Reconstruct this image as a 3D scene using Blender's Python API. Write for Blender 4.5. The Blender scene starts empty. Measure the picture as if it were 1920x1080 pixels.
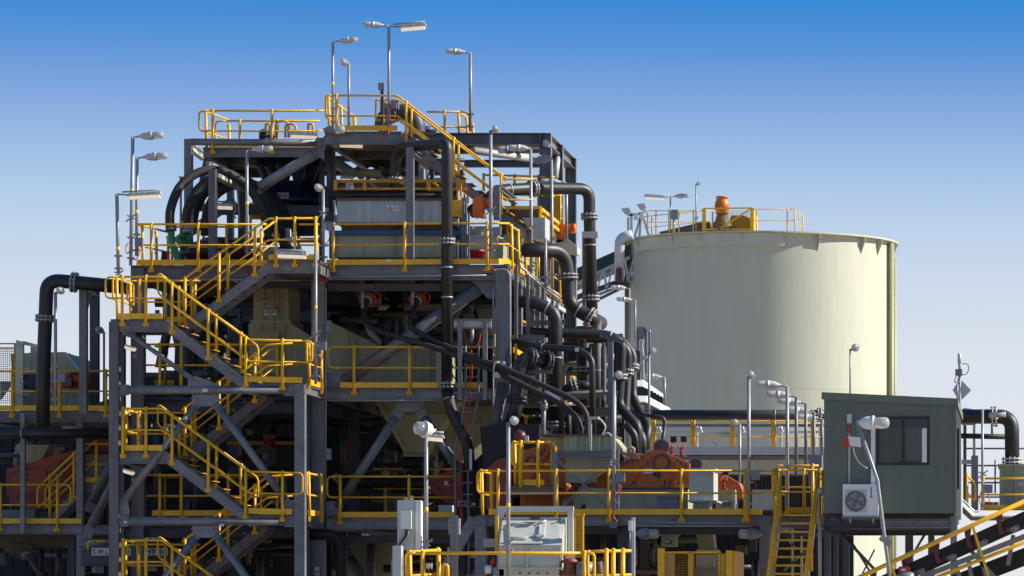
import bpy, math, random
from mathutils import Vector, Matrix
random.seed(7)
R = math.radians
scene = bpy.context.scene
col = scene.collection
# ------------------------------------------------------------------ camera
EYE = 1.7; F = 7800.0; CX = 1930.0; CY = 1150.0
cam_d = bpy.data.cameras.new('camera'); cam = bpy.data.objects.new('camera', cam_d); col.objects.link(cam)
cam.location = (0, 0, EYE); cam.rotation_euler = (R(90), 0, 0)
cam_d.sensor_width = 36; cam_d.lens = F / 1920 * 36
cam_d.shift_x = -(CX - 960) / 1920; cam_d.shift_y = (CY - 540) / 1920
cam_d.clip_start = 1; cam_d.clip_end = 30000
scene.camera = cam
# ------------------------------------------------------------------ sky, sun, exposure
SUN_EL, SUN_AZ = 33.0, 97.0      # azimuth measured clockwise from the view direction's back: sun on the right, a little behind the plant
sun_dir = Vector((math.cos(R(SUN_EL)) * math.cos(R(6)), math.cos(R(SUN_EL)) * math.sin(R(6)), math.sin(R(SUN_EL))))
w = bpy.data.worlds.new('World'); scene.world = w; w.use_nodes = True
nt = w.node_tree; nt.nodes.clear()
N = nt.nodes.new; L = nt.links.new
out = N('ShaderNodeOutputWorld'); add = N('ShaderNodeAddShader')
bg1 = N('ShaderNodeBackground'); bg2 = N('ShaderNodeBackground')
sky = N('ShaderNodeTexSky'); sky.sky_type = 'NISHITA'; sky.sun_disc = False
sky.sun_elevation = R(SUN_EL); sky.sun_rotation = R(84)
sky.air_density = 1.0; sky.dust_density = 0.3; sky.ozone_density = 2.0
L(sky.outputs[0], bg1.inputs[0]); bg1.inputs[1].default_value = 0.004
tc = N('ShaderNodeTexCoord'); sx = N('ShaderNodeSeparateXYZ'); L(tc.outputs['Generated'], sx.inputs[0])
rp = N('ShaderNodeValToRGB'); L(sx.outputs['Z'], rp.inputs[0])
cr = rp.color_ramp; cr.interpolation = 'LINEAR'
stops = [(0.0, (0.83, 0.855, 0.885)), (0.058, (0.75, 0.80, 0.89)), (0.070, (0.695, 0.75, 0.87)), (0.083, (0.605, 0.708, 0.865)), (0.096, (0.495, 0.645, 0.85)), (0.109, (0.345, 0.525, 0.81)), (0.1218, (0.218, 0.385, 0.755)), (0.1346, (0.085, 0.292, 0.705)), (0.148, (0.014, 0.232, 0.672)), (0.25, (0.05, 0.235, 0.60)), (0.6, (0.09, 0.22, 0.47)), (1.0, (0.09, 0.20, 0.42))]
cr.elements[0].position = 0; cr.elements[0].color = stops[0][1] + (1,)
cr.elements[1].position = 1; cr.elements[1].color = stops[-1][1] + (1,)
for p_, c_ in stops[1:-1]:
    e = cr.elements.new(p_); e.color = c_ + (1,)
L(rp.outputs[0], bg2.inputs[0]); bg2.inputs[1].default_value = 0.60
L(bg1.outputs[0], add.inputs[0]); L(bg2.outputs[0], add.inputs[1]); L(add.outputs[0], out.inputs[0])
sd = bpy.data.lights.new('sun', 'SUN'); sd.energy = 4.75; sd.angle = R(0.55); sd.color = (1.0, 0.93, 0.82)
so = bpy.data.objects.new('sun', sd); col.objects.link(so)
so.rotation_euler = sun_dir.to_track_quat('Z', 'Y').to_euler(); so.location = (60, 100, 60)
vs = scene.view_settings; scene.display_settings.display_device = 'sRGB'
vs.view_transform = 'Standard'; vs.look = 'None'; vs.exposure = 0.62; vs.gamma = 1.0; vs.use_curve_mapping = False
scene.cycles.max_bounces = 6; scene.cycles.diffuse_bounces = 3; scene.cycles.glossy_bounces = 3
scene.cycles.transmission_bounces = 4; scene.cycles.transparent_max_bounces = 8
scene.cycles.sample_clamp_indirect = 6

# ------------------------------------------------------------------ helpers
def W(px, py, Y): return Vector(((px - CX) * Y / F, Y, EYE + (CY - py) * Y / F))
def proj(v): return (CX + v.x * F / v.y, CY - (v.z - EYE) * F / v.y)
def m(px, Y): return px * Y / F           # pixels to metres at depth Y

def mat(name, base, rough=0.5, metal=0.0, var=0.18, scale=1.5, tint=None, tint_amt=0.3, bump=0.15, streak=False, spec=None, emis=None):
    """painted or galvanised surface: cloudy tone variation, stains in a second tint, fine relief"""
    mt = bpy.data.materials.new(name); mt.use_nodes = True
    t = mt.node_tree; n = t.nodes; l = t.links
    b = n['Principled BSDF']
    co = n.new('ShaderNodeTexCoord'); mp = n.new('ShaderNodeMapping'); l.new(co.outputs['Object'], mp.inputs[0])
    mp.inputs['Scale'].default_value = (scale * (3 if streak else 1), scale * (3 if streak else 1), scale * (0.35 if streak else 1))
    n1 = n.new('ShaderNodeTexNoise'); n1.inputs['Scale'].default_value = 1.3; n1.inputs['Detail'].default_value = 7; n1.inputs['Roughness'].default_value = 0.65
    l.new(mp.outputs[0], n1.inputs['Vector'])
    mr = n.new('ShaderNodeMapRange'); mr.inputs['From Min'].default_value = 0.3; mr.inputs['From Max'].default_value = 0.72
    mr.inputs['To Min'].default_value = 1 - var; mr.inputs['To Max'].default_value = 1 + var
    l.new(n1.outputs['Fac'], mr.inputs[0])
    vm = n.new('ShaderNodeVectorMath'); vm.operation = 'SCALE'; vm.inputs[0].default_value = base
    l.new(mr.outputs[0], vm.inputs['Scale'])
    n4 = n.new('ShaderNodeTexNoise'); n4.inputs['Scale'].default_value = 9.0; n4.inputs['Detail'].default_value = 6; n4.inputs['Roughness'].default_value = 0.75
    l.new(mp.outputs[0], n4.inputs['Vector'])
    m4 = n.new('ShaderNodeMapRange'); m4.inputs['From Min'].default_value = 0.3; m4.inputs['From Max'].default_value = 0.7; m4.inputs['To Min'].default_value = 1 - var*0.7; m4.inputs['To Max'].default_value = 1 + var*0.7
    l.new(n4.outputs['Fac'], m4.inputs[0]); v4 = n.new('ShaderNodeVectorMath'); v4.operation = 'SCALE'; l.new(vm.outputs[0], v4.inputs[0]); l.new(m4.outputs[0], v4.inputs['Scale'])
    colr = v4.outputs[0]
    if tint:
        n2 = n.new('ShaderNodeTexNoise'); n2.inputs['Scale'].default_value = 3.1; n2.inputs['Detail'].default_value = 9; n2.inputs['Roughness'].default_value = 0.7
        l.new(mp.outputs[0], n2.inputs['Vector'])
        r2 = n.new('ShaderNodeMapRange'); r2.inputs['From Min'].default_value = 0.52; r2.inputs['From Max'].default_value = 0.75
        r2.inputs['To Min'].default_value = 0; r2.inputs['To Max'].default_value = tint_amt
        l.new(n2.outputs['Fac'], r2.inputs[0])
        mx = n.new('ShaderNodeMix'); mx.data_type = 'RGBA'; l.new(r2.outputs[0], mx.inputs['Factor'])
        l.new(colr, mx.inputs['A']); mx.inputs['B'].default_value = tuple(tint) + (1,)
        colr = mx.outputs['Result']
    l.new(colr, b.inputs['Base Color'])
    rr = n.new('ShaderNodeMapRange'); rr.inputs['To Min'].default_value = max(0.05, rough - 0.1); rr.inputs['To Max'].default_value = min(1, rough + 0.12)
    l.new(n1.outputs['Fac'], rr.inputs[0]); l.new(rr.outputs[0], b.inputs['Roughness'])
    b.inputs['Metallic'].default_value = metal
    if spec is not None: b.inputs['Specular IOR Level'].default_value = spec
    if bump:
        n3 = n.new('ShaderNodeTexNoise'); n3.inputs['Scale'].default_value = 22; n3.inputs['Detail'].default_value = 4
        l.new(co.outputs['Object'], n3.inputs['Vector'])
        bp = n.new('ShaderNodeBump'); bp.inputs['Strength'].default_value = bump; bp.inputs['Distance'].default_value = 0.01
        l.new(n3.outputs['Fac'], bp.inputs['Height']); l.new(bp.outputs[0], b.inputs['Normal'])
    if emis:
        b.inputs['Emission Color'].default_value = tuple(emis[0]) + (1,); b.inputs['Emission Strength'].default_value = emis[1]
    return mt

STEEL = mat('galvanised_steel', (0.172, 0.174, 0.184), 0.45, 0.2, 0.33, 1.6, (0.27, 0.265, 0.27), 0.6, 0.2)
DSTEEL = mat('weathered_shade_dark_steel', (0.06, 0.063, 0.075), 0.5, 0.2, 0.3, 1.4, (0.12, 0.075, 0.055), 0.4, 0.2)  # darker than the front steel; interior shade is put into its colour
RSTEEL = mat('rust_tinged_steel', (0.13, 0.122, 0.13), 0.5, 0.2, 0.3, 1.2, (0.16, 0.095, 0.07), 0.65, 0.2, streak=True)
GALV = mat('bright_galvanised_tube', (0.31, 0.315, 0.32), 0.42, 0.2, 0.15, 3, (0.22, 0.22, 0.22), 0.3, 0.05)
YEL = mat('safety_yellow_paint', (0.86, 0.46, 0.010), 0.42, 0, 0.13, 3.5, (0.33, 0.14, 0.03), 0.6, 0.05)
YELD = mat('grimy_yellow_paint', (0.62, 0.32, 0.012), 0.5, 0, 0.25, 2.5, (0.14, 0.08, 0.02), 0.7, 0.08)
PIPE = mat('black_poly_pipe', (0.0145, 0.0145, 0.0155), 0.48, 0, 0.3, 2.0, (0.07, 0.066, 0.062), 0.35, 0.05, spec=0.55)
HOSE = mat('black_rubber_hose', (0.026, 0.0235, 0.022), 0.62, 0, 0.3, 2.0, (0.07, 0.058, 0.042), 0.35, 0.1)
CREAM = mat('pale_cream_tank_paint', (0.525, 0.53, 0.415), 0.5, 0, 0.05, 0.5, (0.46, 0.43, 0.31), 0.45, 0.04, streak=True)
OLIVE = mat('olive_cream_machine_paint', (0.40, 0.385, 0.24), 0.5, 0, 0.16, 1.4, (0.12, 0.105, 0.07), 0.5, 0.08, streak=True)
PALE = mat('pale_green_grey_paint', (0.50, 0.52, 0.46), 0.45, 0, 0.1, 1.4, (0.30, 0.28, 0.22), 0.4, 0.05)
ORANGE = mat('orange_machine_paint', (0.52, 0.12, 0.010), 0.42, 0, 0.2, 1.4, (0.13, 0.045, 0.02), 0.6, 0.08)
ORANGEB = mat('bright_orange_motor_paint', (0.72, 0.16, 0.012), 0.4, 0, 0.12, 1.6, (0.3, 0.08, 0.02), 0.4, 0.05)
REDO = mat('dull_red_orange_paint', (0.30, 0.045, 0.015), 0.5, 0, 0.3, 1.4, (0.06, 0.025, 0.015), 0.6, 0.1)
BLUE = mat('dark_blue_rusted_paint', (0.010, 0.022, 0.075), 0.5, 0, 0.3, 1.6, (0.13, 0.06, 0.025), 0.7, 0.1, streak=True)
MIDBLUE = mat('blue_frame_paint', (0.015, 0.09, 0.19), 0.45, 0, 0.2, 1.6, (0.05, 0.05, 0.05), 0.4, 0.05)
GREEN = mat('green_valve_paint', (0.015, 0.20, 0.045), 0.35, 0, 0.2, 3, (0.3, 0.33, 0.2), 0.5, 0.05)
MAROON = mat('maroon_drum_paint', (0.10, 0.018, 0.025), 0.4, 0, 0.3, 1.6, (0.16, 0.06, 0.05), 0.5, 0.1)
WHITE = mat('white_enamel', (0.72, 0.72, 0.70), 0.4, 0, 0.06, 2, (0.5, 0.48, 0.44), 0.25, 0.03)
LGREY = mat('light_grey_enamel', (0.50, 0.51, 0.51), 0.42, 0.1, 0.08, 2, (0.38, 0.36, 0.34), 0.3, 0.03)
BOXGREY = mat('grey_switch_box', (0.20, 0.21, 0.24), 0.45, 0.1, 0.1, 3, None, 0, 0.03)
STAIN = mat('streaked_stainless_panel', (0.40, 0.41, 0.40), 0.42, 0.45, 0.28, 2.2, (0.16, 0.13, 0.11), 0.55, 0.05, streak=True)
BROWN = mat('rusty_brown_steel', (0.12, 0.085, 0.06), 0.6, 0.1, 0.3, 1.8, (0.06, 0.035, 0.02), 0.6, 0.1)
LSTEEL = mat('lighter_grey_tube', (0.30, 0.29, 0.29), 0.5, 0.1, 0.2, 1.6, (0.2, 0.18, 0.18), 0.4, 0.1)
DUSTSUNP = mat('dusty_sunlit_hose', (0.115, 0.105, 0.10), 0.65, 0, 0.3, 2.0, (0.03, 0.028, 0.027), 0.6, 0.1)  # dust grey, raised further to carry the sunlit look of the hoses
GRATE = mat('steel_grating', (0.07, 0.07, 0.075), 0.5, 0.4, 0.2, 3)
CABG = mat('grey_green_cladding', (0.137, 0.163, 0.13), 0.45, 0, 0.07, 1.0, (0.14, 0.16, 0.13), 0.3, 0.02, streak=True)
SHADEBACK = mat('shade_black_backing', (0.014, 0.0135, 0.014), 0.75, 0, 0.3, 0.7, (0.07, 0.055, 0.045), 0.5, 0.1, streak=True)  # near-black: the depth's shade is put into this colour
GREENROOF = mat('dark_green_gallery_sheet', (0.018, 0.055, 0.048), 0.45, 0, 0.1, 1.5)
BLACK = mat('black_rubber_belt', (0.007, 0.007, 0.0075), 0.6, 0, 0.3, 1.5, (0.03, 0.018, 0.012), 0.5, 0.1)
RED = mat('red_plastic', (0.50, 0.015, 0.012), 0.35, 0, 0.08, 3, None, 0, 0.02)
REDCABLE = mat('red_cable_sheath', (0.50, 0.05, 0.02), 0.45, 0, 0.1, 3, None, 0, 0)
BLKCABLE = mat('black_cable_sheath', (0.02, 0.02, 0.02), 0.45, 0, 0.1, 3, None, 0, 0)
TAPE = mat('yellow_tape_band', (0.85, 0.6, 0.02), 0.5, 0, 0.05, 3, None, 0, 0)
SIGNW = mat('white_sign_plate', (0.62, 0.63, 0.66), 0.4, 0, 0.06, 3, None, 0, 0)
SIGNR = mat('red_sign_print', (0.42, 0.02, 0.04), 0.4, 0, 0.05, 3, None, 0, 0)
SIGNK = mat('black_sign_print', (0.015, 0.015, 0.02), 0.4, 0, 0.05, 3, None, 0, 0)
SIGNY = mat('yellow_sign_print', (0.72, 0.38, 0.01), 0.4, 0, 0.05, 3, None, 0, 0)
SIGNB = mat('blue_sign_print', (0.03, 0.08, 0.35), 0.4, 0, 0.05, 3, None, 0, 0)
GREYGREEN = mat('grey_green_conveyor_paint', (0.19, 0.21, 0.19), 0.5, 0, 0.25, 1.6, (0.07, 0.05, 0.035), 0.6, 0.1)
TUBE = mat('warm_fluorescent_diffuser', (0.75, 0.70, 0.6), 0.35, 0, 0.05, 3, None, 0, 0, emis=((1.0, 0.80, 0.58), 0.35))
CURT = mat('pale_curtain_cloth', (0.36, 0.37, 0.36), 0.9, 0, 0.12, 4, (0.26, 0.27, 0.26), 0.5, 0, streak=True)
SOIL = mat('red_brown_gravel', (0.36, 0.255, 0.17), 0.95, 0, 0.25, 0.15, (0.26, 0.17, 0.11), 0.6, 0.3)
def glass_mat():
    g = bpy.data.materials.new('clear_lamp_glass'); g.use_nodes = True; t = g.node_tree; n = t.nodes; l = t.links
    n.remove(n['Principled BSDF'])
    a = n.new('ShaderNodeBsdfTransparent'); a.inputs[0].default_value = (0.80, 0.82, 0.84, 1)
    b = n.new('ShaderNodeBsdfGlossy'); b.inputs['Roughness'].default_value = 0.12; b.inputs['Color'].default_value = (0.9, 0.9, 0.9, 1)
    c = n.new('ShaderNodeBsdfDiffuse'); c.inputs[0].default_value = (0.6, 0.6, 0.6, 1)
    f = n.new('ShaderNodeFresnel'); f.inputs[0].default_value = 1.6
    m1 = n.new('ShaderNodeMixShader'); m2 = n.new('ShaderNodeMixShader')
    l.new(f.outputs[0], m1.inputs[0]); l.new(a.outputs[0], m1.inputs[1]); l.new(b.outputs[0], m1.inputs[2])
    tl = n.new('ShaderNodeBsdfTranslucent'); tl.inputs[0].default_value = (0.85, 0.85, 0.83, 1); ad = n.new('ShaderNodeMixShader'); ad.inputs[0].default_value = 0.6; l.new(c.outputs[0], ad.inputs[1]); l.new(tl.outputs[0], ad.inputs[2])
    m2.inputs[0].default_value = 0.5; l.new(m1.outputs[0], m2.inputs[1]); l.new(ad.outputs[0], m2.inputs[2])
    l.new(m2.outputs[0], n['Material Output'].inputs[0]); return g
GLASS = glass_mat()
def pane_mat():
    g = bpy.data.materials.new('dark_window_glass'); g.use_nodes = True; t = g.node_tree; n = t.nodes; l = t.links
    n.remove(n['Principled BSDF'])
    a = n.new('ShaderNodeBsdfTransparent'); a.inputs[0].default_value = (0.55, 0.58, 0.6, 1)
    b = n.new('ShaderNodeBsdfGlossy'); b.inputs['Roughness'].default_value = 0.03
    f = n.new('ShaderNodeFresnel'); f.inputs[0].default_value = 1.5
    m1 = n.new('ShaderNodeMixShader'); l.new(f.outputs[0], m1.inputs[0]); l.new(a.outputs[0], m1.inputs[1]); l.new(b.outputs[0], m1.inputs[2])
    l.new(m1.outputs[0], n['Material Output'].inputs[0]); return g
PANE = pane_mat()

SPLIT = {'stiffener', 'box_rib', 'side_rib', 'slope_cleat'}
class MB:
    """collects shapes given in world coordinates; becomes ONE mesh object"""
    def __init__(s): s.v = []; s.f = []; s.sm = []; s.st = []
    def add(s, vs_, fs_, smooth=False):
        o = len(s.v); s.st.append(o); s.v += [Vector(q) for q in vs_]
        for f in fs_: s.f.append([i + o for i in f]); s.sm.append(smooth)
        return s
    def box(s, x0, x1, y0, y1, z0, z1):
        return s.add([(x0,y0,z0),(x1,y0,z0),(x1,y1,z0),(x0,y1,z0),(x0,y0,z1),(x1,y0,z1),(x1,y1,z1),(x0,y1,z1)],
                     [(0,1,5,4),(1,2,6,5),(2,3,7,6),(3,0,4,7),(4,5,6,7),(3,2,1,0)])
    def pbox(s, px0, py0, px1, py1, Y, d):
        a = W(px0, py1, Y); b = W(px1, py0, Y)
        return s.box(a.x, b.x, Y, Y + d, a.z, b.z)
    def prism(s, pts, d, smooth=False):
        """polygon of world points (facing the camera) extruded away from the camera by d"""
        n = len(pts); q = [Vector(p) for p in pts]; q2 = [p + Vector((0, d, 0)) for p in q]
        ar = sum(q[i].x * q[(i+1) % n].z - q[(i+1) % n].x * q[i].z for i in range(n))
        if ar < 0: q.reverse(); q2.reverse()
        fs_ = [tuple(range(n)), tuple(range(2*n-1, n-1, -1))] + [((i+1) % n, i, n + i, n + (i+1) % n) for i in range(n)]
        return s.add(q + q2, fs_, smooth)
    def pprism(s, pxs, Y, d): return s.prism([W(a, b, Y) for a, b in pxs], d)
    def frame(s, path):
        path = [Vector(p) for p in path]; T = []
        for i in range(len(path)):
            if i == 0: t = path[1] - path[0]
            elif i == len(path)-1: t = path[-1] - path[-2]
            else: t = (path[i+1]-path[i]).normalized() + (path[i]-path[i-1]).normalized()
            T.append(t.normalized())
        u = Vector((0, 0, 1)) if abs(T[0].z) < 0.9 else Vector((0, 1, 0))
        u = (u - T[0] * u.dot(T[0])).normalized(); U = [u]
        for i in range(1, len(path)):
            u = U[-1] - T[i] * U[-1].dot(T[i]); U.append(u.normalized())
        return path, T, U
    def tube(s, path, r, seg=10, cap=True, r2=None):
        path, T, U = s.frame(path); n = len(path); vs_ = []; fs_ = []
        for i in range(n):
            rr = r if r2 is None else r + (r2 - r) * i / (n - 1)
            v = T[i].cross(U[i])
            for k in range(seg):
                a = 2*math.pi*k/seg; vs_.append(path[i] + U[i]*math.cos(a)*rr + v*math.sin(a)*rr)
        for i in range(n-1):
            for k in range(seg):
                k2 = (k+1) % seg; fs_.append((i*seg+k, i*seg+k2, (i+1)*seg+k2, (i+1)*seg+k))
        s.add(vs_, fs_, True)
        if cap:
            o = len(s.v) - n*seg
            s.f.append([o+k for k in range(seg-1, -1, -1)]); s.sm.append(False)
            s.f.append([o+(n-1)*seg+k for k in range(seg)]); s.sm.append(False)
        return s
    def cyl(s, a, b, r, seg=12, r2=None): return s.tube([a, b], r, seg, True, r2)
    def lathe(s, a, b, prof, seg=16):
        """prof: (t along a-b 0..1, radius)"""
        a = Vector(a); b = Vector(b); d = (b-a).normalized(); u = Vector((0,0,1)) if abs(d.z) < 0.9 else Vector((0,1,0))
        u = (u - d*u.dot(d)).normalized(); v = d.cross(u); vs_ = []; fs_ = []
        for t, r in prof:
            c = a + (b-a)*t
            for k in range(seg):
                an = 2*math.pi*k/seg; vs_.append(c + u*math.cos(an)*r + v*math.sin(an)*r)
        for i in range(len(prof)-1):
            for k in range(seg):
                k2 = (k+1) % seg; fs_.append((i*seg+k, i*seg+k2, (i+1)*seg+k2, (i+1)*seg+k))
        s.add(vs_, fs_, True); o = len(s.v) - len(prof)*seg
        s.f.append([o+k for k in range(seg-1, -1, -1)]); s.sm.append(False)
        s.f.append([o+(len(prof)-1)*seg+k for k in range(seg)]); s.sm.append(False)
        return s
    def ball(s, c, r, seg=10, rings=6):
        c = Vector(c)
        return s.lathe(c - Vector((0,0,r)), c + Vector((0,0,r)), [((1-math.cos(math.pi*i/rings))/2, max(0.001, r*math.sin(math.pi*i/rings))) for i in range(rings+1)], seg)
    def sec(s, a, b, h, w_, kind='I', up=(0,0,1), t=0.02):
        """steel section from a to b; flanges lie at +-h/2 along up"""
        a = Vector(a); b = Vector(b); d = (b-a).normalized(); up = Vector(up); u = (up - d*up.dot(d)).normalized(); v = d.cross(u)
        H, Wd = h/2, w_/2
        if kind == 'I': P = [(-Wd,-H),(Wd,-H),(Wd,-H+t),(t/2,-H+t),(t/2,H-t),(Wd,H-t),(Wd,H),(-Wd,H),(-Wd,H-t),(-t/2,H-t),(-t/2,-H+t),(-Wd,-H+t)]
        elif kind == 'C': P = [(-Wd,-H),(Wd,-H),(Wd,-H+t),(-Wd+t,-H+t),(-Wd+t,H-t),(Wd,H-t),(Wd,H),(-Wd,H)]
        elif kind == 'L': P = [(-Wd,-H),(Wd,-H),(Wd,-H+t),(-Wd+t,-H+t),(-Wd+t,H),(-Wd,H)]
        else: P = [(-Wd,-H),(Wd,-H),(Wd,H),(-Wd,H)]
        n = len(P); vs_ = [a + v*x + u*y for x, y in P] + [b + v*x + u*y for x, y in P]
        fs_ = [(i, (i+1) % n, n+(i+1) % n, n+i) for i in range(n)] + [tuple(range(n-1,-1,-1)), tuple(range(n, 2*n))]
        return s.add(vs_, fs_)
    def bolts(s, pts, r=0.022, d=0.02):
        for p in pts:
            p = Vector(p); s.cyl(p, p - Vector((0, d, 0)), r, 6)
        return s
    def build(s, name, material, parent=None, origin=None, **props):
        if name in SPLIT and parent and len(s.st) > 1 and not props:
            big = []; small = MB(); e = s.st + [len(s.v)]; last = None
            for i in range(len(s.st)):
                v = s.v[e[i]:e[i+1]]; fs_ = [(f, m_) for f, m_ in zip(s.f, s.sm) if e[i] <= f[0] < e[i+1]]
                q = MB() ; dim = max(max(p[k] for p in v)-min(p[k] for p in v) for k in range(3)); tgt = q if dim > 0.12 else small
                o = len(tgt.v); tgt.st.append(o); tgt.v += v; tgt.f += [[a-e[i]+o for a in f] for f, _ in fs_]; tgt.sm += [m_ for _, m_ in fs_]
                if tgt is q: big.append(q)
            for q in big: q.st = [0]; last = q.build(name, material, parent)
            if small.v: small.build('bolt_row', material, parent, kind='stuff')
            return last
        me = bpy.data.meshes.new(name)
        o0 = Vector(origin) if origin is not None else (parent_origin(parent) if parent else Vector((0,0,0)))
        me.from_pydata([tuple(q - o0) for q in s.v], [], s.f); me.polygons.foreach_set('use_smooth', s.sm)
        me.materials.append(material); me.update()
        o = bpy.data.objects.new(name, me); col.objects.link(o)
        if parent: o.parent = parent
        else: o.location = o0
        for k, q in props.items(): o[k] = q
        return o
_org = {}
def parent_origin(p):
    while p.parent: p = p.parent
    return Vector(p.location)
def thing(name, label, cat, loc, group=None):
    o = bpy.data.objects.new(name, None); col.objects.link(o); o.location = Vector(loc); o.empty_display_size = 0.2
    o['label'] = label; o['category'] = cat
    if group: o['group'] = group
    return o
def solo(name, mb, material, label, cat, group=None, kind=None):
    zs = min(q.z for q in mb.v); xs = sum(q.x for q in mb.v)/len(mb.v); ys = sum(q.y for q in mb.v)/len(mb.v)
    o = mb.build(name, material, None, (xs, ys, zs))
    o['label'] = label; o['category'] = cat
    if group: o['group'] = group
    if kind: o['kind'] = kind
    return o
def structure(name, mb, material):
    o = mb.build(name, material); o['kind'] = 'structure'; return o
def fillet(pts, rad, n=7):
    pts = [Vector(p) for p in pts]; outp = [pts[0]]
    for i in range(1, len(pts)-1):
        a, b, c = pts[i-1], pts[i], pts[i+1]; r_ = rad[i-1] if isinstance(rad, (list, tuple)) else rad
        u = (a-b); v = (c-b); lu, lv = u.length, v.length; u.normalize(); v.normalize()
        ang = u.angle(v, math.pi)
        if ang > 3.1: outp.append(b); continue
        d = min(r_ / math.tan(ang/2), lu*0.49, lv*0.49)
        p0, p1 = b + u*d, b + v*d
        for k in range(n+1):
            t = k/n; outp.append(p0*(1-t)**2 + b*2*t*(1-t) + p1*t*t)
    outp.append(pts[-1]); return outp
def spline(pts, n=8):
    pts = [Vector(p) for p in pts]; q = [pts[0]*2-pts[1]] + pts + [pts[-1]*2-pts[-2]]; o = []
    for i in range(1, len(q)-2):
        for k in range(n):
            t = k/n; a, b, c, d = q[i-1], q[i], q[i+1], q[i+2]
            o.append(0.5*((2*b) + (c-a)*t + (2*a-5*b+4*c-d)*t*t + (3*b-a-3*c+d)*t**3))
    o.append(pts[-1]); return o
def text_mesh(txt, x0, x1, zc, Y, size, material, parent, name='lettering', bold=0.0, origin=None):
    """flat lettering set on a plate; x0..x1 is the width it is squeezed into"""
    cu = bpy.data.curves.new('txt', 'FONT'); cu.body = txt; cu.size = size; cu.align_x = 'CENTER'; cu.align_y = 'CENTER'; cu.offset = bold; cu.resolution_u = 2
    ob = bpy.data.objects.new('txt', cu); col.objects.link(ob)
    bpy.context.view_layer.update()
    me = bpy.data.meshes.new_from_object(ob); bpy.data.objects.remove(ob)
    xs = [v.co.x for v in me.vertices]; ys = [v.co.y for v in me.vertices]
    sx_ = (x1-x0)/max(1e-6, max(xs)-min(xs)); mx_ = (max(xs)+min(xs))/2; my = (max(ys)+min(ys))/2; sy_ = size*0.9/max(1e-6, max(ys)-min(ys))
    o0 = parent_origin(parent)
    for v in me.vertices:
        v.co = Vector(((x0+x1)/2 + (v.co.x-mx_)*sx_, Y, zc + (v.co.y-my)*sy_)) - o0
    me.materials.append(material)
    o = bpy.data.objects.new(name, me); col.objects.link(o); o.parent = parent; return o

# --- railings -----------------------------------------------------
RG = 'yellow tubular safety railings'
def at_px(path, px):
    """point of a world polyline whose picture column is px (used once to space the stanchions)"""
    for i in range(len(path)-1):
        a, b = path[i], path[i+1]; pa, pb = proj(a)[0], proj(b)[0]
        if min(pa, pb) - 0.01 <= px <= max(pa, pb) + 0.01 and abs(pa-pb) > 1e-6:
            lo, hi = 0.0, 1.0
            for _ in range(30):
                t = (lo+hi)/2; q = proj(a+(b-a)*t)[0]
                if (q < px) == (pb > pa): lo = t
                else: hi = t
            return a + (b-a)*lo, (b-a).normalized()
    d = min(path, key=lambda p: abs(proj(p)[0]-px)); return d, (path[-1]-path[0]).normalized()
def railing(label, path, posts, loops=(0, 0), toe=True, h=0.98, mid=0.5, ext=0.3, drop=0.16, material=None, toe_seg=None, sc=1.0, bracket=True):
    mt = material or YEL; path = [Vector(p) for p in path]
    t = thing('safety_railing', label, 'railing', path[0], RG)
    up = Vector((0,0,1)); fr = 0.22
    top = [p + up*h for p in path]; md = [p + up*(h-mid) for p in path]
    MB().tube(fillet(top, fr), 0.026*sc, 8).build('top_rail', mt, t)
    MB().tube(fillet(md, fr), 0.021*sc, 8).build('mid_rail', mt, t)
    for e, on in enumerate(loops):
        if on:
            i, j = (0, 1) if e == 0 else (-1, -2)
            d = (path[i]-path[j]).normalized(); x = on if on > 1e-3 and on != 1 else ext
            MB().tube(fillet([top[i], top[i]+d*x, md[i]+d*x, md[i]], 0.2), 0.0245*sc, 8).build('end_loop', mt, t)
    for px in posts:
        p, d = at_px(path, px) if not isinstance(px, Vector) else (px, (path[1]-path[0]).normalized())
        f = Vector((0, -0.035, 0)) if abs(d.x) > 0.5 else Vector((0.035, 0, 0))
        b_ = MB(); b_.tube([p + up*-drop + f*0.9, p + up*(h+0.005) + f*0.3], 0.036*sc, 8)
        b_.ball(p + up*(h+0.01), 0.045*sc, 8, 5); b_.ball(p + up*(h-mid), 0.038*sc, 8, 5)
        o = b_.build('stanchion', mt, t)
        if drop > 0.1 and bracket:
            q = MB(); z = p.z - drop
            if abs(d.x) > 0.5:
                q.box(p.x-0.068, p.x+0.068, p.y-0.028, p.y-0.012, z-0.01, z+0.075)
                q.bolts([(p.x-0.05, p.y-0.028, z+0.032), (p.x+0.05, p.y-0.028, z+0.032)], 0.014, 0.016)
            else:
                q.box(p.x+0.012, p.x+0.028, p.y-0.085, p.y+0.085, z-0.02, z+0.09)
            q.build('base_bracket', mt, o)
    if toe:
        for i in (range(len(path)-1) if toe_seg is None else toe_seg):
            a, b = path[i], path[i+1]; d = (b-a); d.z = 0
            if d.length < 0.15: continue
            MB().sec(a + up*0.065 , b + up*0.065, 0.13, 0.012, 'box').build('toe_board', mt, t)
    return t
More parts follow.
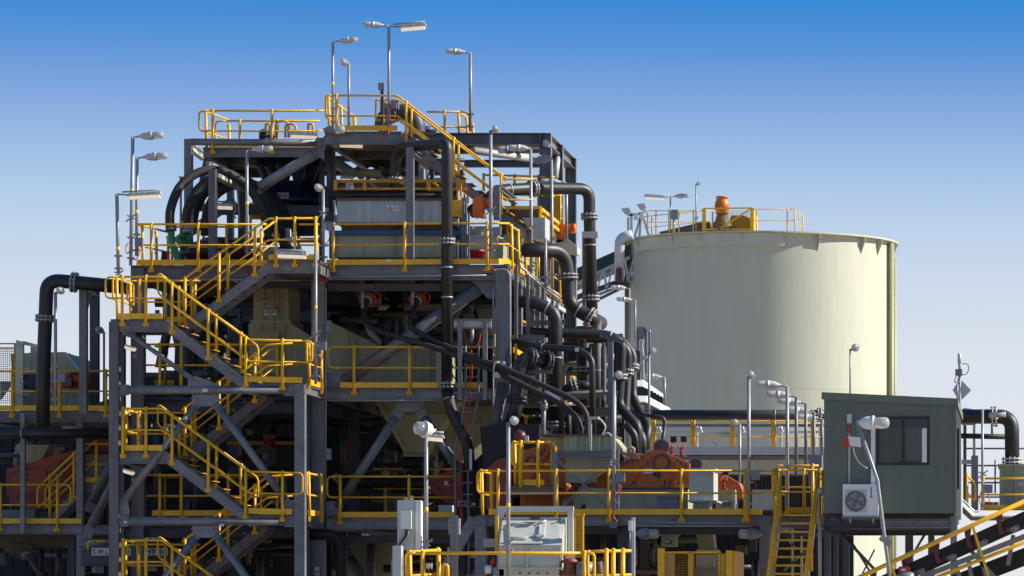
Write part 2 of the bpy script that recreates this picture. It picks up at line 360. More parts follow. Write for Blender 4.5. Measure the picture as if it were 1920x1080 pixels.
# --- steel platform -----------------------------------------------
def platform(label, px0, px1, py, Y0, Y1, bh=0.30, material=None, cat='platform', bars=True, x1w=None):
    """py is the picture row of the deck surface at its front edge"""
    mt = material or STEEL; a = W(px0, py, Y0); b = W(px1, py, Y0)
    t = thing('steel_platform', label, cat, a)
    MB().box(a.x, b.x, Y0+0.02, Y1, a.z-0.035, a.z-0.003).build('closed_floor_plate', GRATE, t)  # grating closed to a solid plate so the decks below stay dark
    MB().sec((a.x, Y0+0.06, a.z-0.04-bh/2), (b.x, Y0+0.06, a.z-0.04-bh/2), bh, 0.12, 'C', t=0.018).build('edge_beam', mt, t)
    for x in (a.x+0.07, b.x-0.07):
        MB().sec((x, Y0+0.13, a.z-0.04-bh/2), (x, Y1, a.z-0.04-bh/2), bh, 0.12, 'I', t=0.018).build('side_beam', mt, t)
    n = max(1, int((Y1-Y0)/2.0))
    for k in range(1, n+1):
        y = Y0 + (Y1-Y0)*k/(n+0.0) - (0.08 if k == n else 0)
        MB().sec((a.x+0.14, y, a.z-0.05-bh*0.35), (b.x-0.14, y, a.z-0.05-bh*0.35), bh*0.7, 0.1, 'I', t=0.015).build('cross_beam', mt, t)
    return t
def flight(label, top, bot, Y0, wd, material=None, treads=8, level_top=0, level_bot=0, depth=0.24):
    """top and bot are world points on the nosing line at the near side"""
    mt = material or STEEL; top = Vector(top); bot = Vector(bot)
    t = thing('stair_flight', label, 'stairs', bot)
    for y in (Y0, Y0+wd-0.05):
        a = Vector((top.x, y, top.z)); b = Vector((bot.x, y, bot.z)); dz = Vector((0, 0, -depth))
        s_ = MB(); s_.prism([a, b, b+dz*1.15, a+dz*1.15], 0.012)
        d = (b-a).normalized(); nrm = Vector((-d.z, 0, d.x));
        if nrm.z < 0: nrm = -nrm
        s_.sec(a - nrm*0.008+Vector((0,0.03,0)), b - nrm*0.008+Vector((0,0.03,0)), 0.016, 0.075, 'box', up=nrm)
        c = a+dz*1.15; e = b+dz*1.15
        s_.sec(c + nrm*0.008+Vector((0,0.03,0)), e + nrm*0.008+Vector((0,0.03,0)), 0.016, 0.075, 'box', up=nrm)
        s_.bolts([a + (b-a)*((k+0.5)/treads) + dz*q + Vector((0,0,0)) for k in range(treads) for q in (0.38, 0.72)], 0.014, 0.01)
        s_.build('stringer', mt, t)
    for k in range(treads):
        c = top + (bot-top)*((k+0.55)/treads); w2 = abs(top.x-bot.x)/treads*0.62
        z = c.z - 0.02
        tr = MB(); tr.box(c.x-w2, c.x+w2, Y0+0.07, Y0+wd-0.06, z-0.03, z); tr.build('tread', GRATE, t)
        side = 1 if bot.x > top.x else -1
        MB().box(c.x+side*w2-(0.0 if side > 0 else 0.05), c.x+side*w2+(0.05 if side > 0 else 0.0), Y0+0.068, Y0+wd-0.062, z-0.012, z+0.006).build('nosing', YELD, t)
    return t
# --- flanges and pipes ---------------------------------------------
def flange_mb(c, d, r, gap=0.024):
    r = r*0.92
    c = Vector(c); d = Vector(d).normalized(); q = MB()
    for s_ in (-1, 1):
        a = c + d*(s_*gap); q.cyl(a, a + d*(s_*0.035), r, 18)
    u = Vector((0,1,0)) if abs(d.y) < 0.9 else Vector((0,0,1)); u = (u - d*u.dot(d)).normalized(); v = d.cross(u)
    nb = 12
    for k in range(nb):
        an = 2*math.pi*(k+0.5)/nb; p = c + (u*math.cos(an)+v*math.sin(an))*r*0.86
        q.cyl(p - d*(gap+0.065), p + d*(gap+0.065), 0.018, 6)
    return q
def pipe(label, pts, r, rad=0.4, flanges=(), material=None, cat='pipe', name='process_pipe', seg=16, group=None, fl_mat=None, bands=()):
    """flanges: (index of segment, fraction) along the unrounded points"""
    mt = material or PIPE; pts = [Vector(p) for p in pts]
    t = thing(name, label, cat, pts[-1], group)
    MB().tube(fillet(pts, rad), r, seg).build('pipe_run', mt, t)
    for i, f in flanges:
        c = pts[i] + (pts[i+1]-pts[i])*f
        flange_mb(c, pts[i+1]-pts[i], r*1.62).build('flange', fl_mat or GALV, t)
    for i, f in bands:
        c = pts[i] + (pts[i+1]-pts[i])*f; d = (pts[i+1]-pts[i]).normalized()
        MB().cyl(c - d*0.02, c + d*0.02, r*1.07, seg).build('pipe_clamp', GALV, t)
    return t
def sway(path, amp=0.0):
    return path
# --- lamps ---------------------------------------------------------
LG = 'well glass lamps on galvanised poles'
def well_head(t, c, d, ln=0.62, r=0.085, mtl=None):
    r = r*1.12
    """lamp head: ribbed cast housing and clear glass; c is the arm end, d the direction the lamp points"""
    c = Vector(c); d = Vector(d).normalized(); q = MB()
    q.lathe(c, c+d*ln*0.52, [(0, 0.03), (0.12, r*0.55), (0.35, r*0.95), (0.7, r*1.12), (0.86, r*1.12), (0.861, r*1.22), (1, r*1.22)], 14)
    q.cyl(c-d*0.03, c+d*0.02, 0.035, 8)
    b = q.build('lamp_housing', mtl or LGREY, t)
    g = MB(); a = c+d*ln*0.52; e = c+d*ln
    g.lathe(a, e, [(0, r*0.98), (0.8, r*0.92), (0.93, r*0.75), (1.0, r*0.35)], 14)
    g.build('lamp_glass', GLASS, b)
    MB().lathe(a, e, [(0, 0.02), (0.1, 0.03), (0.45, 0.045), (0.7, 0.04), (0.85, 0.01)], 8).build('lamp_bulb', WHITE, b)
def fluoro(t, c, ln=0.95, tilt=0.0, dirx=1):
    c = Vector(c); up = Vector((0,0,1)); d = Vector((dirx*math.cos(tilt), 0, math.sin(tilt))); e = c + d*ln
    q = MB(); n = Vector((-d.z, 0, d.x)); n = n if n.z > 0 else -n
    q.sec(c + n*0.035, e + n*0.035, 0.05, 0.15, 'box', up=n)
    q.sec(c - d*0.02, e + d*0.02, 0.03, 0.17, 'box', up=n)
    for f in (0.12, 0.5, 0.88): q.sec(c + d*ln*f + n*0.02 - d*0.015, c + d*ln*f + n*0.02 + d*0.015, 0.07, 0.19, 'box', up=n)
    b = q.build('lamp_tray', LGREY, t)
    MB().sec(c - n*0.055 + d*0.02, e - n*0.055 - d*0.02, 0.07, 0.12, 'box', up=n).build('lamp_diffuser', TUBE, b)
    MB().tube([c + n*0.1 - d*0.15, e + n*0.1], 0.02, 8).build('lamp_arm', GALV, b)
def clamp(t, p, s=1.0):
    q = MB(); p = Vector(p)
    q.sec(p + Vector((-0.12*s, -0.05, -0.1*s)), p + Vector((0.13*s, -0.05, 0.09*s)), 0.04, 0.03, 'box', up=(0,1,0))
    q.sec(p + Vector((-0.09*s, -0.05, 0.05*s)), p + Vector((0.09*s, -0.05, -0.04*s)), 0.035, 0.03, 'box', up=(0,1,0))
    q.build('hinge_clamp', GALV, t)
def pole_lamp(label, px, py0, py1, Y, heads, r=0.035, clamp_py=None, tape_py=None, cable=False, lean=0.0, mtl=None, brackets=True, ball=False, headmat=None):
    """heads: list of ('well', dx px, dz, len) / ('tube', dirx, tilt) / ('end', side)"""
    a = W(px+lean, py1, Y); b = W(px, py0, Y)
    t = thing('pole_lamp', label, 'lamp post', a, LG)
    MB().tube([a, b], r, 10).build('pole', mtl or GALV, t)
    for h_ in heads:
        if h_[0] == 'well':
            dx = h_[1]; s_ = 1 if dx > 0 else -1; ar = b + Vector((m(abs(dx), Y)*s_, 0, 0.02)) ; ln = h_[2] if len(h_) > 2 else 0.62
            MB().tube([b, b+Vector((0.08*s_,0,0.0)), ar], 0.02, 8).build('arm', GALV, t); well_head(t, ar, (s_, -0.05, 0.05), ln, 0.085*ln/0.62, headmat)
        elif h_[0] == 'tube':
            s_ = h_[1]; ar = b + Vector((0.28*s_, 0, -0.04)); MB().tube([b, ar + Vector((0,0,0.02))], 0.02, 8).build('arm', GALV, t)
            fluoro(t, ar, h_[2] if len(h_) > 2 else 0.95, h_[3] if len(h_) > 3 else 0.1, s_)
        elif h_[0] == 'end':
            s_ = h_[1]; c = b + Vector((0.03*s_, 0, 0.0)); e = c + Vector((0.10*s_, -0.12, 0.03))
            MB().tube([b - Vector((0,0,0.02)), c + Vector((0.02*s_, 0.1, 0.01))], 0.03, 8).build('arm', GALV, t)
            well_head(t, e - Vector((0.02*s_, -0.42, 0)), (0.02*s_ + h_[2] if len(h_) > 2 else 0.02*s_, -1, 0.05), 0.5, 0.068, WHITE)
    if clamp_py: clamp(t, W(px + lean*(clamp_py-py0)/(py1-py0), clamp_py, Y))
    if tape_py: 
        p = W(px + lean*(tape_py-py0)/(py1-py0), tape_py, Y); MB().cyl(p-Vector((0,0,0.05)), p+Vector((0,0,0.05)), r*1.08, 10).build('tape_band', TAPE, t)
    if brackets:
        for f in (0.06, 0.22):
            p = a + (b-a)*f; MB().box(p.x-0.09, p.x+0.09, p.y-0.02, p.y+0.1, p.z-0.02, p.z+0.02).build('pole_bracket', GALV, t)
    if cable:
        p = W(px, cable, Y); q = MB()
        q.box(p.x+0.05, p.x+0.24, p.y-0.03, p.y+0.1, p.z-0.08, p.z+0.12); q.build('junction_box', BOXGREY, t)
        MB().tube(spline([p+Vector((0.12,0,-0.08)), p+Vector((0.16,-0.02,-0.25)), p+Vector((0.05,-0.03,-0.42)), p+Vector((-0.08,-0.02,-0.25)), p+Vector((-0.02,0,-0.02))]), 0.012, 6).build('red_cable', REDCABLE, t)
    return t
def motor(parent_or_none, c, d, ln, r, material, label=None, group=None):
    """finned electric motor along d, with a terminal box"""
    c = Vector(c); d = Vector(d).normalized()
    t = parent_or_none or thing('electric_motor', label, 'motor', c, group)
    q = MB(); q.lathe(c, c+d*ln, [(0, r*0.55), (0.04, r*0.9), (0.16, r*0.95), (0.161, r*0.8), (0.72, r*0.8), (0.721, r*1.0), (0.96, r*1.0), (1, r*0.75)], 18)
    b = q.build('motor_body', material, t)
    u = Vector((0,0,1)) if abs(d.z) < 0.9 else Vector((0,1,0)); u = (u-d*u.dot(d)).normalized(); v = d.cross(u); f = MB()
    for k in range(18):
        an = 2*math.pi*k/18; w_ = u*math.cos(an)+v*math.sin(an); f.sec(c+d*ln*0.18+w_*r*0.86, c+d*ln*0.70+w_*r*0.86, r*0.18, r*0.05, 'box', up=w_)
    f.build('cooling_fins', material, b)
    e = c + d*ln*0.42 - Vector((0, r*0.95, 0)) + u*r*0.2
    MB().box(e.x-r*0.35, e.x+r*0.35, e.y-r*0.15, e.y+r*0.3, e.z-r*0.3, e.z+r*0.35).build('terminal_box', material, b)
    return t
# ================================================================== ground
structure('ground', MB().add([(-3000,-400,0),(3000,-400,0),(3000,6000,0),(-3000,6000,0)], [(0,1,2,3)]), SOIL)
structure('plant_yard', MB().box(-40, 30, 60, 240, -0.3, 0.06), mat('dusty_concrete', (0.38, 0.32, 0.25), 0.9, 0, 0.15, 0.3, (0.18,0.13,0.09), 0.5, 0.2))

# ================================================================== main process frame (front plane at 100 m)
Y0 = 100.0
fr = thing('process_building_frame', 'tall dark galvanised steel frame of the central plant behind the stairs, three decks high', 'steel frame', W(595, 1283, Y0))
def colm(t, px0, px1, py0, py1, Y, d=0.3, material=None, name='column', kind='box', bolt_rows=()):
    a = W((px0+px1)/2, py0, Y); b = W((px0+px1)/2, py1, Y); wd = m(px1-px0, Y)
    q = MB().sec((a.x, Y+d/2, a.z), (b.x, Y+d/2, b.z), d, wd, kind, up=(0,1,0), t=0.022)
    for r_ in bolt_rows:
        for s_ in (-0.27, 0.27):
            p = W((px0+px1)/2, r_, Y); q.bolts([(p.x+s_*wd, Y, p.z)], 0.028, 0.022)
    return q.build(name, material or STEEL, t)
def hbeam(t, px0, px1, py0, py1, Y, material=None, kind='I', name='beam', w_=0.2):
    a = W(px0, (py0+py1)/2, Y+w_/2); b = W(px1, (py0+py1)/2, Y+w_/2)
    a = W(px0, (py0+py1)/2, Y); b = W(px1, (py0+py1)/2, Y)
    return MB().sec((a.x, Y+w_/2, a.z), (b.x, Y+w_/2, b.z), m(py1-py0, Y), w_, kind, t=0.02).build(name, material or STEEL, t)
def brace(t, p0, p1, dpx, Y, material=None, Yb=None, name='brace', ends=True):
    a = W(*p0, Y); b = W(*p1, Yb or Y); r = m(dpx, Y)/2; d = (b-a).normalized()
    q = MB().tube([a+d*0.25, b-d*0.25] if ends else [a, b], r, 16)
    if ends:
        n = d.cross(Vector((0,1,0)))
        q.sec(a, a+d*0.45, 0.02, r*2.15, 'box', up=(0,1,0)); q.sec(b, b-d*0.45, 0.02, r*2.15, 'box', up=(0,1,0))
        for e, s_ in ((a, 1), (b, -1)):
            for i in (0.08, 0.17):
                for j in (-0.5, 0.5):
                    q.bolts([e + d*i*s_ + n*j*r + Vector((0,-0.01,0))], 0.024, 0.02)
    return q.build(name, material or STEEL, t)
def gusset(t, pxs, Y, bolts=(), material=None):
    q = MB().pprism(pxs, Y, 0.025); q.bolts([W(a, b, Y) for a, b in bolts], 0.03, 0.024)
    return q.build('gusset_plate', material or STEEL, t)
colm(fr, 245, 269, 500, 1283, Y0, material=RSTEEL, bolt_rows=(508, 517, 620, 630, 740, 750))
colm(fr, 584, 608, 503, 1283, Y0+0.05, bolt_rows=(740, 750, 985, 995))
colm(fr, 929, 956, 503, 1283, Y0, bolt_rows=(510, 520, 740, 750))
MB().tube([W(925, 540, Y0-0.1), W(925, 930, Y0-0.1)], 0.02, 6).build('conduit', GALV, fr)
MB().tube([W(611, 540, Y0-0.1), W(611, 905, Y0-0.1)], 0.02, 6).build('conduit', GALV, fr)
# rear and side columns
for px, Yc in ((1034, 109), (1056, 111.5), (1081, 115)):
    a = W(px, 500, Yc); MB().sec((a.x-0.15, Yc, 0), (a.x-0.15, Yc, W(0, {1034:250,1056:272,1081:297}[px], Yc).z), 0.3, 0.3, 'I', up=(1,0,0), t=0.02).build('column', STEEL, fr)
for x in (-21.4, -17.2):
    for yc in (106, 112): MB().sec((x, yc, 0), (x, yc, 9.9), 0.3, 0.3, 'I', up=(0,1,0), t=0.02).build('column', DSTEEL, fr)
MB().sec((-21.4,112,9.7), (-12.9,112,9.7), 0.3, 0.15, 'I').build('beam', DSTEEL, fr)
# beams between the decks, seen below the deck edges
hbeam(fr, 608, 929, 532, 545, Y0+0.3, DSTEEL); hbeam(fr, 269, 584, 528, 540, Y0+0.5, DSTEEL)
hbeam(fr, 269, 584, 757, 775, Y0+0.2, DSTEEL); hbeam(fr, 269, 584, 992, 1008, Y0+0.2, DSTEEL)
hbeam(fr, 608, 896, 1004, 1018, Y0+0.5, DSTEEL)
MB().tube([W(275, 524, Y0-0.02), W(560, 526, Y0-0.02)], 0.02, 6).build('conduit', GALV, fr)
MB().tube([W(612, 520, Y0-0.05), W(912, 516, Y0-0.05)], 0.02, 6).build('conduit', GALV, fr)
MB().tube([W(612, 751, Y0-0.05), W(835, 751, Y0-0.05)], 0.025, 6).build('conduit', GALV, fr)
# big diagonal and chevron braces
brace(fr, (630, 727), (912, 530), 25, Y0+0.35)
gusset(fr, [(880, 523), (929, 523), (929, 560), (915, 560)], Y0+0.28, [(905,530),(917,530),(917,543)])
gusset(fr, [(612, 700), (640, 700), (650, 728), (612, 728)], Y0+0.28, [(622,712),(636,712)])
brace(fr, (752, 766), (622, 968), 17, Y0+0.3); brace(fr, (784, 766), (872, 898), 17, Y0+0.3)
gusset(fr, [(744, 752), (794, 752), (792, 765), (780, 772), (758, 772), (745, 765)], Y0+0.2, [(752,760),(762,763),(775,763),(786,760)])
gusset(fr, [(611, 940), (628, 940), (640, 968), (611, 968)], Y0+0.25)
brace(fr, (645, 1030), (700, 1110), 17, Y0+2.0, DSTEEL)
gusset(fr, [(940, 636), (953, 640), (945, 684), (932, 694), (930, 684)], Y0-0.15)
# diagonals behind the left stair
brace(fr, (330, 535), (300, 690), 18, 105, DSTEEL); brace(fr, (308, 540), (345, 700), 12, 107, DSTEEL)
brace(fr, (245, 800), (165, 960), 18, Y0+1, DSTEEL); brace(fr, (340, 560), (335, 760), 20, 105.5, DSTEEL)
# decks
platform('left half of the uppermost wide deck, carrying the arched black hoses', 245, 604, 497, Y0, 108.5, 0.33, RSTEEL)
platform('right half of the uppermost wide deck, under the streaked separator', 606, 952, 496, Y0-0.02, 111.7, 0.33)
platform('middle deck of the central frame above the chevron braces', 611, 925, 727, Y0-0.02, 111, 0.25)
platform('lowest long deck of the central frame beside the red cable tray', 611, 900, 969, Y0-0.02, 111, 0.26)
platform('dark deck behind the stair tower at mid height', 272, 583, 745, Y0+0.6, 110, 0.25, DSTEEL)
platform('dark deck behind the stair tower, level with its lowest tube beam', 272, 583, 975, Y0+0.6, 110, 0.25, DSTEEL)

# ================================================================== upper roof frame
uf = thing('roof_frame', 'open grey steel roof frame at the top of the plant, boxed towards the right', 'steel frame', W(700, 497, 104))
colm(uf, 345, 358, 260, 497, 103, 0.3); colm(uf, 598, 606, 280, 497, 104.5, 0.25, DSTEEL)
brace(uf, (358, 266), (598, 268), 13, 103, ends=False); hbeam(uf, 380, 598, 279, 293, 103.3)
MB().sec(W(358, 276, 103.2), W(382, 294, 107.5), 0.2, 0.15, 'I').build('beam', PALE, uf)
gusset(uf, [(592, 258), (608, 258), (608, 300), (596, 292)], 102.9, [(600,266),(600,276)])
brace(uf, (603, 280), (470, 362), 20, 103.1, LSTEEL); brace(uf, (440, 375), (330, 455), 18, 105.5, Yb=105.5)
brace(uf, (395, 285), (370, 395), 18, 106.5, DSTEEL)
hbeam(uf, 405, 600, 385, 402, 104.5, RSTEEL); hbeam(uf, 400, 520, 318, 332, 107, BROWN); 
colm(uf, 425, 436, 300, 497, 106, 0.25, RSTEEL)
# penthouse platform stringer, right hand long beams
for (a, b) in (((742, 252), (1023, 251)),):
    A = W(742, 261, 109); B = W(1024, 261, 109); MB().sec(A, B, m(22, 109), 0.25, 'I', t=0.022).build('beam', RSTEEL, uf)
a = W(1034, 261, 109); b = W(1081, 307, 115)
MB().sec((a.x-0.14, 108.9, a.z), (a.x-0.14, 115, a.z), m(22,109), 0.22, 'I', t=0.022).build('beam', STEEL, uf)
MB().sec(W(870, 307, 114.8), W(1072, 307, 114.8), 0.2, 0.2, 'I').build('beam', RSTEEL, uf)
MB().tube([W(745, 283, 112), W(1050, 279, 112)], 0.11, 14).build('beam', RSTEEL, uf)
MB().tube([W(885, 282, 110), W(1045, 304, 114)], 0.10, 14).build('brace', LGREY, uf)
MB().tube([W(900, 272, 109.3), W(1020, 274, 109.3)], 0.06, 12).build('brace', LGREY, uf)
MB().tube([W(1047, 285, 111.5), W(1041, 335, 111)], 0.08, 12).build('brace', LGREY, uf)
# posts and struts under the penthouse
for q in [((612, 255),(622, 395),103.2,10), ((622, 300),(636, 400),105,8)]:
    brace(uf, q[0], q[1], q[3], q[2], DSTEEL, ends=False)
colm(uf, 612, 626, 262, 420, 103.4, 0.25, DSTEEL)
hbeam(uf, 626, 742, 262, 270, 107, BROWN); hbeam(uf, 626, 742, 292, 302, 108.5, BROWN); hbeam(uf, 640, 860, 318, 328, 110, BROWN)
brace(uf, (640, 268), (735, 335), 8, 106, BROWN, Yb=107); brace(uf, (648, 335), (700, 300), 14, 108, BROWN)
colm(uf, 705, 722, 305, 400, 109, 0.2, OLIVE)
MB().tube([W(690, 330, 105), W(690, 400, 105)], 0.06, 10).build('post', GALV, uf)
# penthouse deck
ph = platform('small top platform with kinked edge beam above the streaked separator', 608, 752, 246, 102, 108, 0.28, STEEL)
MB().sec(W(752, 251, 102.05)+Vector((0,0,-0.05)), W(782, 274, 102.05)+Vector((0,0,-0.05)), 0.28, 0.12, 'C', t=0.018).build('edge_beam', STEEL, ph)
pl2 = platform('narrow roof walkway over the dark blue hopper cluster', 380, 604, 276, 103, 108, 0.2, STEEL)
platform('open right end of the roof walkway under the tall lamp', 782, 890, 249, 109.4, 112, 0.2, DSTEEL)

# ================================================================== stair tower (front plane at 97 m)
YT = 97.0; LV = 247.0
st = thing('stair_tower_frame', 'braced steel tower of the outdoor staircase, with a left and a shorter right column', 'steel frame', W(400, 1283, YT))
colm(st, 204, 222, 603, 1290, YT, 0.26, RSTEEL, bolt_rows=(612, 620, 722, 730, 851, 857, 975, 982))
colm(st, 552, 571, 720, 1290, YT, 0.26, bolt_rows=(728, 736, 975, 983))
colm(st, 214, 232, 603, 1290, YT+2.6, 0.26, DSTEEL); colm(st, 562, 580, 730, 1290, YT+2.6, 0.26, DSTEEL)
for k in range(3):
    dy = LV*k
    if k < 2:
        y = 731 + 246*k
        a = W(240, y, YT+0.1); b = W(535, y, YT+0.1); MB().tube([a, b], 0.10, 18).build('tube_beam', STEEL, st)
        gusset(st, [(222, y-10), (242, y-10), (242, y+10), (222, y+10)], YT+0.06, [(228, y-5), (236, y-5), (228, y+5), (236, y+5)])
        gusset(st, [(533, y-11), (552, y-11), (552, y+11), (533, y+11)], YT+0.06, [(539, y-5), (546, y-5), (539, y+5), (546, y+5)])
        gusset(st, [(362, y+9), (412, y+9), (410, y+20), (398, y+31), (375, y+31), (358, y+16)], YT+0.05, [(368,y+16),(376,y+19),(396,y+19),(404,y+16)])
        if k == 0:
            gusset(st, [(365, 704), (412, 722), (412, 724), (352, 724), (352, 714)], YT+0.05, [(360,712),(372,716)])
            brace(st, (222, 610), (362, 712), 9, YT+0.1)
            gusset(st, [(221, 603), (236, 603), (255, 628), (232, 628), (221, 616)], YT+0.08, [(227,609),(240,618)])
        brace(st, (377, y+16), (222, y+222), 14, YT+0.12); brace(st, (397, y+16), (546, y+222), 14, YT+0.12)
        if k == 0:
            gusset(st, [(222, 945), (240, 940), (243, 966), (222, 966)], YT+0.1, [(230,948),(234,956)])
            gusset(st, [(530, 942), (552, 936), (552, 966), (530, 966)], YT+0.1, [(540,946),(547,944),(540,953),(547,950)])
    MB().sec((W(225, 620+dy, YT).x, YT+0.3, W(0, 612+dy, YT).z), (W(225, 0, YT).x, YT+2.5, W(0, 612+dy, YT).z), 0.25, 0.1, 'I').build('side_beam', STEEL, st)
def noz(px, py, Y): return W(px, py, Y)
names_l = ['uppermost', 'middle', 'lowest']
for k in range(3):
    dy = LV*k
    wx0 = 207 if k == 0 else 222
    platform('%s left landing of the stair tower' % names_l[k], wx0, 312, 598+dy, YT+0.02, YT+2.3, 0.26)
    if k < 2: platform('%s right landing of the stair tower' % ('upper' if k == 0 else 'lower'), 466, 572 if k == 0 else 552, 718+dy, YT+0.02, YT+2.5, 0.2)
    # front flight goes down to the right
    flight('%s front flight of yellow-nosed stairs, descending to the right' % names_l[k], noz(312, 600+dy, YT), noz(470, 719+dy, YT), YT+0.04, 0.95)
    fp = [W(229 if k else 222, 598+dy, YT), W(304, 598+dy, YT), W(466, 716+dy, YT), W(566 if k == 0 else 548, 718+dy, YT)]
    railing('%s front stair railing of the stair tower, bending down to the right landing' % names_l[k], fp, [229.5 if k == 0 else 231, 274, 323, 391, 461, 530], loops=(0.3 if k == 0 else 0, 0.24), toe_seg=[0, 2])
    ip = [W(312, 600+dy, YT+0.98), W(466, 714+dy, YT+0.98)]
    railing('%s inner stair railing with looped ends, just behind the front one' % names_l[k], ip, [336, 406, 452], loops=(0.25, 0.28), toe=False, drop=0.12, bracket=False)
    # rear flight goes down to the left to the next landing / up to the right from it
    T = (503, 490) if k == 0 else (470+30, 719+LV*(k-1)+8)
    Bp = (350, 602) if k == 0 else (345, 845+LV*(k-1)+4)
    Yb = YT+1.25
    flight('%s rear flight of the stair tower, climbing to the right' % names_l[k], noz(T[0], T[1], Yb), noz(Bp[0], Bp[1], Yb), Yb+0.04, 0.95, RSTEEL if k else STEEL)
    rp_ = [W(Bp[0]-4, Bp[1]-2, Yb), W(T[0], T[1]-2, Yb)] + ([W(596, 487, Yb)] if k == 0 else [W(548, T[1]-6, Yb)])
    railing('%s rear stair railing of the stair tower, rising to the right' % names_l[k], rp_, [347, 411, 478] + ([518, 553, 592] if k == 0 else []), loops=(0, 0), toe_seg=[1] if k == 0 else [])
    railing('%s far handrail of the rear flight, parallel to the nearer one' % names_l[k], [W(Bp[0]+12, Bp[1]+2, Yb+0.98), W(T[0]+12, T[1]+2, Yb+0.98)], [366, 428, 490], loops=(0.3, 0), toe=False, drop=0.12, bracket=False)
    # landing back rails and ends
    railing('%s left landing back railing, looped at the left' % names_l[k], [W(258, 604+dy, YT+2.2), W(375, 604+dy, YT+2.2)], [262+60*0, 310, 360], loops=(0.25, 0), toe=(k == 0))
    lx = W(wx0+3, 598+dy, YT).x; lz = W(0, 598+dy, YT).z
    if k == 0:
        railing('end railing of the uppermost left landing, seen edge on', [Vector((lx, YT+0.3, lz)), Vector((lx, YT+2.1, lz))], [Vector((lx, YT+0.45, lz)), Vector((lx, YT+1.9, lz))], loops=(0.2, 0.2), toe=False, drop=0.12)
    else:
        railing('end railing of the %s left landing, partly behind the column' % names_l[k], [Vector((lx, YT+0.3, lz)), Vector((lx, YT+2.1, lz))], [Vector((lx, YT+0.5, lz)), Vector((lx, YT+1.9, lz))], loops=(0, 0), toe=False, drop=0.12)
    if k < 2:
        rx = W(571, 0, YT).x; rz = W(0, 718+dy, YT).z
        railing('%s right landing end railing, seen edge on beside the column' % ('upper' if k == 0 else 'lower'), [Vector((rx, YT+0.45, rz)), Vector((rx, YT+2.3, rz))], [Vector((rx, YT+0.5, rz)), Vector((rx, YT+2.2, rz))], loops=(0.15, 0.15), drop=0.12)
platform('short top landing where the stair tower meets the hose deck', 500, 600, 487, YT+1.2, Y0, 0.28)
# rails on the walkways behind the stair tower
for k in range(2):
    dy = 245*k
    railing('long yellow railing behind the %s flights of the stair tower, looped at its left end' % ('upper' if k == 0 else 'lower'), [W(285, 722+dy, Y0+0.3), W(575, 722+dy, Y0+0.3)], [300, 340, 428, 520], loops=(0.3, 0), toe=(k == 1), material=YEL)
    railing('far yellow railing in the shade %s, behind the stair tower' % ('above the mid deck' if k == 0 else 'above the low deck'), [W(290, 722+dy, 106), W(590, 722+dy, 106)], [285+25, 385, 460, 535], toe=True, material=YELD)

# ================================================================== deck railings of the main frame
railing('long railing along the hose deck at the upper left, in front of the green valves', [W(257, 497, Y0), W(500, 497, Y0)], [284, 372, ], loops=(0, 0))
railing('left side railing of the hose deck, running away from the corner', [W(256, 497, Y0), W(320, 510, 104)], [Vector((W(256,497,Y0).x, y, W(0,497,Y0).z)) for y in (100.6, 102.2, 103.6)], toe=True)
railing('low railing just inside the hose deck, beside the maroon drum', [W(322, 500, 102.5), W(455, 500, 102.5)], [323, 425], toe=False)
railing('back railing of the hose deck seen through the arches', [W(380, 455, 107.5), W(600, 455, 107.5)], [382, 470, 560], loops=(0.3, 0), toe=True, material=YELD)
railing('short return railing at the right end of the hose deck', [W(560, 497, Y0+0.1), W(598, 497, Y0+0.1)], [593], toe=True)
railing('long front railing of the deck below the streaked separator', [W(612, 497, Y0), W(935, 495, Y0), W(955, 495, Y0+0.35)], [625, 759, 914], loops=(0, 0))
_x = W(955, 0, Y0+0.35).x; _z = W(0, 495, Y0).z
railing('right side railing of the uppermost deck, running back past the grey chute', [Vector((_x, Y0+0.4, _z)), Vector((_x, 111.7, _z))], [Vector((_x, y, _z)) for y in (100.7, 102.0, 103.4, 106.2, 108.8, 111.0)])
railing('front railing of the middle deck, looped at its left end', [W(638, 727, Y0), W(906, 727, Y0)], [664, 768], loops=(0.3, 0.3))
railing('front railing of the lowest central deck above the electrical panel', [W(633, 970, Y0), W(856, 970, Y0)], [638, 767], loops=(0.25, 0))
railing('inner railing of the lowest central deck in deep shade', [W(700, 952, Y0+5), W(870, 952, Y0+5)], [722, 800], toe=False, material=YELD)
# roof railings
railing('roof walkway railing over the blue hoppers, ending in the open corner', [W(392, 276, 103.0), W(611, 276, 103.0)], [399, 510], loops=(0.25, 0), h=0.9)
railing('end railing of the roof walkway, sloping away at its left', [W(382, 276, 103.0), W(427, 290, 106.5)], [Vector((W(382,276,103).x, y, W(0,276,103).z)) for y in (103.2, 106.2)], loops=(0, 0), toe=False, h=0.9, drop=0.05)
railing('farther roof walkway railing, low behind the first', [W(425, 285, 107.5), W(600, 285, 107.5)], [450, 520], loops=(0.3, 0), toe=False, h=0.8, drop=0.05)
for px, wv in ((502, 8), (529, 24), (582, 9), (545, 20)):
    a = W(px-wv/2, 258, 105); b = W(px+wv/2, 258, 105); zt = 0.35 if px != 529 else 0.42
    solo('ladder_hoop', MB().tube(fillet([a, a+Vector((0,0,zt)), b+Vector((0,0,zt)), b], 0.14), 0.03, 8), YEL, {502:'narrow yellow hoop at the left on the roof walkway',529:'widest yellow hoop, near the middle of the roof walkway',582:'narrow yellow hoop at the right on the roof walkway',545:'yellow hoop just right of the widest one'}[px], 'hoop', 'yellow hoops on the roof')
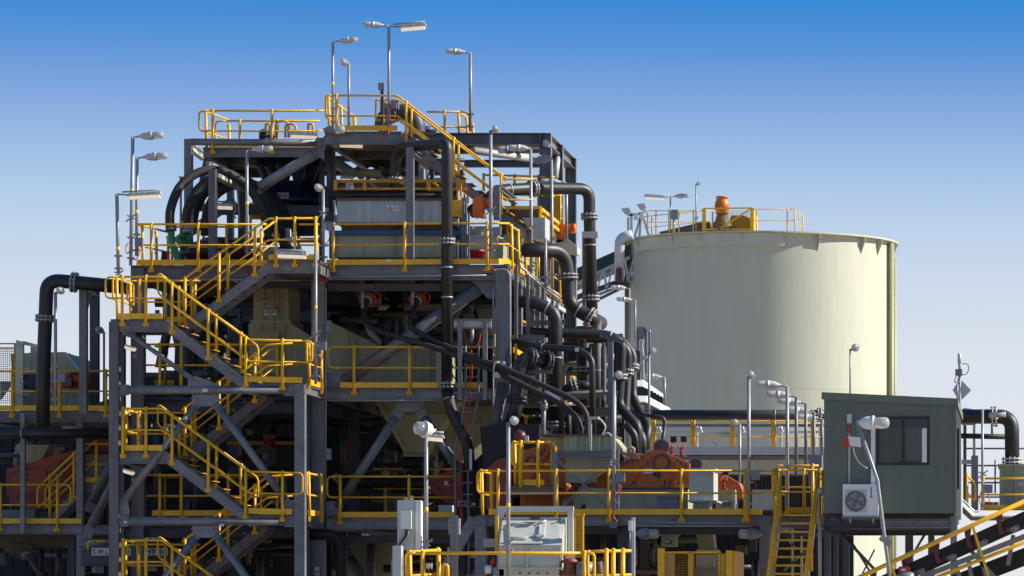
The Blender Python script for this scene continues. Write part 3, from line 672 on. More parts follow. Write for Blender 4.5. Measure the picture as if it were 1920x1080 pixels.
# penthouse railing that turns into the descending stair railing
sA = [W(622, 245, 102), W(745, 245, 102), W(950, 402, 102), W(1000, 402, 102)]
railing('highest railing of the plant, running right and then steeply down with the roof stair', sA, [631, 762, 851, 940], loops=(0.15, 0), h=0.86, toe_seg=[0], drop=0.1)
railing('parallel inner railing of the roof stair, with looped upper end', [W(712, 248, 103), W(748, 248, 103), W(950, 400, 103)], [718, 772, 860], loops=(0.1, 0), h=0.8, toe=False, drop=0.1)
flight('roof stair descending to the right from the small top platform', W(755, 250, 102), W(985, 430, 102), 102.05, 0.9, STEEL, treads=13)
_lx = W(610, 0, 102).x; _lz = W(0, 245, 102).z
railing('left end railing of the small top platform, seen edge on', [Vector((_lx, 102.2, _lz)), Vector((_lx, 106.5, _lz))], [Vector((_lx, 102.4, _lz)), Vector((_lx, 104.3, _lz)), Vector((_lx, 106.3, _lz))], loops=(0.1, 0.1), h=0.86, drop=0.1)
railing('railing of the small top platform at its rear', [W(712, 252, 107), W(740, 252, 107)], [715, 725], h=0.8, toe=False, drop=0.05)
railing('looped railing on the open right end of the roof walkway', [W(800, 249, 109.5), W(862, 249, 109.5)], [834], loops=(0, 0.25), toe=False, h=0.55+0.0, mid=0.4, drop=0.05)
railing('rearmost corner railing on the roof walkway, under the right roof lamp', [W(858, 249, 109.5), W(884, 262, 112.5)], [Vector((W(858,0,109.5).x, y, W(0,249,109.5).z)) for y in (109.6, 111.2, 112.4)], h=0.55, mid=0.4, toe=False, drop=0.05)
railing('yellow railing of the rear platform behind the second separator', [W(905, 398, 109), W(1040, 402, 109)], [907, 965, 1010], toe=False, material=YEL)
for k_, (px, lab) in enumerate(((1031, 'yellow hooped ladder cage at the right rear of the upper deck, the left of two'), (1046, 'yellow hooped ladder cage at the right rear of the upper deck, the right of two'))):
    t = thing('ladder_cage', lab, 'ladder cage', W(px, 470, 111), 'yellow ladder cages')
    for j in range(4): MB().tube(fillet([W(px-6+j*3.5, 360+6*k_, 110.6), W(px-6+j*3.5, 405, 110.6), W(px-3+j*2, 425, 110.6)], 0.2), 0.03, 6).build('cage_strap', YEL, t)
    for j in range(3): MB().tube([W(px-8, 366+22*j, 110.7), W(px+8, 366+22*j, 110.7)], 0.022, 6).build('cage_hoop', YEL, t)

for x, y, w_, h_, Y_, par in ((379,729,10,6,YT-0.02,st),(412,982,8,5,YT-0.02,st),(724,486,9,5,Y0-0.03,fr),(232,977,9,4,YT+0.03,st)):
    MB().pbox(x, y, x+w_, y+h_, Y_, 0.008).build('white_tag', SIGNW, par)
# ================================================================== storage tank
TY = 185.0; TX = (1427-CX)*TY/F; TR = 247/F*TY; TZ = EYE + 716*(TY-TR)/F
tk = thing('storage_tank', 'huge pale cream round steel tank with overhanging rim, right of the plant', 'tank', (TX, TY, 0))
NS = 144
def ringpt(r, an, z): return (TX + r*math.sin(an), TY - r*math.cos(an), z)
q = MB(); q.add([ringpt(TR, 2*math.pi*k/NS, z) for z in (0, TZ-0.03) for k in range(NS)], [(k, (k+1)%NS, NS+(k+1)%NS, NS+k) for k in range(NS)], True); q.build('tank_shell', CREAM, tk)
q = MB(); r2 = TR+0.26; prof = [(TR, TZ-0.05), (r2, TZ-0.05), (r2, TZ+0.02), (TR-0.1, TZ+0.02), (0.01, TZ+0.55)]
q.add([ringpt(r, 2*math.pi*k/NS, z) for r, z in prof for k in range(NS)], [(j*NS+k, j*NS+(k+1)%NS, (j+1)*NS+(k+1)%NS, (j+1)*NS+k) for j in range(4) for k in range(NS)]); q.build('rim_ring', CREAM, tk)
for an in (-72, -60, -36, -22, -4.3, 13.6, 28.2, 51.6, 64, 84, 105, 130, 160, 190, 215, 240, 265):
    a = R(an); q = MB(); q.add([ringpt(TR-0.01, a, TZ-0.06), ringpt(r2-0.02, a, TZ-0.06), ringpt(r2-0.02, a, TZ-0.22), ringpt(TR+0.0, a, TZ-0.78)] + [ringpt(TR-0.01, a+0.004, TZ-0.06), ringpt(r2-0.02, a+0.004, TZ-0.06), ringpt(r2-0.02, a+0.004, TZ-0.22), ringpt(TR, a+0.004, TZ-0.78)],
        [(0,1,2,3),(7,6,5,4),(1,5,6,2),(2,6,7,3),(0,4,5,1)]); q.build('rim_bracket', CREAM, tk)
# raised band added to give the shadow strip under the rim, shaded side
q = MB(); a0, a1, nb = R(-64), R(13.6), 40
z0, z1 = TZ-0.62, TZ-0.06; vs_ = []
for k in range(nb+1):
    a = a0+(a1-a0)*k/nb; vs_ += [ringpt(TR, a, z0), ringpt(TR+0.14, a, z0), ringpt(TR+0.14, a, z1)]
q.add(vs_, [(3*k+i, 3*k+3+i, 3*k+4+i, 3*k+1+i) for k in range(nb) for i in (0, 1)] + [(0,1,2), (3*nb+2, 3*nb+1, 3*nb)], False); q.build('rim_shade_band', CREAM, tk)
TKP = mat('olive_tank_pipe_paint', (0.34, 0.34, 0.19), 0.5, 0, 0.1, 1)
for an, r_, top in ((76, 0.13, 0.1), (84, 0.10, 0.7), (-80, 0.09, 0.1), (-86, 0.07, 0.3)):
    a = R(an); MB().tube([ringpt(TR+r_+0.02, a, 0), ringpt(TR+r_+0.02, a, TZ-top)], r_, 12).build('down_pipe', TKP, tk)
for z in (6.2, 11.4):   # plate seams, a few mm proud
    q = MB(); q.add([ringpt(TR+0.006, 2*math.pi*k/NS, zz) for zz in (z, z+0.012) for k in range(NS)], [(k, (k+1)%NS, NS+(k+1)%NS, NS+k) for k in range(NS)], True); q.build('weld_seam', CREAM, tk)
q = MB().pprism([(1182, 510), (1206, 504), (1206, 511), (1182, 517)], TY-2.2, 0.9); q.build('pipe_stub', CREAM, tk)
# tank top
YK = 182.0
railing('thin yellow railing on the tank roof, left of the orange mixer', [W(1212, 436, YK), W(1320, 436, YK)], [1214, 1230, 1254, 1273, 1300], toe=False, h=0.95, loops=(0, 0), drop=0.05, sc=0.75)
railing('second thin yellow railing on the tank roof, nearer its back', [W(1208, 444, YK+2.5), W(1330, 432, YK+2.5)], [1222, 1262], toe=False, h=0.9, drop=0.05, sc=0.75)
railing('thin yellow railing on the tank roof, right of the orange mixer', [W(1405, 433, YK), W(1480, 433, YK)], [1418, 1476], toe=False, h=0.95, loops=(0, 0.25), drop=0.05, sc=0.75)
_x = W(1490, 0, YK).x; _z = W(0, 433, YK).z
railing('short end railing at the right of the tank roof', [Vector((_x, YK-0.5, _z)), Vector((_x+0.25, YK+3, _z))], [Vector((_x, YK-0.3, _z)), Vector((_x+0.2, YK+2.5, _z))], toe=False, h=0.9, drop=0.05, sc=0.75)
MB_ = thing('mixer_drive', 'orange upright motor of the tank mixer on a dark gearbox behind yellow mesh', 'mixer motor', W(1354, 436, YK+1))
MB().lathe(W(1354, 402, YK+1), W(1354, 368, YK+1), [(0,0.24),(0.05,0.31),(0.2,0.25),(0.25,0.31),(0.7,0.31),(0.75,0.26),(0.92,0.26),(0.93,0.3),(1,0.22)], 18).build('motor_body', ORANGEB, MB_)
MB().pbox(1340, 383, 1347, 393, YK+0.7, 0.3).build('terminal_box', ORANGE, MB_)
MB().lathe(W(1354, 436, YK+1), W(1354, 402, YK+1), [(0,0.5),(0.4,0.45),(0.7,0.3),(1,0.22)], 16).build('gearbox', BROWN, MB_)
MB().pprism([(1370,404),(1395,404),(1408,410),(1408,434),(1366,434)], YK+1.6, 0.8).build('bearing_housing', YELD, MB_)
g = thing('mixer_guard', 'yellow framed mesh guard in front of the tank mixer', 'guard', W(1365, 434, YK))
for a, b in (((1320,391),(1320,434)),((1410,390),(1410,434)),((1320,391),(1410,390)),((1320,430),(1410,430)),((1345,432),(1405,393)),((1336,397),(1336,430))):
    A, B = W(*a, YK), W(*b, YK); MB().sec(A, B, 0.16 if a[0]==b[0] and a[0] != 1336 else 0.07, 0.06, 'box', up=(0,1,0) if a[0]!=b[0] else (1,0,0)).build('guard_frame', YELD if a[0]==1336 else YEL, g)
q = MB()
for k in range(28): q.tube([W(1342+k*2.4, 394, YK+0.04), W(1342+k*2.4, 430, YK+0.04)], 0.008, 4, False)
q.build('guard_mesh', YELD, g, kind='stuff')
MB().box(W(1411,0,YK).x, W(1411,0,YK).x+0.05, YK, YK+2.6, W(0,432,YK).z, W(0,392,YK).z).build('guard_panel', YEL, g)
pf = thing('floodlight_stand', 'galvanised trestle with twin floodlights at the left edge of the tank roof', 'floodlights', W(1195, 445, YK))
for a, b in (((1184,400),(1184,448)),((1202,398),(1199,446)),((1203,400),(1217,442)),((1203,400),(1190,444)),((1177,404),(1210,399)),((1178,408),(1178,450))):
    MB().sec(W(*a, YK), W(*b, YK), 0.1, 0.1, 'box', up=(0,1,0)).build('trestle_bar', LGREY, pf)
for p_, bx in (((1174,397),0),((1203,389),0)):
    b = MB().pprism([(p_[0]-10,p_[1]-6),(p_[0]+5,p_[1]-8),(p_[0]+8,p_[1]),(p_[0]-2,p_[1]+5)], YK-0.3, 0.35).build('floodlight', LGREY, pf)
    MB().sec(W(p_[0],p_[1]+2,YK), W(p_[0]+8,p_[1]+8,YK), 0.05,0.05,'box',up=(0,1,0)).build('bracket', GALV, b)
for x in (1188, 1200): MB().pbox(x, 399, x+7, 412, YK-0.3, 0.25).build('ballast_box', WHITE, pf)
t = thing('switch_box_on_post', 'grey switch box on a thin post on the tank roof, under the twin lamp', 'switch box', W(1263, 436, YK-0.5))
MB().pbox(1258, 393, 1271, 411, YK-0.5, 0.2).build('box_body', BOXGREY, t); MB().tube([W(1264,411,YK-0.4), W(1264,437,YK-0.4)], 0.04, 6).build('post', GALV, t)
solo('roof_chute', MB().pprism([(1235,435),(1300,420),(1318,414),(1330,414),(1335,436),(1240,440)], YK+2.5, 1.2), BROWN, 'dark low chute lying on the tank roof left of the mixer', 'chute')
pole_lamp('twin-headed lamp on the tank roof beside a grey box', 1257, 369, 434, YK, [('well', 8, 0.62), ('tube', -1, 0.85, 0.05)], 0.03, brackets=False)
pole_lamp('small round-headed lamp on a thin pole on the tank roof', 1305, 345, 434, YK, [('end', 1)], 0.03, clamp_py=410, brackets=False)
# conveyor gallery arriving at the tank
cg = thing('conveyor_gallery', 'dark green roofed conveyor gallery on a grey truss, rising to the tank from the left', 'conveyor', W(1130, 535, 183))
q = MB(); A = W(1070, 508, 183); B = W(1182, 458, 183); n_ = 46
for k in range(n_):
    t0, t1 = k/n_, (k+0.55)/n_; a = A+(B-A)*t0; b = A+(B-A)*t1; dz = Vector((0,0,-m(32,183)))
    q.prism([a, b, b+dz, a+dz], 0.03)
q.build('corrugation', GREENROOF, cg); MB().prism([A+Vector((0,0.03,0)), B+Vector((0,0.03,0)), B+Vector((0,0.03,-0.72)), A+Vector((0,0.03,-0.72))], 2.2).build('side_sheet', GREENROOF, cg)
for (a, b, h_) in (((1070,538),(1182,482),0.14),((1070,562),(1182,520),0.22),((1075,572),(1182,528),0.12),((1180,470),(1180,532),0.15)):
    MB().sec(W(*a,183), W(*b,183), h_, 0.15, 'I').build('truss_chord', LGREY if h_<0.2 else BROWN, cg)
for x in (1092, 1112, 1132, 1152, 1172):
    y0_ = 538-(x-1070)*0.5; y1_ = 566-(x-1070)*0.38
    MB().sec(W(x,y0_,183), W(x+6,y1_,183), 0.1,0.1,'box',up=(0,1,0)).build('truss_web', LGREY, cg)
    MB().sec(W(x+6,y1_,183), W(x+18,y0_-9,183), 0.07,0.07,'box',up=(0,1,0)).build('truss_web', LGREY, cg)
MB().sec(W(1105,570,182.5), W(1180,533,182.5), 0.08,0.5,'box').build('belt_return', DSTEEL, cg)
pipe('grey bent pipe hooking over the end of the conveyor gallery', [W(1186,440,181), W(1162,446,181), W(1161,528,181)], 0.22, 0.6, material=LGREY)
solo('gallery_gearbox', MB().pbox(1155, 503, 1166, 530, 180.6, 0.5), MAROON, 'rust-red box at the foot of the grey bent pipe', 'gearbox')
MB().sec(W(1150,532,181), W(1180,532,181), 0.12, 0.3, 'I').build('gearbox_shelf', DSTEEL, cg)
for i_, (px, py, x2, lab) in enumerate(((1180, 541, 0, 'upper lamp reaching left from the tank side'), (1191, 563, 0, 'lower lamp reaching left from the tank side'))):
    pole_lamp(lab, px, py, 720 if i_ == 0 else 640, 172, [('well', -7, 0.62)], 0.045, brackets=False, clamp_py=700 if i_ == 0 else None)

# ================================================================== added backing walls: block the sky and stand in for the inside's shade
def shade_wall(label, px0, px1, py0, py1, Y, pitch=0.33, material=None):
    a = W(px0, py1, Y); b = W(px1, py0, Y); t = thing('shade_backing', label, 'wall', a)
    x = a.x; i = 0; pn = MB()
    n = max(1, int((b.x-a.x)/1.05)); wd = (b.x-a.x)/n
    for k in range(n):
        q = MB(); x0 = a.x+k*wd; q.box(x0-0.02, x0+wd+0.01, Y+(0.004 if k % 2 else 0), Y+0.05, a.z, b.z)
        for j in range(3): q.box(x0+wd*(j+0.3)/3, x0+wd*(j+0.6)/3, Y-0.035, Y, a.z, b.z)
        q.build('backing_sheet', material or SHADEBACK, t)
    MB().box(a.x-0.02, b.x+0.02, Y-0.06, Y-0.037, b.z-0.1, b.z+0.02).build('backing_top_strip', DSTEEL, t)
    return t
shade_wall('added near-black backing for the shade deep behind the left stairs, rising to mid height', 330, 610, 503, 1270, 112.5)
shade_wall('added near-black backing for the shade deep behind the central frame', 612, 1062, 540, 1270, 113)
shade_wall('low added near-black backing for the shade at the back of the far left bay', -40, 328, 795, 1270, 114)
shade_wall('low added near-black backing for the shade behind the stair tower, left of its column', 255, 329, 700, 1270, 114.2)
shade_wall('added near-black backing for the shade under the lower right screen deck', 900, 1450, 985, 1270, 102.5)
shade_wall('added near-black backing for the shade behind the bundle of black pipes', 1040, 1170, 640, 1270, 114)

# ================================================================== upper deck machines
YS = 101.6
sp = thing('magnetic_separator', 'drum separator with a streaked stainless front, olive tank and blue frame on the uppermost deck', 'separator', W(740, 490, YS))
q = MB().pbox(632, 376, 845, 417, YS, 2.2); q.build('hood_front', STAIN, sp)
MB().pbox(630, 371, 847, 376, YS-0.06, 2.3).build('hood_flange', BROWN, sp); MB().pbox(630, 417, 847, 420, YS-0.05, 2.3).build('hood_flange', BROWN, sp)
MB().pbox(640, 421, 845, 432, YS+0.15, 2.0).build('drum_shell', BROWN, sp)
MB().pbox(618, 432, 866, 441, YS-0.1, 2.4).build('frame_beam', MIDBLUE, sp)
MB().pbox(617, 441, 627, 484, YS-0.05, 0.3).build('frame_post', MIDBLUE, sp); MB().pbox(861, 400, 872, 484, YS-0.05, 0.3).build('frame_post', MIDBLUE, sp)
MB().pbox(628, 442, 856, 483, YS, 2.2).build('tank_body', OLIVE, sp)
q = MB()
for x in (629, 738, 742, 853): q.pbox(x, 442, x+1.5, 483, YS-0.06, 0.05)
q.pbox(628, 479, 856, 481, YS-0.05, 0.04); q.build('stiffener', OLIVE, sp)
q = MB()
for x in (632, 736, 745, 851):
    for k in range(5): q.bolts([W(x, 446+k*8, YS)], 0.02, 0.03)
for k in range(22): q.bolts([W(636+k*10, 477, YS)], 0.018, 0.03)
q.build('bolt_row', OLIVE, sp, kind='stuff')
for k in range(3): MB().cyl(W(738+k*4-2, 424, YS+0.1), W(738+k*4+2, 424, YS+0.1), 0.06, 8).build('bung', BROWN, sp)
sg = MB().pbox(725, 384.5, 748.5, 396.5, YS-0.025, 0.012).build('warning_plate', SIGNW, sp)
MB().prism([W(726,395,YS-0.03), W(731,386,YS-0.03), W(736,395,YS-0.03)], 0.004).build('triangle_print', SIGNK, sg)
MB().prism([W(727.3,394.3,YS-0.034), W(731,387.5,YS-0.034), W(734.7,394.3,YS-0.034)], 0.003).build('triangle_print', SIGNY, sg)
for i_, (s_, x0, x1) in enumerate((('CAUTION', 739, 744.5), ('STRONG MAGNETIC', 736.2, 747.8), ('FIELD', 740, 743.5))):
    text_mesh(s_, W(x0,0,YS).x, W(x1,0,YS).x, W(0, 388.2+i_*2.4, YS).z, YS-0.028, 0.02, SIGNK, sp)
hp = thing('header_pipe', 'thick black horizontal header pipe lying over the streaked separator hood', 'pipe', W(740, 366, YS))
MB().cyl(W(620,366,YS+0.3), W(858,366,YS+0.3), 0.115, 20).build('pipe_run', PIPE, hp)
yf = thing('separator_guard_frame', 'yellow openwork guard frame on top of the streaked separator', 'guard frame', W(740, 357, YS))
for y0_, y1_, yy in ((337,342,YS),(352,356,YS+0.2),(338,341,YS+2)): MB().sec(W(627,(y0_+y1_)/2,yy), W(874,(y0_+y1_)/2,yy), m(y1_-y0_,YS), 0.08, 'I' if y0_==337 else 'box', t=0.012).build('guard_rail', YELD, yf)
for x in (629, 684, 803, 862): MB().sec(W(x,338,YS), W(x,357,YS), 0.09, 0.08, 'box', up=(0,1,0)).build('guard_post', YELD, yf)
MB().pbox(629, 341, 866, 357, YS+1.95, 0.05).build('guard_back_panel', BROWN, yf)
for x in (694, 752, 812): MB().sec(W(x,342,YS+0.2), W(x+16,356,YS+1.4), 0.05, 0.05, 'box', up=(0,1,0)).build('guard_brace', YEL, yf)
for (x0, x1) in ((858, 878),):
    for a, b in (((858,337),(877,350)),((858,368),(877,380)),((858,337),(858,370)),((877,350),(877,382)),((864,341),(864,374)),((871,346),(871,378)),((858,352),(877,366))):
        Ya = YS + (a[0]-858)*0.07; Yb_ = YS + (b[0]-858)*0.07
        MB().sec(W(*a,Ya), W(*b,Yb_), 0.05, 0.04, 'box', up=(0,1,0)).build('mesh_bar', YEL, yf)
dg = thing('danger_sign', 'small white sign with red heading hanging on the yellow guard frame, moving parts warning', 'sign', W(655, 355, YS-0.1))
MB().pbox(648.5, 343, 662, 355, YS-0.1, 0.012).build('sign_plate', SIGNW, dg); MB().pbox(649.5, 344, 661, 347, YS-0.104, 0.004).build('heading_band', SIGNR, dg)
text_mesh('DANGER', W(650.5,0,YS).x, W(660,0,YS).x, W(0,345.5,YS-0.1).z, YS-0.108, 0.026, SIGNW, dg)
text_mesh('MOVING', W(650.5,0,YS).x, W(660,0,YS).x, W(0,349.3,YS-0.1).z, YS-0.104, 0.028, SIGNK, dg, bold=0.002); text_mesh('PARTS', W(651,0,YS).x, W(659,0,YS).x, W(0,352.7,YS-0.1).z, YS-0.104, 0.028, SIGNK, dg, bold=0.002)
# front pipe goal post
t = thing('pipe_support_frame', 'grey inverted frame in front of the separator carrying the black down pipe', 'pipe support', W(768, 490, 100.6))
colm(t, 761, 775, 276, 484, 100.6, 0.2, STEEL, name='post'); MB().sec(W(768,281,100.7), W(812,316,104.5), 0.13, 0.18, 'I').build('support_arm', STEEL, t)
colm(t, 806, 813, 312, 345, 104.5, 0.15, DSTEEL, name='post')
pipe('black pipe rising from the separator header, crossing over and dropping in front of three decks', [W(741,362,101.9), W(741,278,101.9), W(838,268,99.75), W(838,735,99.75)], 0.135, [0.85, 0.22], flanges=[(0,0.28),(2,0.395),(2,0.973)], bands=[(2,0.5),(2,0.62)])
pipe('black hose bending away below the long down pipe', [W(838,735,99.75), W(848,775,99.7), W(878,835,99.6), W(881,880,99.6)], 0.135, 1.5, bands=[(0,0.3)], material=HOSE)
solo('pipe_label', MB().pbox(880, 842, 885, 880, 99.42, 0.01), SIGNW, 'white tape label on the black hose below the chevron braces', 'label')
pipe('sunlit grey-black hose leaning against the right hand column of the frame', [W(944,720,99.7), W(930,790,99.5), W(918,870,99.4), W(908,950,99.3)], 0.13, 2, material=DUSTSUNP)
pipe('black down pipe with a flange beside the red cable tray', [W(871,868,99.9), W(871,1270,99.9)], 0.125, 0.2, flanges=[(0,0.19)])
# orange gearmotors
def gearmotor(label, px0, py0, px1, py1, Y):
    t = thing('gearmotor', label, 'gearmotor', W(px0, py1, Y), 'orange gearmotors')
    w_ = px1-px0; h_ = py1-py0; gx = px0+w_*0.44
    MB().pprism([(px0,py0+h_*.18),(px0+w_*.14,py0),(gx-w_*.08,py0),(gx,py0+h_*.08),(gx,py1-h_*.05),(px0+w_*.08,py1),(px0,py1-h_*.12)], Y, 0.3).build('gearbox', ORANGEB, t)
    q = MB(); q.pbox(gx-w_*.05, py0+h_*.1, gx+w_*.05, py1, Y+0.02, 0.2); q.bolts([W(px0+w_*.1, py1-h_*.15, Y), W(px0+w_*.35, py1-h_*.15, Y), W(px0+w_*.35, py0+h_*.12, Y)], 0.025, 0.02); q.build('gearbox_flange', ORANGEB, t)
    motor(t, W(gx, py0+h_*.3, Y+0.12), (1,0,0), m(px1-gx, Y), m(h_*.24, Y), ORANGEB)
    return t
gearmotor('orange gearmotor at the right end of the streaked separator', 886, 368, 930, 408, 101.8)
gearmotor('orange gearmotor farther back, right of the grey chute', 1039, 417, 1080, 455, 108)
solo('motor_base', MB().pprism([(1034,453),(1062,445),(1082,462),(1082,476),(1034,466)], 108, 0.8), LGREY, 'pale sloping base plate under the farther gearmotor', 'base plate')
t = thing('chain_guard', 'yellow box guard between the separator hood and the first gearmotor', 'guard', W(857, 406, YS-0.05)); MB().pbox(847, 375, 866, 406, YS-0.02, 0.5).build('guard_body', YEL, t); MB().pbox(859, 392, 868, 408, YS-0.2, 0.2).build('guard_lug', YELD, t)
t = thing('vertical_cable_tray', 'blue-grey cable tray standing at the right of the separator', 'cable tray', W(873, 500, 100.3))
for x in (866, 871.5, 877): MB().pbox(x, 370 if x < 875 else 400, x+3.2, 500, 100.3, 0.09).build('tray_rail', STEEL, t)
for k in range(8): MB().pbox(867, 385+k*15, 880, 386.5+k*15, 100.28, 0.03).build('tray_rung', STEEL, t)
MB().tube(spline([W(876,496,100.2),W(885,508,100.2),W(905,513,100.1),W(925,514,99.9)]), 0.015, 6).build('cable', BLKCABLE, t)
t = thing('grey_bracket_frame', 'dark grey bracket frame right of the first gearmotor', 'support frame', W(932, 484, 101.5)); colm(t, 925, 937, 348, 412, 101.5, 0.2, name='post', material=STEEL); MB().sec(W(934,352,101.6), W(966,378,104.2), 0.14,0.15,'I').build('arm', STEEL, t); colm(t, 958, 966, 372, 388, 104.2, 0.15, name='post')
t = thing('feed_box', 'pale cream feed box with ribs right of the separator tank', 'feed box', W(905, 485, 102)); MB().pbox(881, 442, 929, 484, 102, 1.2).build('box_body', PALE, t); MB().pbox(880, 424, 912, 441, 102.2, 1.4).build('box_top', PALE, t)
q = MB()
for x in (884, 893, 902): q.pbox(x, 425, x+1.5, 440, 102.1, 0.08)
q.build('box_rib', PALE, t); MB().pbox(879, 441, 933, 443.5, 101.95, 1.3).build('box_flange', PALE, t); MB().pbox(929, 447, 943, 484, 102, 1.2).build('box_side', OLIVE, t)
t = thing('red_tub', 'red plastic tub standing behind the toe board by the lamp pole', 'tub', W(895, 484, 100.7))
MB().lathe(W(894,484,101.2), W(894,470,101.2), [(0,0.17),(0.8,0.19),(0.81,0.215),(1,0.215)], 20).build('tub_body', RED, t); MB().cyl(W(894,470,101.2), W(894,469,101.2), 0.2, 20).build('tub_lid', RED, t)
# second separator at the right rear
t = thing('rear_separator', 'second separator at the right rear with a yellow framed brown hood and olive sides', 'separator', W(980, 500, 104))
MB().pbox(940, 392, 1012, 443, 104.3, 5.0).build('hood', BROWN, t)
for a in ((935,386,1014,391),(936,391,940,445),(949,391,953,440),(1010,391,1014,408)): MB().pbox(*a, 104.1, 0.12).build('hood_frame', YEL, t)
_xx = W(1014,0,104.2).x; 
for z_ in (392, 406): MB().sec(Vector((_xx,104.2,W(0,z_,104.2).z)), Vector((_xx,109.5,W(0,z_,104.2).z)), 0.08, 0.08, 'box').build('hood_frame', YEL, t)
for y_ in (105, 106.3, 107.6, 109): MB().sec(Vector((_xx,y_,W(0,392,104.2).z)), Vector((_xx,y_,W(0,406,104.2).z)), 0.08, 0.08, 'box', up=(0,1,0)).build('hood_frame', YEL, t)
MB().pbox(944, 440, 975, 500, 103.6, 5.5).build('tank_body', OLIVE, t)
for y_ in (104.5, 105.6, 106.7, 107.8): MB().box(W(975,0,103.6).x, W(975,0,103.6).x+0.06, y_, y_+0.05, W(0,500,103.6).z, W(0,440,103.6).z).build('stiffener', OLIVE, t)
t = thing('grey_chute', 'plain light grey funnel chute hanging right of the yellow framed hood', 'chute', W(1003, 447, 103.2))
MB().pprism([(979,408),(1020,408),(1020,444),(1014,449),(997,446)], 103.2, 0.9).build('chute_body', LGREY, t); MB().pbox(1016, 407, 1022, 446, 103.15, 1.0).build('chute_flange', LGREY, t)
solo('blue_pump_box', MB().pbox(1012, 480, 1022, 530, 105, 0.8), BLUE, 'narrow dark blue column behind the right side railing', 'pump')
# cyclone cluster
cy = thing('cyclone_cluster', 'cluster of dark blue rust-streaked cyclones on a round drum under the roof walkway', 'cyclones', W(545, 392, 104.5))
MB().lathe(W(548,386,105.6), W(548,344,105.6), [(0,0.95),(0.02,1.0),(0.3,1.0),(0.32,0.93),(0.9,0.85),(1,0.8)], 28).build('collecting_drum', BLUE, cy)
for px, yy in ((497,105.2),(512,104.6),(535,104.3),(560,104.4),(583,104.9),(596,105.6),(525,106.4),(572,106.4)):
    MB().lathe(W(px+ (4 if px<530 else -2),346,yy), W(px,292,yy), [(0,0.09),(0.3,0.15),(0.6,0.22),(0.62,0.25),(0.65,0.22),(1,0.24)], 16).build('cyclone', BLUE, cy)
sg = MB().pbox(519.5, 361, 541, 372.5, 104.42, 0.012).build('sign_plate', SIGNW, cy)
for px in (525, 535): 
    c = W(px, 366.7, 104.41); q = MB(); q.tube([c + Vector((math.cos(a*math.pi/8)*0.05, 0, math.sin(a*math.pi/8)*0.05)) for a in range(17)], 0.009, 6, False); q.sec(c+Vector((-0.035,0,0.035)), c+Vector((0.035,0,-0.035)), 0.012, 0.01, 'box', up=(0,1,0)); q.build('prohibition_ring', SIGNR, sg)
    MB().cyl(c+Vector((-0.02,0.002,-0.01)), c+Vector((0.02,0.002,0.01)), 0.012, 6).build('symbol_print', SIGNK, sg)
MB().pbox(495, 386, 602, 400, 104.2, 3).build('support_ring', DSTEEL, cy)
solo('roof_fan_duct', MB().tube(spline([W(717,246,106.8),W(722,222,106.8),W(745,212,106.8),W(768,214,106.8),W(780,232,106.8),W(782,250,106.8)]), 0.22, 16), DSTEEL, 'dark curved duct on the small top platform', 'duct')
solo('roof_blue_tank', MB().lathe(W(793,250,107.5), W(793,238,107.5), [(0,0.35),(0.8,0.35),(1,0.28)], 18), BLUE, 'low dark blue drum end beside the roof stair', 'drum')
solo('blue_downspout', MB().pprism([(752,262),(768,262),(792,300),(792,330),(752,330),(748,300)], 106, 0.8), BLUE, 'dark blue rusted spout hanging under the small top platform', 'spout')
t = thing('valve_cluster', 'small black elbow and hand valves on the roof walkway beside the middle stanchion', 'valves', W(497, 260, 104.6))
MB().tube(fillet([W(490,262,104.6),W(490,246,104.6),W(500,246,104.6)],0.08), 0.06, 10).build('elbow', PIPE, t)
for x in (497,505,512): MB().lathe(W(x,260,104.6), W(x,244+(x%3)*3,104.6), [(0,0.05),(0.4,0.05),(0.41,0.08),(0.5,0.08),(0.6,0.03),(1,0.05)], 10).build('valve', DSTEEL, t)
# arched hoses, drum and valves on the hose deck
YH = 101.5
hg = 'black arched hoses'
solo('arched_hose', MB().tube(spline([W(319,434,YH),W(320,392,YH),W(340,347,YH+0.3),W(380,321,YH+0.6),W(425,324,YH+0.9),W(466,352,YH+1.1),W(492,395,YH+1.2),W(506,448,YH+1.2)]), 0.112, 14), HOSE, 'outermost and highest of the black arched hoses, starting at the green pipe', 'hose', hg)
solo('arched_hose', MB().tube(spline([W(348,432,YH+1),W(353,388,YH+1),W(376,350,YH+1.1),W(415,329,YH+1.2),W(462,338,YH+1.5),W(496,372,YH+1.8),W(519,445,YH+1.8)]), 0.112, 14), HOSE, 'middle black arched hose, starting at the green valve', 'hose', hg)
solo('arched_hose', MB().tube(spline([W(361,430,YH+2.2),W(367,392,YH+2.2),W(388,358,YH+2.2),W(425,337,YH+2.3),W(478,348,YH+2.4),W(514,385,YH+2.4),W(533,448,YH+2.4)]), 0.112, 14), HOSE, 'black arched hose hidden partly behind the middle one', 'hose', hg)
solo('arched_hose', MB().tube(spline([W(384,442,YH+1.6),W(388,400,YH+1.6),W(405,366,YH+1.8),W(440,347,YH+2.2),W(488,350,YH+2.7),W(527,388,YH+2.7),W(547,448,YH+2.7)]), 0.112, 14), HOSE, 'innermost of the black arched hoses, beside the grey support post', 'hose', hg)
t = thing('hose_support_frame', 'grey post frame with a sunlit top beam that the arched hoses lie over', 'support frame', W(397, 490, YH))
colm(t, 390.5, 404, 317, 490, YH, 0.25, RSTEEL, name='post'); MB().sec(W(404,329,YH+0.1), W(457,357,YH+2.8), 0.1, 0.2, 'box').build('top_beam', PALE, t); colm(t, 446, 458, 358, 490, YH+2.8, 0.25, DSTEEL, name='post')  # top beam's sunlight is put into paint paler than the posts
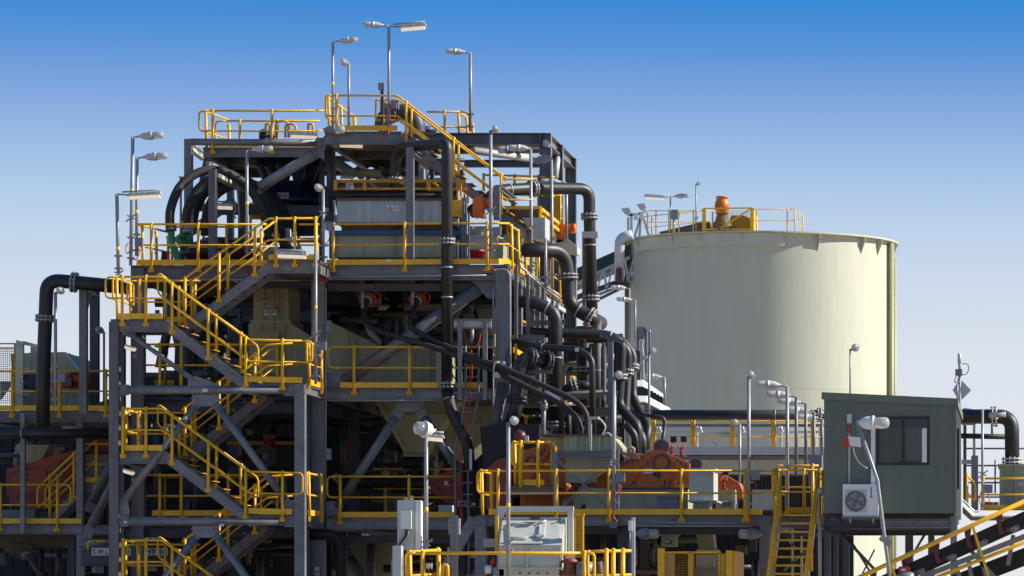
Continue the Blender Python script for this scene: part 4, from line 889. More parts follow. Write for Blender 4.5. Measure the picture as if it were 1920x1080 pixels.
MB().tube([W(436,356,YH+1), W(442,394,YH+1), W(438,402,YH+1), W(442,410,YH+1)], 0.02, 6).build('hanging_hook', GALV, t); MB().tube([W(445,350,YH+1),W(450,430,YH+1)],0.025,6).build('chain', GALV, t)
t = thing('valve_stack', 'bright green pipe and bolted flange under the outermost hose', 'valve', W(320, 495, YH)); MB().tube(spline([W(321,432,YH),W(322,455,YH),W(330,475,YH),W(335,492,YH)]), 0.085, 14).build('green_pipe', GREEN, t); flange_mb(W(321,426,YH),(0,0,1),0.14).build('flange', STEEL, t)
t = thing('valve_stack', 'green valve body with brassy flange right of the green pipe', 'valve', W(345, 495, YH+1)); MB().lathe(W(344,470,YH+1), W(344,430,YH+1), [(0,0.08),(0.3,0.11),(0.6,0.12),(0.62,0.16),(0.7,0.16),(0.75,0.1),(1,0.08)], 16).build('valve_body', GREEN, t); MB().cyl(W(356,460,YH+1),W(352,436,YH+1),0.07,12).build('side_branch', GREEN, t); flange_mb(W(350,430,YH+1),(0,0,1),0.14).build('flange', LGREY, t); MB().tube([W(342,430,YH+0.8),W(342,415,YH+0.8)],0.03,8).build('valve_stem', YELD, t)
t = thing('distributor_drum', 'broad maroon distributor drum lying behind the hose deck railing', 'drum', W(410, 492, YH+2))
MB().lathe(W(408,494,YH+2.2), W(408,446,YH+2.2), [(0,0.9),(0.25,1.0),(0.3,1.05),(0.34,1.05),(0.38,0.98),(0.8,0.6),(1,0.3)], 32).build('drum_body', MAROON, t)
q = MB()
for k in range(20): an = 2*math.pi*k/20; c = W(408,478,YH+2.2); q.cyl(c+Vector((math.cos(an)*1.0,math.sin(an)*1.0,-0.03)), c+Vector((math.cos(an)*1.0,math.sin(an)*1.0,0.09)), 0.025, 6)
q.build('bolt_ring', LGREY, t, kind='stuff')
t = thing('hose_coupling', 'corroded pink-red couplings where the hoses end at the right', 'coupling', W(520, 470, YH+2))
for x, y0_, r_ in ((507,425,0.12),(532,432,0.1),(540,428,0.09)): MB().lathe(W(x,y0_+34,YH+2.1), W(x,y0_,YH+2.1), [(0,r_),(0.3,r_),(0.31,r_*1.4),(0.5,r_*1.4),(0.51,r_*0.9),(1,r_*0.85)], 14).build('coupling_body', MAROON if x != 540 else LGREY, t)
MB().tube(spline([W(525,455,YH+2),W(540,462,YH+2),W(555,470,YH+2)]), 0.06, 8).build('drain_pipe', MAROON, t)
MB().pbox(478, 463, 560, 485, YH+2.3, 1).build('launder_box', OLIVE, t)
t = thing('plant_pot_cone', 'small dull red cone-shaped bucket on the hose deck behind the toe board', 'bucket', W(309, 488, YH)); MB().lathe(W(309,490,100.9), W(309,472,100.9), [(0,0.10),(0.9,0.075),(0.91,0.09),(1,0.09)], 14).build('bucket_body', MAROON, t); MB().cyl(W(309,472,100.9), W(309,471,100.9), 0.08, 12).build('bucket_lid', RED, t)
solo('dark_pump_casing', MB().lathe(W(545,415,106), W(600,415,106), [(0,0.3),(0.1,0.38),(0.9,0.38),(1,0.3)], 18), BLACK, 'black machine casing between the hose ends and the tall lamp pole', 'pump')
t = thing('yellow_crash_beam', 'yellow pipe beam under the cyclone drum', 'beam', W(520,406,105)); MB().tube([W(470,404,105), W(596,406,105)], 0.1, 12).build('beam_run', YELD, t)
# ================================================================== inside, between upper and middle deck
t = thing('discharge_chute', 'tall olive steel chute with a danger sign behind the left stairs', 'chute', W(510, 720, 103))
MB().pbox(475, 528, 541, 602, 103, 1.6).build('neck', OLIVE, t); MB().pbox(470, 600, 545, 606, 102.93, 1.8).build('neck_flange', OLIVE, t)
MB().pprism([(466,606),(545,606),(640,668),(640,728),(466,728)], 103, 1.6).build('belly', OLIVE, t)
q = MB()
for x in (493, 512, 522): q.pbox(x, 528, x+1.5, 600, 102.94, 0.06)
q.pbox(475, 563, 541, 565.5, 102.92, 0.08)
for x in (487, 512, 532): q.pbox(x, 606, x+1.5, 728, 102.94, 0.06)
q.build('stiffener', OLIVE, t)
d = MB().pbox(475, 620, 522, 700, 102.9, 0.06).build('inspection_door', OLIVE, t); q = MB(); q.bolts([W(x, y, 102.9) for x in (479, 490, 502, 517) for y in (624, 645, 670, 695)], 0.025, 0.025); q.build('door_bolts', OLIVE, d, kind='stuff')
dg = thing('danger_sign', 'red and white danger sign about confined space on the olive chute', 'sign', W(506, 591, 102.8))
MB().pbox(495, 574.5, 518.5, 591.5, 102.8, 0.012).build('sign_plate', SIGNW, dg); MB().pbox(496, 575.3, 517.5, 580.6, 102.795, 0.004).build('heading_band', SIGNK, dg)
MB().lathe(W(497,578,102.793), W(516.5,578,102.793), [(0,0.005),(0.06,0.025),(0.5,0.029),(0.94,0.025),(1,0.005)], 10).build('red_oval', SIGNR, dg)
text_mesh('DANGER', W(499.5,0,102.8).x, W(514,0,102.8).x, W(0,578,102.8).z, 102.755, 0.036, SIGNW, dg, bold=0.001)
for i_, (s_, x0, x1) in enumerate((('CONFINED SPACE',497,516.5),('ENTRY BY PERMIT',496.8,516.8),('ONLY',503.5,509.5))): text_mesh(s_, W(x0,0,102.8).x, W(x1,0,102.8).x, W(0,583.2+i_*2.9,102.8).z, 102.794, 0.030, SIGNK, dg, bold=0.001)
t = thing('underpan_hopper', 'long olive under-pan with sloping top behind the middle railing', 'hopper', W(760, 728, 102.5))
MB().pprism([(612,600),(705,646),(718,655),(828,655),(828,728),(612,728)], 102.5, 2.4).build('pan_body', OLIVE, t)
q = MB()
for x, y_ in ((652,622),(668,630),(724,656),(777,656),(791,656),(805,656)): q.pbox(x, y_, x+1.6, 728, 102.44, 0.06)
q.pbox(718, 652, 828, 656, 102.42, 0.08); q.bolts([W(620+((k*37)%200), 680+((k*23)%42), 102.5) for k in range(14)], 0.025, 0.02); q.build('stiffener', OLIVE, t)
MB().pbox(818, 658, 830, 722, 102.3, 0.3).build('lit_edge_plate', PALE, t)  # lit edge of the pan given by paler paint
for i_, px in enumerate((691, 784)):
    t = thing('orange_nozzle', 'orange flared nozzle feeding a hose, %s of the pair under the upper deck' % ('left' if i_ == 0 else 'right'), 'nozzle', W(px, 565, 101.2), 'orange nozzles')
    MB().lathe(W(px-2,563,100.9), W(px+3,531,101.8), [(0,0.19),(0.05,0.22),(0.12,0.18),(0.5,0.17),(0.9,0.19),(1,0.15)], 18).build('cone', REDO, t)
    MB().cyl(W(px-4,566,100.7), W(px-2,560,100.95), 0.12, 14).build('throat', LGREY, t); MB().cyl(W(px-5,569,100.6), W(px-4,565,100.72), 0.1, 14).build('gland', BLACK, t)
    colm(t, px-14 if i_==0 else px-13, px-9 if i_==0 else px-8, 520, 578 if i_==0 else 572, 100.5, 0.08, STEEL, name='hanger')
    MB().tube(spline([W(px+12,545,100.8),W(px+22,555,100.8),W(px+18,568,100.8),W(px+10,560,100.8)]), 0.015, 6).build('red_cable', REDCABLE, t)
solo('slurry_hose', MB().tube(spline([W(690,566,100.8),W(682,585,100.6),W(688,608,100.3),W(720,624,100.0),W(800,647,99.6),W(880,676,99.4),W(940,701,99.2),W(1000,732,99),W(1050,758,98.8),W(1078,780,98.7),W(1088,800,98.7),W(1088,816,98.7)]), 0.068, 12), HOSE, 'long black hose from the left orange nozzle sloping down to the right', 'hose', 'long sloping hoses')
solo('slurry_hose', MB().tube(spline([W(783,564,100.8),W(775,585,100.5),W(768,605,100.2),W(782,622,100.0),W(840,650,99.6),W(900,675,99.35),W(945,690,99.1),W(1010,719,98.9),W(1072,748,98.7),W(1097,772,98.6),W(1101,800,98.6),W(1101,816,98.6)]), 0.068, 12), HOSE, 'long black hose from the right orange nozzle sloping down beside the other', 'hose', 'long sloping hoses')
solo('tape_label', MB().pprism([(1022,735),(1026,732),(1052,746),(1050,751)], 98.75, 0.01), SIGNW, 'white tape label on the sloping hoses', 'label')
t = thing('hose_clamp_bracket', 'galvanised clamp holding the sloping hoses to the right column', 'clamp', W(932, 690, 99.2)); MB().pbox(926, 677, 944, 683, 99.1, 0.5).build('clamp_top', GALV, t); MB().pbox(924, 698, 938, 708, 99.15, 0.4).build('clamp_plate', LGREY, t); MB().tube(fillet([W(925,700,99),W(926,682,99),W(936,678,99.05)],0.1), 0.02, 6).build('u_bolt', GALV, t)
for lab, pts, r_ in (('dark horizontal pipe high in the shade under the upper deck', [W(620,600,106), W(925,568,106)], 0.14), ('dark cross pipe behind the orange nozzles', [W(615,578,104.5), W(830,590,104.5)], 0.08), ('dark pipe with a sunlit top at the right end of the bay', [W(870,562,104), W(928,564,104)], 0.14)):
    pipe(lab, pts, r_, 0.3, material=BLACK)
cx = thing('light_fitting_inside', 'unlit grey tube lamp deep under the upper deck', 'lamp', W(700, 577, 104)); MB().cyl(W(697,577,104),W(725,577,104),0.07,12).build('lamp_body', LGREY, cx); MB().pbox(694,574,698,580,103.95,0.1).build('end_cap', BOXGREY, cx)
solo('deflector_plate', MB().pprism([(684,612),(694,616),(716,640),(712,648),(690,628)], 101.5, 0.05), STEEL, 'loose-looking grey deflector plate under the left hose bend', 'plate')
solo('olive_upper_panel', MB().pbox(620, 530, 928, 556, 108, 0.1), OLIVE, 'olive panel high in the shade right of the orange nozzles', 'panel')
solo('olive_right_panel', MB().pprism([(850,590),(928,575),(928,650),(850,650)], 107, 0.5), OLIVE, 'olive machine side partly hidden by the cable frame', 'machine')
# portal with cable ladder
t = thing('cable_portal', 'grey portal frame with bundled cables hanging inside, left of the right column', 'cable support', W(885, 745, 99.3))
for x in (858, 905): colm(t, x, x+8, 600, 750, 99.3, 0.12, STEEL, name='post')
MB().pbox(851, 599, 921, 616, 99.45, 0.06).build('header_plate', LGREY, t); MB().pbox(851, 598, 921, 601, 99.35, 0.16).build('header_cap', STEEL, t); MB().pbox(851, 613, 921, 616, 99.38, 0.12).build('header_cap', STEEL, t); MB().pbox(851, 735, 915, 738, 99.4, 0.06).build('cross_bar', STEEL, t)
for x0, y0_, x1, y1_ in ((868,618,878,650),(872,618,880,648),(878,618,876,650),(895,618,888,648),(901,620,892,650),(890,618,884,650)):
    MB().tube(spline([W(x0,y0_,99.5), W((x0+x1)/2+2,(y0_+y1_)/2+4,99.5), W(x1,y1_,99.5)]), 0.02, 6).build('cable', REDCABLE if x0 in (868,901) else BLKCABLE, t)
MB().cyl(W(886,618,99.7), W(886,640,99.7), 0.05, 8).build('grey_conduit', LGREY, t)
t = thing('cable_ladder', 'vertical cable ladder with red cables running down past the decks', 'cable ladder', W(885, 1270, 99.6))
for x in (873, 897): MB().tube([W(x,648,99.6), W(x,745,99.6), W(x-7 if x < 880 else x-9,790,99.6), W(x-20 if x<880 else x-20,840,99.6), W(x-14 if x<880 else x-17,1270,99.6)], 0.03, 6).build('ladder_rail', STEEL, t)
for k in range(14): MB().pbox(874-(0 if k<4 else 8), 662+k*22, 896-(0 if k<4 else 10), 664+k*22, 99.58, 0.03).build('ladder_rung', STEEL, t)
for j_ in (0, 4): MB().tube(spline([W(880+j_,655,99.5),W(881+j_,700,99.5),W(879+j_,740,99.5),W(872+j_,800,99.5),W(863+j_*0.8,850,99.5),W(863+j_*.8,1000,99.5)]), 0.011, 6).build('red_cable', REDCABLE, t)
# ================================================================== between the middle and lowest deck
t = thing('olive_hopper', 'olive pyramid hopper hanging below the middle deck between the chevron braces', 'hopper', W(770, 870, 103.5))
A = [(703,752),(880,752),(830,830),(792,848),(752,848)]
MB().pprism([(703,752),(862,752),(796,848),(757,848)], 103.5, 2.0).build('hopper_body', OLIVE, t); MB().pbox(756, 848, 797, 856, 103.9, 1.0).build('outlet_flange', OLIVE, t); MB().cyl(W(777,880,104.4), W(777,856,104.4), 0.28, 16).build('outlet_pipe', BLACK, t)
MB().pprism([(703,752),(713,752),(765,846),(758,848)], 103.44, 0.06).build('corner_rib', OLIVE, t); MB().pprism([(722,775),(850,775),(848,778),(724,778)], 103.43, 0.06).build('stiffener', OLIVE, t)
t = thing('olive_hopper', 'olive hopper side right of the pyramid hopper, partly behind the black hose', 'hopper', W(850, 870, 104)); MB().pprism([(830,752),(925,752),(925,810),(860,870),(840,870)], 104.5, 1.8).build('hopper_body', OLIVE, t); MB().pbox(832, 795, 925, 799, 104.4, 0.1).build('stiffener', OLIVE, t)
def screen_body(label, pts, Y, d, material, bolts=(), ribs=(), plates=(), group='orange vibrating machines'):
    t = thing('vibrating_screen', label, 'vibrating screen', W(*pts[0], Y), group)
    MB().pprism(pts, Y, d).build('side_plate', material, t)
    q = MB()
    for a, b, w_ in ribs: q.sec(W(*a,Y-0.03), W(*b,Y-0.03), 0.05, w_, 'box', up=(0,1,0))
    if ribs: q.build('side_rib', material, t)
    q = MB(); q.bolts([W(a, b, Y) for a, b in bolts], 0.035, 0.03)
    if bolts: q.build('bolt_pattern', DSTEEL, t, kind='stuff')
    for a in plates: MB().pbox(*a, Y-0.03, 0.02).build('name_plate', SIGNW, t)
    return t
screen_body('dull orange screen body in shade at the right end of the lowest central deck', [(800,900),(850,878),(862,878),(862,945),(835,942),(812,925)], 103, 1.5, REDO, bolts=[(815+k*9, 905+(k%3)*10) for k in range(5)], plates=[(833,902,843,910)])
solo('dark_feed_pipe', MB().tube([W(640,906,105), W(800,900,105)], 0.16, 14), BLACK, 'thick dark pipe crossing behind the lowest central railing', 'pipe')
solo('dark_feed_pipe', MB().tube([W(700,825,104.5), W(765,845,104.5)], 0.1, 12), BLACK, 'short dark pipe slanting behind the pyramid hopper', 'pipe')
solo('white_pail_stack', MB().pbox(822, 947, 847, 962, 100.8, 0.4), LGREY, 'pale wrapped bundle on the lowest central deck behind the toe board', 'bundle')
for px, py, lab in ((660, 870, 'dull orange pump part beneath the middle deck'),):
    motor(None, W(px, py, 106), (0,0,1), 0.6, 0.16, REDO, lab)  # plain dull paint, gives off no light
motor(None, W(505, 850, 105.5), (0,0,1), 0.5, 0.15, REDO, 'small red-orange motor in the dark behind the stair tower')
solo('yellow_hazard_beam', MB().pbox(425, 827, 590, 834, 106.5, 0.1), YELD, 'faint yellow beam in the dark behind the stair tower', 'beam')
t = thing('dark_round_valve', 'dark handwheel valve behind the stair tower', 'valve', W(497, 875, 105)); MB().cyl(W(497,855,105), W(497,855,105.3), 0.28, 20).build('valve_disc', DSTEEL, t); MB().cyl(W(497,855,104.8), W(497,855,105), 0.08, 12).build('valve_hub', STEEL, t)
for i_, (x, y0_, y1_, r_) in enumerate(((380,770,1000,0.17),(350,560,760,0.14),(298,790,960,0.12),(412,620,740,0.1))):
    solo('standpipe', MB().tube([W(x,y0_,104.5),W(x-4,y1_,104.5)], r_, 12), DSTEEL, ['broad dark upright pipe behind the middle flights', 'dark upright pipe behind the inner railing of the top flight', 'upright pipe with a white tag, left behind the middle flight', 'slim dark upright pipe behind the top front flight'][i_], 'pipe')
solo('shade_tank', MB().lathe(W(620,1270,103.5), W(620,1015,103.5), [(0,0.85),(1,0.85)], 28) if False else MB().cyl(W(690,1270,104.5), W(690,1018,104.5), 0.9, 28), OLIVE, 'olive cylindrical tank in shade at the bottom of the central bay', 'tank')
pipe('dark elbow pipe at the foot of the central column', [W(575,1002,99.8), W(640,1002,99.8), W(640,1270,99.8)], 0.13, 0.5, material=BLACK)
t = thing('start_stop_box', 'small grey start-stop box with red knob on the central column', 'switch box', W(594,1079,99.9)); MB().pbox(590, 1063, 598, 1079, 99.9, 0.1).build('box_body', LGREY, t); MB().cyl(W(594,1072,99.9), W(594,1072,99.84), 0.035, 10).build('red_knob', RED, t)

solo('grey_isolator', MB().pbox(611, 601, 620, 622, 99.75, 0.15), BOXGREY, 'grey isolator box on the central column under the upper deck', 'switch box')
solo('grey_isolator', MB().pbox(611, 841, 620, 862, 99.75, 0.15), BOXGREY, 'grey isolator box on the central column under the middle deck', 'switch box')

# ================================================================== pipe bundle at the right side of the plant
pipe('black pipe arching high over the rear gearmotor and dropping beside the tank', [W(880,400,104), W(935,357,104.2), W(1000,353,105), W(1105,354,106), W(1105,402,106), W(1110,595,106)], 0.15, [0.5,0.5,0.85,0.3], flanges=[(1,0.98),(4,0.02),(4,0.815)], bands=[(1,0.3),(4,0.3)])
t = thing('pipe_support_frame', 'thin grey goal post clamped to the high arching pipe', 'pipe support', W(1093, 600, 106)); colm(t, 1091.5, 1097, 434, 600, 106, 0.12, STEEL, name='post'); MB().pbox(1091, 434, 1121, 446, 105.75, 0.1).build('clamp_plate', LGREY, t)
pipe('thickest black pipe, coming over the side railing, dropping and turning right', [W(985,469,101.5), W(1062,469,102.5), W(1067,572,102.5), W(1110,597,102.5), W(1126,606,104.5)], 0.175, [0.55,0.45,0.1], flanges=[(1,0.48),(2,0.93)], bands=[(2,0.4)], fl_mat=LSTEEL)
pipe('black pipe emerging under the upper deck and bending down through the bundle', [W(900,562,101), W(1000,566,100.8), W(1043,585,100.8), W(1041,800,100.8)], 0.155, [0.6,0.5], bands=[(1,0.6),(2,0.4),(2,0.82)], flanges=[(2,0.98)])
pipe('long level black pipe that turns down at the right of the bundle', [W(966,560,101.5), W(967,622,101.5), W(1135,628,101.8), W(1166,640,101.8), W(1164,700,101.8), W(1160,760,101.8), W(1196,800,101.5), W(1194,850,101.5)], 0.12, [0.4,0.2,0.3,0.4,0.4,0.35,0.35], flanges=[(4,0.1)], bands=[(2,0.3)])
pipe('black pipe second from the right in the bundle, bending under the others', [W(1100,634,102.6), W(1150,636,102.6), W(1178,656,102.6), W(1176,700,102.6), W(1172,775,102.4), W(1205,820,102), W(1203,850,102)], 0.115, [0.4,0.4,0.3,0.5,0.4], flanges=[(2,0.95)])
pipe('rightmost black pipe sweeping down to the orange crusher', [W(1140,628,103.4), W(1168,640,103.4), W(1187,665,103.4), W(1186,745,103.2), W(1215,800,102.6), W(1210,840,102.2)], 0.11, [0.4,0.4,0.6,0.6], flanges=[(2,0.3)])
pipe('slim black pipe crossing in front of the bundle and bending down', [W(958,636,100.2), W(1010,650,99.6), W(1085,655,99.3), W(1110,672,99.2), W(1112,820,99.1)], 0.078, [0.3,0.3,0.35], bands=[(1,0.1)])
solo('tape_label', MB().pbox(1078, 652, 1085, 659, 99.17, 0.01), SIGNW, 'white tape label on the slim pipe in front of the bundle', 'label')
pipe('short fat elbow pipe catching the sun, flanged at both ends', [W(1028,678,99.7), W(983,668,99.3), W(971,700,99.3), W(968,765,99.3), W(955,800,99.5)], 0.165, [0.5,0.4,0.5], flanges=[(0,0.05),(0,0.75),(2,0.75)], fl_mat=DSTEEL)
pipe('broad black upright pipe behind the slim one', [W(1095,612,103.6), W(1095,800,103.6)], 0.19, 0.4, flanges=[(0,0.43)])
pipe('sunlit dusty upright pipe left of the grey truss post', [W(1120,600,103), W(1121,790,103)], 0.105, 0.4, bands=[(0,0.5)], material=DUSTSUNP)
pipe('black upright pipe with a curved top behind the big bend', [W(1060,630,104.5), W(1098,636,104.5), W(1100,700,104.5)], 0.15, 0.5)
pipe('black elbow pipe with a flange low in the bundle', [W(1110,725,102), W(1086,722,102), W(1030,740,102)], 0.12, 0.3, flanges=[(1,0.15)])
pipe('level sunlit pipe stub low in the bundle', [W(1140,738,101.6), W(1070,742,101.6), W(990,746,101.6)], 0.105, 0.3, bands=[(1,0.2)], material=DUSTSUNP)
pipe('dark level pipe below the sunlit stub', [W(1160,765,103.5), W(960,772,103.5)], 0.1, 0.3, material=BLACK); pipe('lowest dark level pipe of the bundle', [W(1165,785,104), W(960,790,104)], 0.1, 0.3, material=BLACK)
pipe('small green-grey standpipe with a flange under the fat elbow', [W(1020,748,99.5), W(1018,838,99.5)], 0.055, 0.2, flanges=[(0,0.15)], material=BOXGREY)
pipe('short sunlit pipe slanting into the orange machine at the left', [W(1172,795,100.6), W(1190,815,100.6), W(1192,850,100.6)], 0.09, 0.3)
for px, y0_, y1_, Y_, lab in ((1132,650,850,102.2,'slim black hose hanging left of the long level pipe bend'),(1144,640,820,104,'black hose hanging behind the grey truss post'),(1053,760,826,100.5,'black hose dropping into the olive feed box at its left'),(1066,765,826,100.7,'black hose dropping into the olive feed box, second from the left'),(1078,775,826,101,'pale-lit hose dropping into the olive feed box')):
    solo('drop_hose', MB().tube([W(px,y0_,Y_),W(px,y1_,Y_)], 0.07, 10), HOSE, lab, 'hose', 'drop hoses')
# racks that carry the bundle
t = thing('pipe_rack', 'grey steel pipe rack threaded through the black pipe bundle', 'pipe rack', W(1045, 850, 103))
for x0, x1, y0_, y1_, yy in ((964,970,498,635,99.9),(986,992,512,640,100.6),(1139,1149,640,850,100.5),(1003,1012,520,800,104),(1150,1155,742,850,100.2),(1015,1021,540,760,102),(1130,1134,642,750,101)):
    colm(t, x0, x1, y0_, y1_, yy, 0.15, STEEL if x0 > 1000 else RSTEEL, name='rack_post')
for a, b, h_, yy in (((1015,745),(1158,737),0.08,99.4),((1125,628),(1170,642),0.1,101.2),((960,697),(1035,697),0.09,99.6),((1000,606),(1060,604),0.12,101.5),((1045,620),(1120,616),0.12,102.8),((1080,787),(1145,770),0.16,101),((965,716),(1010,726),0.1,100.5),((960,760),(1060,760),0.12,103),((1060,700),(1150,700),0.12,104.5),((975,632),(1020,634),0.14,100.2),((1120,768),(1150,768),0.1,100.4)):
    MB().sec(W(*a,yy), W(*b,yy), h_, 0.12, 'I', t=0.012).build('rack_beam', STEEL, t)
for a, b in (((986,512),(1062,572)),((975,500),(1055,560))): MB().tube([W(*a,100.4),W(*b,105)], 0.03, 6).build('conduit', GALV, t)
_xs = W(957,0,100).x
for z_, lab in ((560,'a'),(735,'b')):
    railing('side stair railing glimpsed through the pipes, %s' % ('below the deck corner' if lab=='a' else 'low behind the fat elbow'), [W(962,z_+100,102), W(1012,z_+128,106)], [965, 985, 1008], toe=True, h=0.9, loops=(0,0.2))
railing('sunlit yellow railing behind the upright pipes, sloping to the right', [W(1052,745,106), W(1085,762,109)], [1058, 1074], toe=False, h=0.7)
MB().box(_xs-0.1, _xs+0.05, 100.3, 111.5, W(0,522,100).z, W(0,514,100).z).build('side_girder', LGREY, fr)
for k in range(4): MB().box(_xs-0.02, _xs+0.12, 101.2+k*2.6, 101.5+k*2.6, W(0,620,100).z, W(0,515,100).z).build('side_post', STEEL, fr)
# ================================================================== far left bay
YL = 103.0
lf = thing('left_bay_frame', 'dark steel frame of the two-storey bay at the far left', 'steel frame', W(100, 1200, YL))
hbeam(lf, -60, 206, 775, 791, YL); hbeam(lf, -60, 206, 985, 1002, YL)
colm(lf, 38, 46, 775, 1000, YL-0.3, 0.15, STEEL); colm(lf, 143, 155, 775, 1260, YL+0.05, 0.25, STEEL); colm(lf, 128, 140, 1000, 1260, YL+1.5, 0.25, DSTEEL)
colm(lf, 146, 158, 1020, 1270, YL-0.5, 0.2, STEEL)
MB().pbox(-40, 1004, 200, 1026, YL+2.5, 0.2).build('girder', BROWN, lf)
brace(lf, (5, 1040), (-20, 1120), 14, YL+2.2, BROWN); brace(lf, (50, 1034), (95, 1110), 12, YL+2.2, BROWN); gusset(lf, [(8,1020),(60,1020),(58,1045),(40,1050),(8,1040)], YL+2.3, [(20,1028),(44,1028),(20,1036)], BROWN)
MB().tube([W(150,1020,YL-0.6), W(222,1018,YL-0.6)], 0.12, 14).build('tube_beam', STEEL, lf); gusset(lf, [(147,1012),(160,1000),(172,1008),(156,1024)], YL-0.65, [(158,1008)])
brace(lf, (238, 842), (163, 1005), 17, YL-1.2, STEEL); brace(lf, (225, 748), (165, 768), 12, YL+0.2, DSTEEL)
brace(lf, (205, 775), (160, 790), 10, YL+0.2, DSTEEL)
platform('upper deck of the far left bay under the orange drive motor', -60, 206, 770, YL, 112, 0.16)
platform('lower deck of the far left bay in front of the red-orange screen', -60, 155, 983, YL, 112, 0.2)
platform('small landing of the far left stair at the top of its flight', 148, 210, 905, YL+0.3, 105, 0.2)
railing('front railing of the upper far left deck, before the orange motor', [W(-60,770,YL), W(205,770,YL)], [23, 112, 199], toe_seg=[0])
railing('front railing of the lower far left deck, looped at its right end', [W(-60,983,YL), W(110,983,YL)], [1, 108], loops=(0,0.3), toe=False)
MB().sec(W(4,977,YL), W(153,977,YL), 0.13, 0.012, 'box').build('toe_board', YEL, bpy.data.objects[[o.name for o in bpy.data.objects if o.get('label','').startswith('front railing of the lower far left')][0]])
railing('railing of the far left stair, rising to the right to its landing', [W(84,975,YL+0.4), W(158,905,YL+0.4), W(206,905,YL+0.4)], [94, 139, 181], loops=(0.25,0), toe_seg=[1], h=0.96)
railing('second railing of the far left stair, just behind the first', [W(96,978,YL+1.3), W(168,908,YL+1.3)], [109, 155], loops=(0.2,0.25), toe=False, h=0.96)
railing('yellow railing seen past the right end of the upper far left deck', [W(196,772,YL+1), W(203,776,YL+3.5)], [197], toe=False)
railing('lowest railing at the far left stair foot, partly behind the column', [W(180,1090,YL-1.5), W(206,1090,YL-1.5)], [], loops=(0.2,0), toe=False)
flight('short dark stair of the far left bay, climbing to the right', W(152,908,YL+0.45), W(84,976,YL+0.45), YL+0.45, 0.9, STEEL, treads=6)
pipe('tall black elbow pipe at the far left, running right to the plant', [W(80,800,101.5), W(81,700,101.5), W(88,525,101.5), W(137,529,101.5), W(245,540,101.5)], 0.17, [0.1,0.75,0.3,0.2], flanges=[(1,0.59),(3,0.02)], fl_mat=None)
pipe('thick black level pipe crossing the far left bay below the upper deck', [W(-60,813,YL-0.4), W(206,812,YL-0.4)], 0.12, 0.2, bands=[(0,0.38)])
t = thing('pipe_support_frame', 'tall pair of grey posts joined at the top, carrying the far left elbow pipe', 'pipe support', W(165, 775, 102.3))
colm(t, 148, 162, 539, 775, 101.9, 0.2, STEEL, name='post'); colm(t, 168, 184, 546, 775, 104.6, 0.2, DSTEEL, name='post'); MB().sec(W(160,541,102.1), W(180,549,104.6), 0.16,0.15,'I').build('cap_beam', PALE, t); MB().pprism([(160,548),(172,548),(163,590),(160,590)], 102.5, 0.02).build('gusset_plate', STEEL, t); MB().pprism([(172,550),(184,550),(184,590),(178,575)], 104.3, 0.02).build('gusset_plate', DSTEEL, t)
t = thing('olive_feed_hood', 'olive box hood with a sloping right end behind the far left railing', 'hood', W(90, 770, 105))
MB().pprism([(20,664),(62,661),(118,660),(130,666),(148,692),(148,768),(26,768)], 105, 2.2).build('hood_body', OLIVE, t)
q = MB()
for k in range(4): q.sec(W(126+k*7,668+k*8,105.1), W(130+k*7,664+k*8,107), 0.05,0.05,'box',up=(0,1,0))
q.build('slope_cleat', STEEL, t); MB().pprism([(119,660),(123,660),(150,694),(148,698)], 104.95, 0.1).build('edge_plate', LGREY, t)
MB().pbox(45, 700, 150, 768, 104.4, 0.5).build('lower_housing', OLIVE, t)
t = thing('cream_post_pair', 'pale cream channel posts with cross plates at the far left', 'posts', W(38, 768, 104))
MB().pbox(30, 641, 43, 768, 103.9, 0.15).build('post', PALE, t); MB().pprism([(43,639),(70,646),(70,652),(43,646)], 104, 0.15).build('top_arm', PALE, t); MB().pbox(57, 650, 70, 663, 104.4, 0.1).build('post', PALE, t); MB().pprism([(30,637),(44,641),(44,645),(30,643)], 103.8, 0.1).build('top_arm', PALE, t)
for y in (690, 715, 739): MB().pbox(30, y, 57, y+1.5, 103.85, 0.25).build('cross_plate', PALE, t)
t = thing('mesh_guard_panel', 'yellow framed wire mesh guard at the very left edge', 'guard', W(15, 768, 104.2))
for a in ((-30,643,30,645.5),(-30,651,27,653.5)): MB().pbox(*a, 104.2, 0.05).build('guard_frame', YELD, t)
MB().pbox(26, 643, 30, 768, 104.15, 0.06).build('guard_frame', YELD, t)
q = MB()
for k in range(15): q.tube([W(-30+k*4,653,104.22), W(-30+k*4,760,104.22)], 0.006, 4, False)
for k in range(26): q.tube([W(-30,655+k*4,104.22), W(27,655+k*4,104.22)], 0.006, 4, False)
q.build('wire_mesh', DSTEEL, t, kind='stuff')
t = thing('drive_motor', 'dull orange drive motor lying behind the upper far left railing', 'motor', W(140, 730, 104.0))
motor(t, W(128,713,104), (1,0,0), 0.6, 0.21, REDO); MB().pbox(104, 703, 128, 725, 104, 0.5).build('coupling_guard', REDO, t); MB().pbox(118, 709, 134, 724, 103.7, 0.3).build('terminal_box', BROWN, t)
t = thing('blue_bearing', 'round dark blue bearing housing left of the black elbow pipe', 'bearing', W(60, 730, 104)); MB().pbox(46, 702, 71, 729, 104.05, 0.3).build('bearing_plate', BLUE, t); MB().cyl(W(59,715,103.85), W(59,715,104.05), 0.16, 20).build('bearing_cap', BLUE, t)
t = thing('white_pail', 'white plastic pail on the upper far left deck', 'pail', W(157, 768, YL+0.5)); MB().lathe(W(157,768,YL+0.5), W(157,748,YL+0.5), [(0,0.11),(0.9,0.135),(0.91,0.15),(1,0.15)], 18).build('pail_body', WHITE, t); MB().tube(spline([W(148,752,YL+0.4),W(157,762,YL+0.33),W(166,752,YL+0.4)]), 0.006, 5).build('handle', GALV, t)
